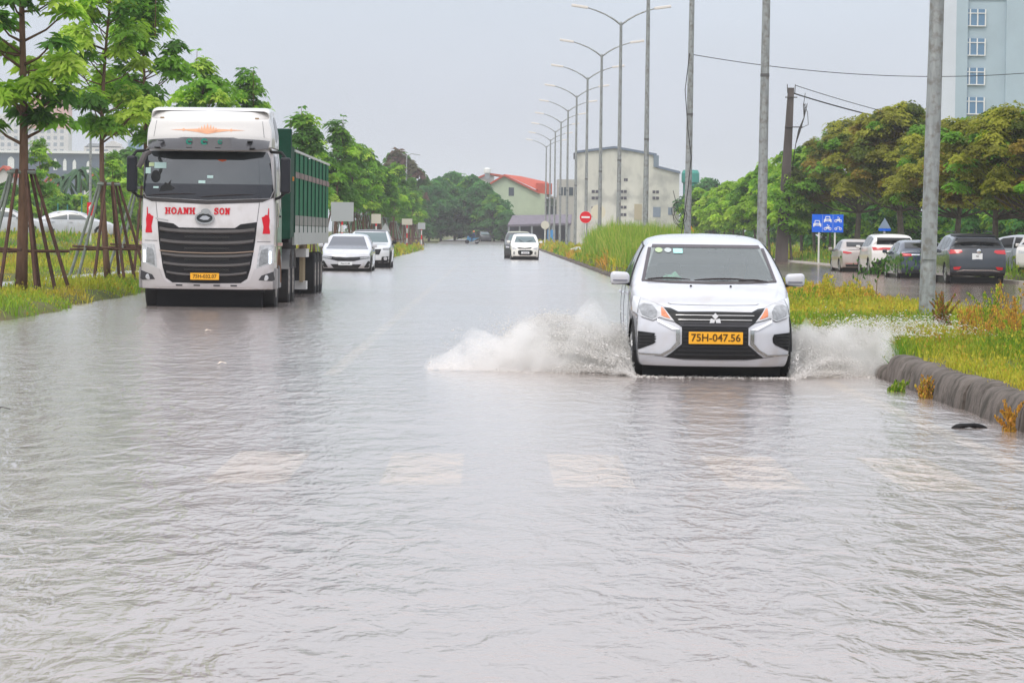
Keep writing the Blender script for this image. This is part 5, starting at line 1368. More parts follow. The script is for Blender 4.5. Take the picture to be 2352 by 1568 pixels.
# people -------------------------------------------------------------
def skin_person(name, label, loc, joints, bones, mats_, rz=0, root_i=0):
    """one continuous body grown over a jointed skeleton"""
    o = empty(name, loc, rz, label, 'person')
    me = bpy.data.meshes.new('body'); me.from_pydata([j[:3] for j in joints], bones, [])
    b = link('body', me, o); me.materials.append(mats_)
    b.modifiers.new('skin', 'SKIN'); sv = me.skin_vertices[0].data
    for i, j in enumerate(joints): sv[i].radius = (j[3], j[3] if len(j) < 5 else j[4]); sv[i].use_root = (i == root_i)
    s = b.modifiers.new('sub', 'SUBSURF'); s.levels = 2; s.render_levels = 2
    return o, b
skin = mat('skin_tone', (.42, .22, .14), .6); shirt = mat('pinkish_shirt', (.55, .34, .32), .8)
J = [(0, 0, 0, .15), (0, .0, .22, .14), (0, -.02, .44, .17, .11), (0, -.03, .54, .055), (0, -.06, .66, .085, .10), (0, -.05, .75, .07),
     (.2, -.03, .45, .06), (.26, -.16, .26, .045), (.18, -.40, .30, .035), (.14, -.47, .33, .03), (-.2, -.03, .45, .06), (-.26, -.16, .26, .045), (-.18, -.40, .30, .035), (-.14, -.47, .33, .03), (.12, -.35, .0, .09), (-.12, -.35, .0, .09)]
B = [(0, 1), (1, 2), (2, 3), (3, 4), (4, 5), (2, 6), (6, 7), (7, 8), (8, 9), (2, 10), (10, 11), (11, 12), (12, 13), (0, 14), (0, 15)]
o, b = skin_person('person', 'driver in a pale pinkish shirt behind the windscreen of the white hatchback', (2.235 + .36, 35 + 2.12, -.055 + .45), J, B, shirt)
MB().lathe([(.01, .60), (.075, .61), (.092, .67), (.088, .73), (.06, .79), (.01, .81)], (0, -.05, 0), n=16).build('face', skin, o, smooth=True)
hm = MB().lathe([(.08, .72), (.10, .74), (.098, .79), (.07, .83), (.01, .845)], (0, -.035, 0), n=16).build('hair', mat('black_hair', (.015, .012, .01), .6), o, smooth=True)
t = MB()
for k in range(20):
    a0, a1 = 2 * PI * k / 20, 2 * PI * (k + 1) / 20
    t.tube([(.18 * math.cos(a0) + .36, 1.58 + .08 * math.sin(a0), .86 + .16 * math.sin(a0)), (.18 * math.cos(a1) + .36, 1.58 + .08 * math.sin(a1), .86 + .16 * math.sin(a1))], .014, 5)
t.build('steering_wheel', blackp, car.root)
# ---------------------------------------------------------------- green and white lorry
def C1(cx, cy): return ((cx - 642) * .002519, 3.941 - cy * .002519)
TX, TY = -5.30, 64.3
tr = empty('lorry', (TX, TY, -.055), 0, 'white lorry with HOANH SON lettering and green tarpaulin trailer standing in the flood', 'lorry')
cabw = mat('cab_white', (.66, .64, .65), .3, coat=.8, dirt=((.38, .33, .29), .6, 1.8))
def cs(w_, x5, z5, z7, zb=.40): return [(0, zb), (w_ * .985, zb), (w_, .95), (w_, 1.5), (w_ * .99, 2.08), (x5, z5), (x5 * .7, z7 - .02), (0, z7)]
bm = shell_mesh([(.42, cs(1.235, 1.16, 2.98, 3.08)), (.8, cs(1.25, 1.17, 3.0, 3.10)), (2.0, cs(1.25, 1.17, 3.0, 3.10)), (2.22, cs(1.23, 1.15, 2.98, 3.08))],
                [(.14, .39), (.08, .39), (.0, .80), (.02, 1.35), (.06, 2.08), (.20, 2.93), (.27, 3.04), (.28, 3.06)], [(2.3, .40), (2.3, .40), (2.3, .9), (2.3, 1.5), (2.3, 2.1), (2.3, 2.9), (2.28, 3.0), (2.27, 3.02)], .26, .06, 150, 120,
                ks=(0, .45, .78, .92, .985))
T = Car(tr, bm, .045); T.L = 2.3; T.W = 2.5
T.body(cabw, [], [(1.35, .5, .66)], 'cab', minx=.75)
# roof fairing
def fs_(w0, z0, w1, z1, z7): return [(0, z0), (w0, z0), (w0 * 1.0, z0 + .12), (w0 * .995, z0 + .25), (w1 * 1.01, z1 - .12), (w1, z1 - .03), (w1 * .9, z7 - .005), (0, z7)]
bm = shell_mesh([(.62, fs_(1.17, 3.02, 1.09, 3.66, 3.70)), (.95, fs_(1.19, 3.02, 1.10, 3.74, 3.77)), (1.8, fs_(1.19, 3.02, 1.10, 3.76, 3.79)), (2.15, fs_(1.18, 3.02, 1.09, 3.73, 3.76))],
                [(.14, 3.02), (.12, 3.02), (.14, 3.2), (.20, 3.38), (.26, 3.52), (.40, 3.545), (.52, 3.68), (.62, 3.70)], [(2.2, 3.02), (2.25, 3.02), (2.25, 3.2), (2.25, 3.4), (2.24, 3.6), (2.22, 3.7), (2.18, 3.74), (2.15, 3.75)], .30, .06, 120, 90)
TF = Car(tr, bm, .04); TF.L = 2.25
TF.body(mat('fairing_white', (.68, .66, .64), .3, coat=.8), [], [], 'roof_fairing')
# lotus ornament on fairing: layered petals and thin scroll line
lot = mat('peach_print', (.80, .42, .26), .5)
z0 = C1(0, 245)[1]
c_pts = []
for k, (dx, hh, wd) in enumerate([(0, 50, 14), (-22, 42, 12), (22, 42, 12), (-42, 30, 11), (42, 30, 11), (-60, 18, 10), (60, 18, 10)]):
    TF.decal('ornament_petal', [C1(634 + dx * 1.0 - wd, 245), C1(634 + dx * 1.05, 245 - hh), C1(634 + dx + wd, 245), C1(634 + dx * .7, 262)], lot, 'F', .005 + .002 * k)
TF.decal('ornament_scroll', [C1(360, 245), C1(450, 240), C1(460, 232), C1(470, 240), C1(560, 236), C1(634, 250), C1(710, 236), C1(798, 240), C1(808, 232), C1(818, 240), C1(912, 245), C1(818, 249), C1(808, 256), C1(798, 249), C1(700, 262), C1(634, 275), C1(568, 262), C1(470, 249), C1(460, 256), C1(450, 249)], lot, 'F', .005)
for cx in (290, 988): 
    l, n = TF.hit('F', *C1(cx, 152)); MB().box(l.x - .035, l.x + .035, l.y - .04, l.y + .02, l.z - .015, l.z + .012).build('marker_lamp', mat('brass_lamp', (.25, .16, .07), .4), tr)
for sg in (1, -1):
    TF.strip('fairing_gap', [(sg * .98, 3.50), (sg * 1.02, 3.2)], .01, mat('panel_gap', (.06, .06, .065), .6), 'F', .001)
    TF.decal('side_deflector_recess', [(1.0, 3.18), (1.15, 3.5), (1.5, 3.62), (1.9, 3.55), (1.9, 3.25), (1.3, 3.12)], mat('recess_grey', (.40, .42, .44), .5), 'SP' if sg > 0 else 'SN', .004)
# windscreen, cowl, visor
ws = [C1(*p) for p in [(178, 402), (1072, 402), (1092, 450), (1118, 680), (1095, 738), (642, 758), (190, 738), (163, 690), (170, 480)]]
wsg = T.decal('windshield', ws, mat('lorry_glass', (.035, .04, .042), .05, coat=1, spec=1, ior=1.55, var=.5, vscale=1.5), 'F', .006)
T.decal('dash_shadow_decal', [C1(*p) for p in [(168, 640), (1112, 640), (1118, 680), (1095, 738), (642, 757), (190, 738), (164, 690)]], mat('dash_shadow_band', (.012, .012, .018), .12, coat=1), 'F', .009, parent=wsg)  # dash shadow painted as a dark band low on the glass
T.decal('cowl', [C1(*p) for p in [(160, 690), (188, 742), (642, 762), (1098, 742), (1124, 680), (1120, 735), (1040, 768), (642, 785), (230, 770), (158, 742)]], mat('cowl_grey', (.055, .05, .05), .55), 'F', .010)
for (x, y, a, b_, m_) in [(292, 506, 45, 22, 'pale_sticker'), (200, 545, 20, 22, 'pale_sticker'), (225, 500, 20, 14, 'green_sticker'), (660, 587, 22, 10, 'pale_sticker'), (600, 625, 25, 10, 'pale_sticker'), (262, 668, 20, 7, 'pale_sticker')]:
    T.decal('windshield_sticker', [C1(x - a, y - b_), C1(x + a, y - b_), C1(x + a, y + b_), C1(x - a, y + b_)], mat(m_, {'pale_sticker': (.50, .68, .66), 'green_sticker': (.50, .60, .35)}[m_], .5), 'F', .012, parent=wsg)
T.decal('dark_sunshade_disc', [(C1(258, 588)[0] + math.cos(t) * .09, C1(258, 588)[1] + math.sin(t) * .115) for t in np.linspace(0, 2 * PI, 18)[:-1]], blackp, 'F', .012, parent=wsg)
T.decal('red_charm', [C1(x, y) for x, y in [(712, 440), (740, 432), (778, 440), (775, 468), (745, 476), (715, 466)]], mat('red_orange_charm', (.60, .10, .03), .6), 'F', .012, parent=wsg)
T.decal('plant_silhouette', [C1(x, y) for x, y in [(285, 700), (300, 660), (320, 650), (330, 630), (350, 640), (375, 612), (368, 650), (405, 670), (380, 690)]], blackp, 'F', .013, parent=wsg)
vz = mat('smoked_visor', (.055, .055, .06), .18, coat=.6)
v = MB(); n = 24; vs = []
for i in range(n + 1):
    x = -1.13 + 2.26 * i / n; e_ = (abs(x) / 1.13) ** 4
    notch = .03 if abs(x) < .52 else 0.0
    for (yy_, z_) in ((.02, 3.165 + notch * .0), (-.16, 2.945)):
        vs.append((x * (1.0 if z_ > 3 else .985), yy_ + .30 * e_, z_ + (.02 if abs(x) < .5 and z_ > 3 else 0) - (.03 * e_ if z_ > 3 else -.05 * e_)))
b0_ = len(vs); vs += [(x, y + .018, z + .004) for x, y, z in vs]
fs = []
for i in range(n):
    a = 2 * i; fs += [(a, a + 1, a + 3, a + 2), (b0_ + a, b0_ + a + 2, b0_ + a + 3, b0_ + a + 1), (a, a + 2, b0_ + a + 2, b0_ + a), (a + 1, b0_ + a + 1, b0_ + a + 3, a + 3)]
v.add(vs, fs); vis = v.build('sun_visor', vz, tr, smooth=True)
for x in (-.92, -.33, .20, .83):
    MB().box(x - .05, x + .05, -.13, .02, 2.985, 3.0).build('visor_bracket', blackp, vis)
for x in (-.86, .78): MB().box(x - .05, x + .05, -.02, .06, 3.11, 3.13).build('visor_clip', blackp, vis)
for cx, s_ in ((510, 1.0), (620, 1.1), (735, .7)):
    x, z = C1(cx, 332); r = .055 * s_
    MB().prism([(x + math.cos(t) * r * 1.1, z + math.sin(t) * r) for t in np.linspace(.3, 5.6, 14)] + [(x + math.cos(t) * r * .55, z + math.sin(t) * r * .5) for t in np.linspace(5.6, .3, 14)], -.082, -.055).build('visor_mark', mat('teal_mark', (.02, .25, .18), .5), vis)
T.decal('visor_shadow_decal', [C1(*p) for p in [(205, 402), (1060, 402), (1040, 440), (900, 462), (380, 462), (240, 440)]], mat('deep_shade_band', (.008, .012, .012), .3), 'F', .014, parent=wsg)  # shadow under the visor painted on the glass as a dark band
for x0, x1, z0_, z1_ in ((C1(200, 0)[0], C1(560, 0)[0], C1(0, 735)[1], C1(0, 722)[1]), (C1(590, 0)[0], C1(980, 0)[0], C1(0, 745)[1], C1(0, 722)[1])):
    wiper(x0, x1, z0_, z1_, tr, T, .035)
# front panel lettering and emblem
redt = mat('red_lettering', (.62, .015, .03), .45)
def front_text(s, cx, cy, size, off, sx=1.0):
    x, z = C1(cx, cy); l, n = T.hit('F', x, z); return text_mesh('lettering', s, size, redt, tr, (x, l.y - .012, z), (PI / 2 + math.atan2(n.z, -n.y) * 0, 0, 0), .003, off, sx=sx)
def slab_letter(ch, x, z, w_, h_, y):
    mb = MB(); st, sf = w_ * .30, h_ * .17; ya, yb = y - .012, y - .003
    def B(x0, x1, z0, z1, e_=0): mb.box(x + x0, x + x1, ya - e_, yb, z + z0, z + z1)
    if ch == 'O':
        n = 26
        for i in range(n):
            p, q = 2 * PI * i / n, 2 * PI * (i + 1) / n; f = lambda t, k: (x + w_ / 2 + math.cos(t) * w_ * .54 * k, z + h_ / 2 + math.sin(t) * h_ * .53 * (k if k == 1 else k + .16))
            mb.prism([f(p, 1), f(q, 1), f(q, .46), f(p, .46)], ya, yb)
    elif ch == 'S':
        P_ = [(.82, .78), (.62, .93), (.38, .93), (.20, .78), (.28, .60), (.52, .50), (.76, .38), (.80, .20), (.58, .06), (.34, .07), (.16, .24)]
        for i in range(len(P_) - 1):
            (a, b_), (c_, d_) = P_[i], P_[i + 1]; L_ = math.dist((a * w_, b_ * h_), (c_ * w_, d_ * h_)); nx, nz = -(d_ - b_) * h_ / L_, (c_ - a) * w_ / L_; t = w_ * (.17 if 3 <= i <= 6 else .11)
            ex, ez = (c_ - a) * w_ / L_ * t * .4, (d_ - b_) * h_ / L_ * t * .4
            mb.prism([(x + a * w_ - ex + nx * t, z + b_ * h_ - ez + nz * t), (x + c_ * w_ + ex + nx * t, z + d_ * h_ + ez + nz * t), (x + c_ * w_ + ex - nx * t, z + d_ * h_ + ez - nz * t), (x + a * w_ - ex - nx * t, z + b_ * h_ - ez - nz * t)], ya - .0002 * i, yb)
        B(w_ * .72, w_ * .92, h_ * .66, h_ * 1.0, .003); B(w_ * .06, w_ * .26, 0, h_ * .34, .003)
    else:
        if ch == 'A':
            mb.prism([(x + w_ * .36, z + h_), (x + w_ * .64, z + h_), (x + w_ * 1.0, z), (x + w_ * .68, z)], ya, yb); mb.prism([(x + w_ * .36, z + h_), (x + w_ * .54, z + h_), (x + w_ * .2, z), (x + w_ * .02, z)], ya - .001, yb)
            B(w_ * .2, w_ * .8, h_ * .25, h_ * .38, .002); B(-w_ * .1, w_ * .34, 0, sf * .8, .003); B(w_ * .56, w_ * 1.12, 0, sf * .8, .003)
        else:
            B(w_ * .08, w_ * .08 + st, 0, h_); B(w_ * .92 - st, w_ * .92, 0, h_)
            for s_ in (0, 1):
                for t in (0, 1):
                    if ch == 'N' and s_ == 1 and t == 0: continue
                    B((w_ * -.06 if not s_ else w_ * .58), (w_ * .42 if not s_ else w_ * 1.06), t * (h_ - sf), t * (h_ - sf) + sf, .003)
            if ch == 'H': B(w_ * .1, w_ * .9, h_ * .42, h_ * .58, .002)
            else: mb.prism([(x + w_ * .02, z + h_), (x + w_ * .40, z + h_), (x + w_ * .94, z), (x + w_ * .62, z)], ya - .002, yb)
    mb.build('lettering', redt, tr)
for word, cx0, cx1 in (('HOANH', 331, 556), ('SON', 689, 812)):
    xa, xb = C1(cx0, 0)[0], C1(cx1, 0)[0]; k_ = (xb - xa) / len(word)
    for i, ch_ in enumerate(word):
        l, n = T.hit('F', xa + (i + .5) * k_, C1(0, 838)[1]); slab_letter(ch_, xa + i * k_ + k_ * .06, C1(0, 862)[1], k_ * .86, 48 * .002519, l.y)
x, z = C1(625, 890); l, n = T.hit('F', x, z)
e_ = MB(); ring = [(math.cos(t), math.sin(t)) for t in np.linspace(0, 2 * PI, 33)[:-1]]
for i in range(32):
    a, b_ = ring[i], ring[(i + 1) % 32]
    e_.prism([(x + a[0] * .18, z + a[1] * .115), (x + b_[0] * .18, z + b_[1] * .115), (x + b_[0] * .148, z + b_[1] * .085), (x + a[0] * .148, z + a[1] * .085)], l.y - .045, l.y - .01)
em_ = e_.build('emblem', mat('emblem_grey', (.45, .46, .47), .25, .7), tr)
MB().prism([(x + a * .15, z + b_ * .087) for a, b_ in ring], l.y - .018, l.y - .008).build('emblem_ground', mat('emblem_dark', (.05, .055, .06), .3), em_)
MB().prism([(x + .02 + a * .085, z + .125 + b_ * .05) for a, b_ in ring[::2]], l.y - .05, l.y - .01).build('emblem_crest', mat('emblem_grey', (.45, .46, .47), .25, .7), em_)
MB().prism([(x - .1, z - .01), (x - .04, z + .04), (x + .03, z + .045), (x + .1, z + .01), (x + .06, z - .03), (x - .02, z - .035)], l.y - .035, l.y - .016).build('emblem_knot', chrome, em_)
T.decal('model_letters', [C1(262, 888), C1(358, 905), C1(358, 916), C1(262, 900)], mat('faint_grey', (.45, .45, .46), .4), 'F', .006)
for sg in (1, -1):
    pl = [(sg * a, b_) for a, b_ in [C1(642 + (p - 1070) + 428, q) for p, q in [(1045, 1000), (1048, 985), (1052, 950), (1042, 900), (1038, 880), (1056, 872), (1066, 860), (1080, 862), (1084, 812), (1090, 812), (1090, 870), (1096, 900), (1092, 950), (1098, 985), (1098, 1000)]]]
    T.decal('red_side_print', pl, redt, 'F', .006)
    T.strip('front_panel_gap', [(sg * C1(642 + 380, 0)[0], C1(0, 768)[1]), (sg * C1(642 + 364, 0)[0], C1(0, 912)[1])], .012, seam, 'F', .001)
    T.strip('corner_gap', [(sg * .92, C1(0, 1058)[1]), (sg * 1.235, C1(0, 1056)[1])], .012, seam, 'F', .001)
T.strip('front_panel_top_gap', [(-.95, C1(0, 770)[1]), (0, C1(0, 787)[1]), (.95, C1(0, 770)[1])], .012, seam, 'F', .001)
# grille
gh = [(0, 962), (205, 960), (245, 932), (365, 914), (352, 1060), (322, 1250), (298, 1330), (250, 1362), (0, 1366)]
g = [(a * .002519, C1(0, b_)[1]) for a, b_ in gh]
gr = T.decal('grille', [p for p in g] + [(-a, b_) for a, b_ in reversed(g[1:-1])], mat('grille_black', (.014, .014, .016), .5), 'F', .006)
lou = mat('louvre_grey', (.095, .088, .086), .35, spec=.4)
for cy, x, hh in ((985, .88, .075), (1068, .86, .07), (1165, .83, .07), (1232, .80, .06), (1300, .74, .05)):
    m_ = MB(); vs = []; nn = 20
    for i in range(nn + 1):
        xx = -x + 2 * x * i / nn; z = C1(0, cy)[1] + .035 * (xx / x) ** 4 - .012 * (1 - (xx / x) ** 2)
        l, n_ = T.hit('F', xx, z)
        for (dy, dz) in ((-.008, hh * .5), (-.045, hh * .25), (-.05, -hh * .2), (-.008, -hh * .5)): vs.append((xx, l.y + dy, z + dz))
    fs = []
    for i in range(nn):
        for q in range(3): fs.append((i * 4 + q, i * 4 + q + 1, i * 4 + q + 5, i * 4 + q + 4))
    m_.add(vs, fs).build('louvre', lou, gr, smooth=True)
for cy in (1028, 1110, 1190, 1265):
    hexm = MB()
    for k in range(-7, 8):
        x = k * .055; z = C1(0, cy)[1]; l, n_ = T.hit('F', x, z)
        for s_ in (1, -1): hexm.tube([(x - .027, l.y - .02, z - s_ * .018), (x + .027, l.y - .02, z + s_ * .018)], .005, 4)
    hexm.build('grille_mesh', mat('mesh_grey', (.07, .07, .07), .4), gr)
T.strip('bronze_trim', [(-.86, C1(0, 1130)[1]), (-.5, C1(0, 1142)[1]), (0, C1(0, 1146)[1]), (.5, C1(0, 1142)[1]), (.86, C1(0, 1130)[1])], .026, mat('bronze_trim', (.36, .27, .21), .35, .5), 'F', .035)
# silver lower bumper with fog lamps, headlights with lit running lamps
silver = mat('bumper_silver', (.58, .56, .57), .35, .25, coat=.4, dirt=((.30, .27, .25), .4, 3))
bh = [(0, 1368), (285, 1362), (320, 1335), (345, 1262), (495, 1208), (497, 1300), (494, 1405), (420, 1432), (300, 1392), (0, 1398)]
g = [(a * .002519, C1(0, b_)[1]) for a, b_ in bh]
T.decal('bumper', [p for p in g] + [(-a, b_) for a, b_ in reversed(g[1:-1])], silver, 'F', .008, thick=.02)
for i in (-200, -70, 75, 200): 
    x, z = C1(642 + i, 1382); l, n_ = T.hit('F', x, z); MB().box(x - .06, x + .06, l.y - .036, l.y - .02, z - .012, z + .012).build('bumper_slot', blackp, tr)
led = mat('running_light_led', (.9, .95, 1), .3, emit=(.85, .95, 1.0), estr=2.2)
for sg in (1, -1):
    h_ = T.decal('headlight', [(sg * a * .002519, C1(0, b_)[1]) for a, b_ in [(385, 1085), (478, 1080), (492, 1095), (490, 1205), (430, 1235), (362, 1262), (372, 1160)]], lens, 'F', .010)
    T.decal('lamp_inner', [(sg * a * .002519, C1(0, b_)[1]) for a, b_ in [(395, 1120), (440, 1105), (445, 1215), (378, 1240), (384, 1165)]], lensd, 'F', .014, parent=h_)
    for k in range(7):
        x = sg * .452 * 2.519 / 1; zz = C1(0, 1133 + k * 13)[1]; x = sg * 461 * .002519; l, n_ = T.hit('F', x, zz)
        MB().box(x - .018, x + .018, l.y - .03, l.y - .012, zz - .012, zz + .012).build('running_light', led, h_)
    fg = T.decal('fog_recess', [(sg * a * .002519, C1(0, b_)[1]) for a, b_ in [(375, 1338), (395, 1305), (478, 1275), (482, 1335), (470, 1345)]], mat('recess_dark', (.06, .06, .065), .5), 'F', .032)
    x, z = sg * 430 * .002519, C1(0, 1322)[1]; l, n_ = T.hit('F', x, z); MB().lathe([(.055, l.y - .034), (.05, l.y - .045), (.01, l.y - .05)], (x, 0, z), 'Y', 16).build('fog_lamp', lens, fg)
    # mirrors
    mx_ = sg * 1.42
    mo = MB().box(-.095, .095, -.07, .13, 2.17, 2.84).build('mirror_housing', mat('mirror_black', (.02, .022, .028), .4), tr, loc=(mx_, .30, 0), bevel=.05, seg=4)
    MB().tube([(mx_, .32, 2.82), (sg * 1.34, .36, 2.93), (sg * 1.12, .45, 2.94)], .03, 8).build('mirror_arm', blackp, tr)
    MB().tube([(mx_, .32, 2.19), (sg * 1.32, .38, 2.10), (sg * 1.2, .5, 2.06)], .028, 8).build('mirror_arm', blackp, tr)
MB().tube([(-1.08, .10, 2.90), (-1.14, -.10, 2.86), (-1.20, -.16, 2.72), (-1.25, -.14, 2.62)], [.045, .05, .06, .05], 8).build('kerb_mirror', mat('mirror_grey', (.10, .09, .09), .5), tr, smooth=True)
# plate
plate(T, 'F', C1(631, 0)[0], C1(0, 1316)[1] , .53, .125, platey, '75H-032.07', mat('plate_text_brown', (.10, .05, .01), .5), .092)
for o in scene.objects:
    if o.parent is tr and o.name.startswith('number_plate'): o.location.y = -.05
# cab side: window, green lower panels, handle, step
greenp = mat('green_panel', (.035, .17, .12), .4, coat=.4)
for v_ in ('SP', 'SN'):
    T.decal('door_window', [(.62, 2.12), (.72, 2.86), (1.55, 2.88), (1.55, 2.12)], darkglass, v_, .005)
    T.decal('green_side_panel', [(.75, 1.02), (.78, 1.45), (1.4, 1.8), (2.18, 1.95), (2.18, 1.02), (1.9, 1.0), (1.7, 1.18), (1.0, 1.18)], greenp, v_, .005)
    T.strip('door_gap', [(.55, 2.9), (.52, 2.0), (.60, 1.2)], .012, seam, v_, .001); T.strip('door_gap', [(1.66, 2.95), (1.66, 1.25)], .012, seam, v_, .001)
    T.strip('door_handle', [(1.35, 1.75), (1.55, 1.75)], .04, blackp, v_, .02)
    T.strip('grab_handle', [(.62, 1.55), (.58, 1.8), (.56, 2.0)], .03, chrome, v_, .03)
for sg in (1, -1):
    MB().box(-.09, .09, -.12, .12, 1.2, 1.26).build('side_lamp', mat('pinkish_lamp', (.65, .40, .36), .4), tr, loc=(sg * 1.24, 1.0, 0))
    MB().box(-.16, .16, 1.9, 2.3, .40, 1.0).build('battery_box', mat('step_grey', (.28, .27, .27), .6), tr, loc=(sg * 1.08, 0, 0), bevel=.02)
    MB().box(-.20, .20, .35, .75, .40, .78).build('side_step', mat('step_grey', (.28, .27, .27), .6), tr, loc=(sg * 1.08, 0, 0), bevel=.02)
    # mudguards
    mg = MB(); vs = []
    for k in range(13):
        a = PI * (k / 12) ; vs += [(sg * 1.26, 1.35 + math.cos(a) * .64, .50 + math.sin(a) * .64), (sg * .80, 1.35 + math.cos(a) * .64, .50 + math.sin(a) * .64)]
    mg.add(vs, [(2 * k, 2 * k + 1, 2 * k + 3, 2 * k + 2) for k in range(12)]); mg.build('mudguard', mat('mudguard_brown', (.30, .18, .12), .6), tr)
# chassis and wheels
ch = MB()
for sg in (1, -1): ch.box(sg * .42 - .05, sg * .42 + .05, .5, 8.6, .72, .98)
ch.box(-1.05, 1.05, .30, .42, .34, .52); ch.box(-.9, .9, .5, 2.2, .45, 1.0); ch.box(-1.1, 1.1, 1.28, 1.42, .42, .58)
ch.box(-1.0, 1.0, 2.35, 2.6, .6, 2.9); ch.box(-.98, .98, .75, 1.1, -.02, .5); ch.box(-.9, .9, 1.7, 4.2, .02, .5)  # low boxes near the water added to fill the dark gap under the cab
ch.build('chassis', mat('chassis_black', (.014, .014, .016), .7), tr)
steel = mat('steel_hub', (.30, .27, .25), .5, .4)
for y in (1.35,):
    for sg in (1, -1): wheel(tr, sg * 1.06, y, .5, .32, steel, 8, .55)
for y in (5.4, 6.75, 15.6, 16.95, 18.3):
    for sg in (1, -1):
        wheel(tr, sg * 1.07, y, .5, .30, steel, 8, .55); wheel(tr, sg * .72, y, .5, .30, steel, 8, .55)
for y in (5.4, 6.75):
    for sg in (1, -1):
        mg = MB(); vs = []
        for k in range(9):
            a = PI * (.12 + .76 * k / 8); vs += [(sg * 1.24, y + math.cos(a) * .62, .5 + math.sin(a) * .62), (sg * .55, y + math.cos(a) * .62, .5 + math.sin(a) * .62)]
        mg.add(vs, [(2 * k, 2 * k + 1, 2 * k + 3, 2 * k + 2) for k in range(8)]); mg.build('mudguard', mat('mudguard_grey', (.16, .16, .16), .6), tr)
# trailer
gt = mat('green_tarpaulin', (.008, .13, .058), .6, spec=.1, var=.18, vscale=2.5, streak=(1, 1, .35), bump=.9, bscale=7)
gt2 = mat('green_steel_dark', (.008, .05, .03), .6, spec=.15, var=.25, vscale=3)
grs = mat('grey_strap_band', (.22, .22, .20), .8, var=.3, vscale=5)
redb = mat('reflector_tape', (.20, .15, .14), .7, var=.5, vscale=3)
y0, y1, XR = 4.6, 20.4, 1.27
MB().box(-1.27, 1.27, y0, y0 + .35, 1.32, 3.50).build('headboard', gt2, tr, bevel=.02)
MB().box(-1.22, 1.22, y0 + .35, y1, 1.25, 1.45).build('trailer_floor', mat('chassis_black', (.014, .014, .016), .7), tr)
MB().box(-1.22, 1.22, y0 + .36, y1 - .05, 1.46, 3.02).build('load', mat('load_dark', (.03, .05, .04), .9), tr)
nP = 9; pl = (y1 - (y0 + 1.4)) / nP
for sg in (1, -1):
    X0_, X1_ = (1.225, 1.262) if sg > 0 else (-1.262, -1.225)
    MB().box(X0_, X1_, y0 + .36, y0 + 1.38, 1.36, 3.16).build('front_side_panel', gt2, tr)
    for k in range(nP):
        a = y0 + 1.4 + k * pl
        MB().box(X0_, X1_, a + .05, a + pl - .05, 1.62, 3.07 - .02 * (k % 2)).build('side_tarpaulin', gt, tr, bevel=.01)
        Xo0, Xo1 = (1.262, 1.285) if sg > 0 else (-1.285, -1.262)
        MB().box(Xo0 - (.0 if sg > 0 else .0), Xo1, a - .04, a + .05, 1.45, 3.10).build('side_post', gt2, tr)
    o = MB()
    for k in range(nP):
        a = y0 + 1.4 + k * pl; o.box(Xo0 + .001, Xo1 - .006 if sg > 0 else Xo1 - .001, a + .055, a + pl - .045, 2.56, 2.68)
    o.build('reflective_band', redb, tr)
    o = MB()
    for k in range(nP):
        a = y0 + 1.4 + k * pl; o.box(Xo0 + .001, Xo1 - .006 if sg > 0 else Xo1 - .001, a + .055, a + pl - .045, 1.60, 1.80)
    o.build('strap_band', grs, tr)
    MB().box(Xo0 - .01, Xo1 + .002 if sg > 0 else Xo1 + .01, y0 + 1.3, y1, 3.072, 3.12).build('top_rail', mat('pale_rail', (.5, .52, .5), .6), tr)
    MB().box(X0_ + .002, X1_ + (.012 if sg > 0 else 0), y0 + 1.38, y1, 1.20, 1.59).build('side_skirt', mat('skirt_white', (.38, .40, .38), .6, var=.12, vscale=2, dirt=((.30, .29, .27), .6, 2)), tr)
    MB().box(sg * 1.27 - .02, sg * 1.27 + .02, y0 + .7, y0 + .8, 2.48, 2.56).build('side_marker', mat('marker_orange', (.8, .3, .05), .4), tr)
    for q in (11.2, 11.55, 11.9): MB().box(sg * 1.13 - .04, sg * 1.13 + .04, q, q + .10, .38, 1.24).build('landing_strut', mat('tan_strut', (.34, .27, .17), .7), tr)
    MB().box(sg * 1.12 - .12, sg * 1.12 + .12, 11.0, 12.2, .92, 1.1).build('landing_box', mat('pale_box', (.55, .54, .52), .6), tr)
    MB().box(sg * 1.10 - .13, sg * 1.10 + .13, 11.3, 11.9, .22, .40).build('landing_foot', mat('pale_box', (.55, .54, .52), .6), tr)
MB().box(-1.22, 1.22, y1 - .04, y1 + .02, 1.3, 3.05).build('tail_board', gt2, tr)
MB().box(-.5, .5, 8.5, y1 - .2, .85, 1.24).build('trailer_frame', mat('chassis_black', (.014, .014, .016), .7), tr)

# ---------------------------------------------------------------- cars behind the lorry
def KK(cx, cy, cxm, zr, s=.00503, gy=1015):
    return ((cx - cxm) * s, zr + (gy - cy) * s)
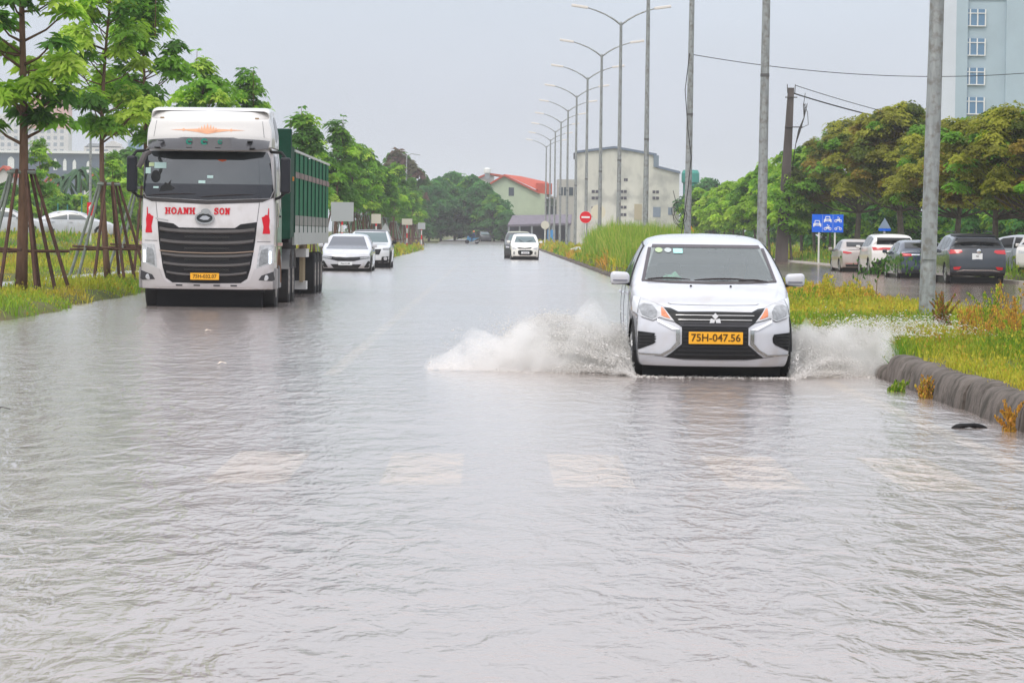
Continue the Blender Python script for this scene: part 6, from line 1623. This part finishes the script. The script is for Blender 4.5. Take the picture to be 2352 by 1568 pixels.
# white saloon (front view), 1.86 wide, crop scale: 445 px = 1.86 m
kf = 1.86 / 445
def K5(cx, cy): return ((cx - 385) * kf, .055 + (1020 - cy) * kf)
c = base_car('white_saloon', 'white saloon with thin black grille and dark roof glass standing in water behind the lorry', 'sedan', (-5.33, 125.5, -.055), 0, paintw, 120, 60, L=4.9, W=1.86, H=1.42, res=.06)
c.decal('windshield', [K5(250, 722), K5(520, 722), K5(560, 815), K5(570, 828), K5(205, 828), K5(215, 810)], mat('greyish_glass', (.09, .10, .12), .06, spec=.8), 'F', .006)
c.decal('grille', [(-.86, .60), (-.4, .575), (0, .55), (.4, .575), (.86, .60), (.84, .52), (.55, .48), (.3, .42), (-.3, .42), (-.55, .48), (-.84, .52)], blackg, 'F', .006)
for sg in (1, -1):
    h_ = c.decal('headlight', [(sg * .86, .60), (sg * .50, .55), (sg * .52, .50), (sg * .84, .53)], lensd, 'F', .010)
    c.decal('fog_vent', [(sg * .86, .45), (sg * .78, .42), (sg * .64, .19), (sg * .84, .18)], blackp, 'F', .006)
c.decal('lower_intake', [(-.56, .31), (.56, .31), (.44, .17), (-.44, .17)], blackp, 'F', .006)
plate(c, 'F', -.02, .33, .50, .11, platew, '75A-213.48', None, .07)
mirror_pair(c, .98, 1.55, .98, paintw, .18, .13); side_glass(c, SW_S); finish_car(c)
# pale crossover partly hidden behind it
c = base_car('pale_crossover', 'pale grey crossover with dark roof half hidden behind the white saloon', 'suv', (-4.98, 138.5, -.055), 0, mat('car_paint_pearl', (.62, .64, .66), .3, coat=1), 100, 56, L=4.4, W=1.80, H=1.58, res=.07)
c.decal('windshield', [(-.62, 1.46), (.62, 1.46), (.74, 1.07), (-.74, 1.07)], mat('teal_glass', (.10, .15, .16), .06, spec=.9), 'F', .006)
c.decal('roof_panel', [(-.62, 1.9), (.62, 1.9), (.60, 3.9), (-.60, 3.9)], mat('dark_roof', (.06, .06, .07), .3), 'T', .005)
for sg in (1, -1):
    h_ = c.decal('headlight', [(sg * .84, .86), (sg * .55, .84), (sg * .56, .76), (sg * .82, .76)], lensd, 'F', .008)
    f_ = c.decal('bumper_cladding', [(sg * .80, .52), (sg * .52, .50), (sg * .50, .34), (sg * .84, .32)], blackp, 'F', .006)
    c.decal('fog_lamp', [(sg * .66 + math.cos(t) * .07, .43 + math.sin(t) * .07) for t in np.linspace(0, 2 * PI, 12)[:-1]], lens, 'F', .012, parent=f_)
c.decal('grille', [(-.5, .80), (.5, .80), (.42, .58), (-.42, .58)], blackg, 'F', .006)
c.decal('lower_cladding', [(-.88, .36), (.88, .36), (.86, .26), (-.86, .26)], blackp, 'F', .010)
mirror_pair(c, .98, 1.5, 1.08, blackp, .18, .14); side_glass(c, SW_V); finish_car(c)
# white compact hatch far down the road
kk = 1.595 / 260
def KM(cx, cy): return ((cx - 1955) * kk, .055 + (920 - cy) * kk)
c = base_car('compact_car', 'small white compact car with rounded black grille coming down the flooded road', 'hatch', (1.69, 191, -.055), 0, mat('car_paint_cream', (.80, .79, .74), .25, coat=1), 100, 56, res=.06)
c.decal('windshield', [KM(1880, 712), KM(2035, 712), KM(2062, 765), KM(1862, 765)], mat('teal_glass', (.10, .15, .16), .06, spec=.9), 'F', .006)
c.decal('upper_grille', [KM(1885, 808), KM(1955, 816), KM(2020, 808), KM(2005, 822), KM(1955, 824), KM(1900, 822)], blackg, 'F', .007)
lg = [KM(x, y) for x, y in [(1895, 840), (1910, 834), (2010, 834), (2026, 842), (2026, 866), (2005, 880), (1912, 880), (1895, 866)]]
c.decal('lower_grille', lg, blackg, 'F', .007)
plate(c, 'F', KM(1960, 0)[0], KM(0, 857)[1], .44, .11, platew, '75A-103.26', None, .06)
for sg in (1, -1):
    c.decal('headlight', [(sg * .70, .73), (sg * .52, .70), (sg * .44, .63), (sg * .66, .62)], lens, 'F', .007)
    c.decal('fog_lamp', [(sg * .58 + math.cos(t) * .055, .42 + math.sin(t) * .085) for t in np.linspace(0, 2 * PI, 12)[:-1]], lensd, 'F', .007)
mirror_pair(c, .89, 1.15, 1.03, mat('car_paint_cream', (.80, .79, .74), .25, coat=1), .18, .13); side_glass(c, SW_H)
wiper(-.35, -.05, 1.16, .98, c.root, c); wiper(.1, .45, 1.02, 1.12, c.root, c)
c.decal('lower_lip', [(-.66, .25), (.66, .25), (.64, .20), (-.64, .20)], blackp, 'F', .006); finish_car(c)
c = base_car('dark_car', 'dark car with pale roof edge hidden behind the small white compact car', 'hatch', (1.42, 202, -.055), 0, mat('car_paint_dark', (.05, .055, .06), .3, coat=1), 90, 50, H=1.62, W=1.68, res=.08)
c.decal('windshield', [(-.5, 1.42), (.5, 1.42), (.62, 1.1), (-.62, 1.1)], mat('teal_glass', (.10, .15, .16), .06, spec=.9), 'F', .006)
c.decal('roof_panel', [(-.6, 1.6), (.6, 1.6), (.58, 3.0), (-.58, 3.0)], mat('khaki_roof', (.40, .42, .32), .5), 'T', .005)
for sg in (1, -1): c.decal('headlight', [(sg * .74, .76), (sg * .55, .74), (sg * .52, .66), (sg * .72, .66)], lens, 'F', .007)
mirror_pair(c, .93, 1.15, 1.1, blackp); side_glass(c, SW_H); finish_car(c)
# dark car crossing far behind the scooter
c = base_car('far_car', 'dark green grey car standing far behind the blue scooter', 'hatch', (at(1118, 550, 492).x, 492, .16), .25, mat('car_paint_dark', (.05, .055, .06), .3, coat=1), 70, 40, H=1.6, res=.1)
c.decal('windshield', [(-.5, 1.42), (.5, 1.42), (.62, 1.1), (-.62, 1.1)], mat('teal_glass', (.10, .15, .16), .06, spec=.9), 'F', .006); side_glass(c, SW_H)
finish_car(c)

# ---------------------------------------------------------------- parked cars right, seen from the rear
def rear_car(name, label, sty, X_, Yr, paint, win, lamp, seamz=None, L=None, W=None, H=None, pl=None, chromebar=None, diff=None, rz=PI, extra=None, gl=darkglass):
    S_ = STY[sty]; L = L or S_['L']
    a_ = PI - rz; c = base_car(name, label, sty, (X_ + L * math.sin(a_), Yr + L * math.cos(a_), -.055), rz, paint, 120, 60, L=L, W=W, H=H, res=.06, group='cars parked in a row on the flooded side road')
    c.decal('rear_window', win, gl, 'R', .006)
    for sg in (1, -1): c.decal('tail_lamp', [(sg * a, b) for a, b in lamp], tail, 'R', .010)
    if chromebar: c.decal('chrome_bar', chromebar, chrome, 'R', .014, thick=.006)
    if pl: plate(c, 'R', *pl[:2], pl[2], pl[3], platew, '75A', platek, .06)
    if diff: c.decal('lower_cladding', diff, blackp, 'R', .010)
    side_glass(c, {'sedan': SW_S, 'suv': SW_V, 'hatch': SW_H}[sty])
    mirror_pair(c, c.W / 2 + .1, 1.45 * c.f[1], (1.0 if sty == 'sedan' else 1.12), paint, .17, .13)
    if extra: extra(c)
    finish_car(c); return c
G5 = lambda px: (at(px, 560, 1).x)
xr = lambda px, Y_: at(px, 600, Y_).x
rear_car('silver_sedan', 'beige silver sedan with red tail lamps, first of the parked row beside the blue sign', 'sedan', xr(1975, 147), 146, mat('paint_beige', (.42, .37, .34), .3, .3, coat=1),
         [(-.56, 1.30), (.56, 1.30), (.60, 1.10), (-.60, 1.10)], [(.80, .92), (.48, .88), (.42, .83), (.62, .80), (.80, .84)], W=1.78, H=1.45, rz=PI + .03, pl=(0, .66, .3, .18), diff=[(-.7, .36), (.7, .36), (.68, .27), (-.68, .27)],
         extra=lambda c: c.strip('bumper_trim', [(-.7, .4), (.7, .4)], .025, mat('red_trim', (.45, .08, .06), .4), 'R', .012))
rear_car('white_suv', 'white SUV with a full width dark red lamp bar parked beside the silver sedan', 'suv', xr(2052, 138), 137.5, mat('paint_white_warm', (.74, .72, .70), .3, coat=1),
         [(-.66, 1.50), (.66, 1.50), (.70, 1.22), (-.70, 1.22)], [(.88, 1.12), (.0, 1.10), (.0, 1.02), (.84, 1.0)], W=1.88, rz=PI + .03, pl=(0, .86, .3, .18), diff=[(-.88, .50), (-.6, .62), (.6, .62), (.88, .50), (.85, .32), (-.85, .32)])
rear_car('blue_sedan', 'dark blue sedan with chrome bar between tail lamps, partly behind the lamp post', 'sedan', xr(2122, 126), 125.5, mat('paint_dark_blue', (.025, .04, .07), .25, coat=1),
         [(-.60, 1.33), (.60, 1.33), (.66, 1.12), (-.66, 1.12)], [(.88, .95), (.50, .92), (.48, .85), (.84, .83)], W=1.88, H=1.45, L=4.7, rz=PI + .03, chromebar=[(-.5, .905), (.5, .905), (.5, .88), (-.5, .88)], pl=(0, .66, .3, .18), diff=[(-.7, .36), (.7, .36), (.68, .27), (-.68, .27)], gl=darkglass)
def suvx(c):
    c.decal('bumper_reflector', [(.80, .58), (.55, .60), (.62, .50), (.78, .50)], tail, 'R', .012, mirror=True)
    c.decal('spoiler', [(-.70, 1.64), (.70, 1.64), (.70, 1.56), (-.70, 1.56)], blackp, 'R', .03)
    MB().lathe([(.07, c.L - .0), (.07, c.L + .01), (.02, c.L + .02)], (0, 0, 1.10), 'Y', 16).build('emblem', chrome, c.root)
    for sg in (1, -1): MB().tube([(sg * .62, 1.9, 1.70), (sg * .60, 2.8, 1.745), (sg * .60, 3.9, 1.70)], .018, 6).build('roof_rail', blackp, c.root)
    MB().lathe([(.03, 0), (.012, .12)], (0, 3.9, 1.66), n=8).build('antenna', blackp, c.root)
rear_car('dark_suv', 'dark blue grey SUV with red tail lamps and pale plate, nearest of the parked row', 'suv', xr(2238, 113), 112.0, mat('paint_dark_slate', (.030, .038, .050), .25, coat=1),
         [(-.68, 1.52), (.68, 1.52), (.78, 1.20), (-.78, 1.20)], [(.93, 1.14), (.55, 1.13), (.50, 1.07), (.60, 1.02), (.90, 1.0)], W=1.92, L=4.77, rz=PI + .02, pl=(.04, .93, .33, .20),
         chromebar=[(-.72, .44), (-.50, .50), (.50, .50), (.72, .44), (.66, .44), (.46, .475), (-.46, .475), (-.66, .44)], diff=[(-.9, .42), (.9, .42), (.86, .30), (-.86, .30)], extra=suvx)
# cars at the right edge facing across
def side_car(name, label, sty, loc, rz, paint, gl=darkglass, **kw):
    c = base_car(name, label, sty, loc, rz, paint, 110, 56, res=.07, **kw)
    fz = c.f[2]
    if sty == 'sedan':
        c.decal('windshield', [(a, b * fz) for a, b in WS], gl, 'F', .006); c.decal('rear_window', [(a, b * fz) for a, b in RWP], gl, 'R', .006)
    else: c.decal('windshield', [(-.62, 1.5), (.62, 1.5), (.74, 1.14), (-.74, 1.14)], gl, 'F', .006)
    side_glass(c, {'sedan': SW_S, 'suv': SW_V, 'hatch': SW_H}[sty], gl)
    h = .72 if sty == 'sedan' else .9
    for sg in (1, -1):
        c.decal('headlight', [(sg * .74, h + .03), (sg * .5, h), (sg * .5, h - .08), (sg * .72, h - .08)], lens, 'F', .008); c.decal('tail_lamp', [(sg * .74, .92), (sg * .5, .9), (sg * .5, .82), (sg * .72, .82)], tail, 'R', .008)
        v_ = 'SP' if sg > 0 else 'SN'
        if sty == 'sedan':
            fy = c.f[1]
            for yy_ in (1.26, 2.44, 3.36): c.strip('door_gap', [(yy_ * fy, .95 * fz), (yy_ * fy - .03, .4)], .012, seam, v_, .001)
            for yy_ in (2.2, 3.1): c.strip('door_handle', [(yy_ * fy, .84 * fz), (yy_ * fy + .18, .85 * fz)], .035, chrome, v_, .02)
    mirror_pair(c, c.W / 2 + .08, 1.45 * c.f[1], 1.0 if sty == 'sedan' else 1.12, paint, .17, .12)
    finish_car(c); return c
p = at(2296, 640, 128); side_car('parked_silver_car', 'silver car standing under the tree just right of the dark SUV', 'sedan', (p.x - .6, 134, .12), PI / 2 + 2.6, mat('paint_silver', (.45, .47, .50), .3, .3, coat=1))
p = at(2345, 640, 118); side_car('white_van', 'white high vehicle cut by the right edge of the view', 'suv', (p.x + 1.5, 124, .12), -.35, mat('paint_white_warm', (.74, .72, .70), .3, coat=1), H=1.9)
# white sedans side on in the left field
p = at(268, 545, 187); side_car('parked_white_sedan', 'white sedan parked side on in the left field between the staked trees', 'sedan', (p.x + .1, 187, gz(p.x, 187) - .02), PI / 2, paintw, palegl, L=4.62, H=1.44)
bpy.context.view_layer.update()
p = at(70, 540, 182); side_car('parked_white_car', 'white car cut by the left edge behind the thick brown trunk', 'sedan', (p.x + 1.0, 182, gz(p.x, 182) - .02), PI / 2, paintw, palegl, L=4.7, H=1.50)

# ---------------------------------------------------------------- scooter and rider far away
sx, sy = at(1084, 556, 455).x, 455.0
sc = empty('scooter', (sx, sy, .0), PI / 2 - .2 - PI, 'light blue scooter ridden across the far end of the flood', 'scooter')
sb = mat('scooter_blue', (.10, .34, .55), .35)
for y in (-.65, .65):
    wv = MB().lathe([(.18, -.05), (.27, -.055), (.29, 0), (.27, .055), (.18, .05)], (0, y, .29), 'X', 18).build('wheel', rubber, sc, smooth=True)
    MB().lathe([(.18, -.03), (.05, -.04), (.05, .04), (.18, .03)], (0, y, .29), 'X', 12).build('rim', rimm, wv)
b_ = MB(); b_.prism([(-.62, .62), (-.58, .95), (-.50, 1.02), (-.44, .9), (-.36, .42), (-.1, .30), (.12, .34), (.2, .62), (.85, .74), (.92, .82), (.2, .78), (.1, .5), (-.1, .42), (-.3, .5)], -.13, .13, 'YZ')
b_.build('body', sb, sc, bevel=.03); MB().box(-.13, .13, .12, .82, .76, .86).build('seat', blackp, sc, bevel=.04)
MB().tube([(-.33, -.42, 1.02), (0, -.5, 1.05), (.33, -.42, 1.02)], .02, 6).build('handlebar', blackp, sc); MB().tube([(0, -.65, .3), (0, -.5, .98)], .035, 6).build('fork', rimm, sc)
MB().lathe([(.01, -.66), (.08, -.64), (.09, -.56)], (0, 0, .86), 'Y', 12).build('headlamp', lens, sc); MB().box(-.02, .02, -.8, -.5, .5, .58).build('front_mudguard', sb, sc)
MB().tube([(.14, .1, .28), (.16, .9, .36)], [.04, .06], 8).build('exhaust', rimm, sc)
J = [(0, .42, .86, .15), (0, .38, 1.08, .15), (0, .28, 1.34, .18, .12), (0, .26, 1.44, .06), (0, .24, 1.56, .09), (.2, .24, 1.34, .06), (.27, .02, 1.16, .05), (.30, -.34, 1.06, .04), (-.2, .24, 1.34, .06), (-.27, .02, 1.16, .05), (-.30, -.34, 1.06, .04),
     (.16, .0, .86, .10), (.16, .02, .44, .07), (.16, -.16, .38, .05), (-.16, .0, .86, .10), (-.16, .02, .44, .07), (-.16, -.16, .38, .05)]
B = [(0, 1), (1, 2), (2, 3), (3, 4), (2, 5), (5, 6), (6, 7), (2, 8), (8, 9), (9, 10), (0, 11), (11, 12), (12, 13), (0, 14), (14, 15), (15, 16)]
o, b = skin_person('person', 'rider in dark blue clothes and an orange helmet sitting on the far blue scooter', tuple(sc.location), J, B, mat('dark_blue_cloth', (.025, .05, .12), .8), rz=sc.rotation_euler.z)
MB().lathe([(.02, 1.50), (.12, 1.54), (.14, 1.62), (.12, 1.71), (.05, 1.76), (.01, 1.765)], (0, .24, 0), n=16).build('helmet', mat('orange_helmet', (.75, .25, .06), .3), o, smooth=True)
MB().lathe([(.01, 1.46), (.08, 1.49), (.09, 1.58), (.05, 1.62)], (0, .20, 0), n=12).build('face', skin, o, smooth=True)
# ================================================================== SPRAY AND HAZE
spraym = mat('spray_drops', (.98, .97, .95), .5, trans=.62, spec=.3)
CX, CY = 2.235, 35.0
def spray(name, label, side, n, seed):
    """drops thrown out by the front wheels; each is a short streak along its own flight"""
    g = np.random.default_rng(seed)
    x0 = CX + side * .80
    # several fans: the main sheet from the wheel, fine rooster tail, low foam
    u = g.uniform(0, 1, n)
    fan = g.choice(3, n, p=[.55, .27, .18])
    vmax = 3.8 if side < 0 else 5.0
    vx = np.where(fan == 0, g.beta(1.5, 1.3, n) * vmax, np.where(fan == 1, g.beta(1.2, 2, n) * 3.0, g.beta(1.4, 1.2, n) * (4.3 if side < 0 else 4.6))) + .15
    jets = .5 + .5 * np.sin(vx * 5.3 + 1.1) * np.sin(vx * 2.1 + g.normal(0, .25, n))
    vz = np.where(fan == 0, 2.05 + .95 * jets + g.normal(0, .38, n), np.where(fan == 1, g.uniform(.8, 3.2, n), g.uniform(.3, 1.6, n)))
    vz = vz * (1 - .12 * np.clip(vx / 5, 0, 1))
    nj = 110; jx = g.beta(1.4, 1.2, nj) * vmax + .2; jz = 2.2 + g.normal(0, .55, nj) + .8 * np.sin(jx * 2.6 + 1) ; jy = g.normal(0, .35, nj)
    j = g.integers(0, nj, n); isj = (fan == 0) & (g.random(n) < .75)
    vx = np.where(isj, jx[j] + g.normal(0, .07, n), vx); vz = np.where(isj, np.clip(jz[j] - .25, 1.0, 3.3) + g.normal(0, .09, n), vz)
    t = g.uniform(.0, 1, n) ** .75 * (2 * np.abs(vz) / 9.81) * np.where(fan == 1, .8, 1.0)
    drag = 1 / (1 + .35 * t)
    X = x0 + side * vx * t * drag * 1.05 + g.normal(0, .012, n)
    Z = vz * t - 4.9 * t * t + g.normal(0, .012, n)
    Y = CY + .55 + 3.2 * t + g.normal(0, .12 + .2 * t, n) + vx * .10 + np.where(isj, jy[j], 0)
    gzz = np.where(X > 3.95, terrain_z(X, Y) + .16, 0.0); k = (Z > np.maximum(gzz, 0)) & ~((X > 4.4) & (g.random(n) < np.clip((X - 4.2) * .8, 0, .9))); X, Y, Z, vx, vz, t, fan = [a[k] for a in (X, Y, Z, vx, vz, t, fan)]; n = len(X)
    R = g.lognormal(math.log(.0024), .5, n); R = np.clip(R, .0012, .010)
    D = np.stack([side * vx, 2.0 + g.normal(0, .8, n), vz - 9.8 * t], 1); sp = np.linalg.norm(D, axis=1, keepdims=True); D /= sp
    A = np.cross(D, [[0, 1, .3]]); A /= np.linalg.norm(A, axis=1, keepdims=True) + 1e-6; B_ = np.cross(D, A)
    ln = (R * g.uniform(1.2, 3.6, n))[:, None]; P = np.stack([X, Y, Z], 1); r = R[:, None]
    V = np.stack([P + D * ln, P + A * r, P - A * r * .5 + B_ * r * .87, P - A * r * .5 - B_ * r * .87, P - D * ln * 1.2], 1).reshape(-1, 3)
    b = np.arange(n)[:, None] * 5
    T_ = np.array([[0, 1, 2], [0, 2, 3], [0, 3, 1], [4, 2, 1], [4, 3, 2], [4, 1, 3]])
    F = (b[:, :, None] + T_[None]).reshape(-1, 3)
    o = link(name, fast_mesh(name, V, F, spraym, smooth=True)); tag(o, label, 'water spray', kind='stuff'); return o
spray('water_spray', 'white fan of water thrown out to the left of the white car', -1, 330000, 3)
spray('water_spray', 'white burst of water thrown between the white car and the kerb', 1, 270000, 4)

# foam curls on the water where the spray lands and along the wake
def foam(name, label, n, f):
    g = np.random.default_rng(9); P = np.array([f(g) for _ in range(n)])
    R = g.lognormal(math.log(.008), .6, n).clip(.003, .022)
    V = []; 
    o8 = np.array([[math.cos(a), math.sin(a) * .8, 0] for a in np.linspace(0, 2 * PI, 7)[:-1]])
    c = np.concatenate([o8, [[0, 0, .55]]], 0)
    V = (P[:, None, :] + c[None] * R[:, None, None]).reshape(-1, 3)
    b = np.arange(n)[:, None] * 7; T_ = np.array([[i, (i + 1) % 6, 6] for i in range(6)]); F = (b[:, :, None] + T_[None]).reshape(-1, 3)
    o = link(name, fast_mesh(name, V, F, spraym, smooth=True)); tag(o, label, 'foam', kind='stuff')
def ff(g):
    k = g.random()
    if k < .5:
        x = -(.85 + g.beta(1.2, 1.4) * 2.1); y = .3 + g.normal(0, .10) + .35 * abs(x) + .10 * math.sin(x * 7) + g.beta(1, 2) * 2.5
    elif k < .85: x = .85 + g.beta(1.1, 1.6) * 1.0; y = .3 + g.normal(0, .12) + .25 * x + g.beta(1, 2) * 2.0
    else: x = g.uniform(-.8, .8); y = .2 + g.normal(0, .12)
    return (CX + x, CY + y, .003)
foam('foam', 'white foam flecks on the water round the front wheels of the white car', 4500, ff)

# thin mist inside the two fans of spray
def mist(name, label, side, L_, H_):
    bm = bmesh.new(); bmesh.ops.create_icosphere(bm, subdivisions=4, radius=1.0)
    for v in bm.verts:
        p = v.co.copy(); t = (p.x * side + 1) / 2
        s = 1 + .16 * math.sin(p.x * 7 + p.z * 5) + .12 * math.sin(p.y * 9 + p.x * 4)
        hz = H_ * (1.0 - .45 * t) * s * (1 + .35 * math.sin(p.x * 11 + 2) * abs(p.z))
        v.co = Vector((p.x * L_ * .5, p.y * .42 * s, max(0, p.z) * hz + (min(0, p.z) * .0)))
    bmesh.ops.remove_doubles(bm, verts=bm.verts, dist=.0005)
    me = bpy.data.meshes.new(name); bm.to_mesh(me); bm.free(); me.shade_smooth()
    o = link(name, me, loc=(CX + side * (.66 + L_ * .5), CY + 1.15, .01))
    m = bpy.data.materials.new('spray_mist'); m.use_nodes = True; N, L = nodes_of(m); N.clear()
    out_ = N.new('ShaderNodeOutputMaterial'); v = N.new('ShaderNodeVolumePrincipled'); v.inputs['Color'].default_value = (1, 1, .99, 1); v.inputs['Anisotropy'].default_value = .0
    tcn = N.new('ShaderNodeTexCoord'); n = N.new('ShaderNodeTexNoise'); n.inputs['Scale'].default_value = 4.5; n.inputs['Detail'].default_value = 6; L.new(tcn.outputs['Object'], n.inputs['Vector'])
    r = N.new('ShaderNodeMapRange'); r.inputs['From Min'].default_value = .34; r.inputs['From Max'].default_value = .68; r.inputs['To Max'].default_value = 3.8; L.new(n.outputs[0], r.inputs[0])
    L.new(r.outputs[0], v.inputs['Density']); L.new(v.outputs[0], out_.inputs['Volume']); me.materials.append(m)
    tag(o, label, 'mist', kind='stuff'); return o
mist('spray_mist', 'soft white mist inside the left fan of spray', -1, 2.3, .64)
mist('spray_mist', 'soft white mist inside the spray beside the kerb', 1, 1.55, .60)

# air
hz = MB().box(-1500, 1500, -80, 3300, -4.0, 60.0)
m = bpy.data.materials.new('haze'); m.use_nodes = True; N, L = nodes_of(m); N.clear()
out_ = N.new('ShaderNodeOutputMaterial'); v = N.new('ShaderNodeVolumePrincipled'); v.inputs['Color'].default_value = (.93, .95, 1.0, 1); v.inputs['Density'].default_value = .00028; v.inputs['Anisotropy'].default_value = .1
L.new(v.outputs[0], out_.inputs['Volume'])
hzo = hz.build('haze', m); tag(hzo, kind='stuff')
for o in scene.objects:
    if o.type == 'MESH' and o.parent is not None and 'category' in o: del o['category']
bpy.context.view_layer.update()
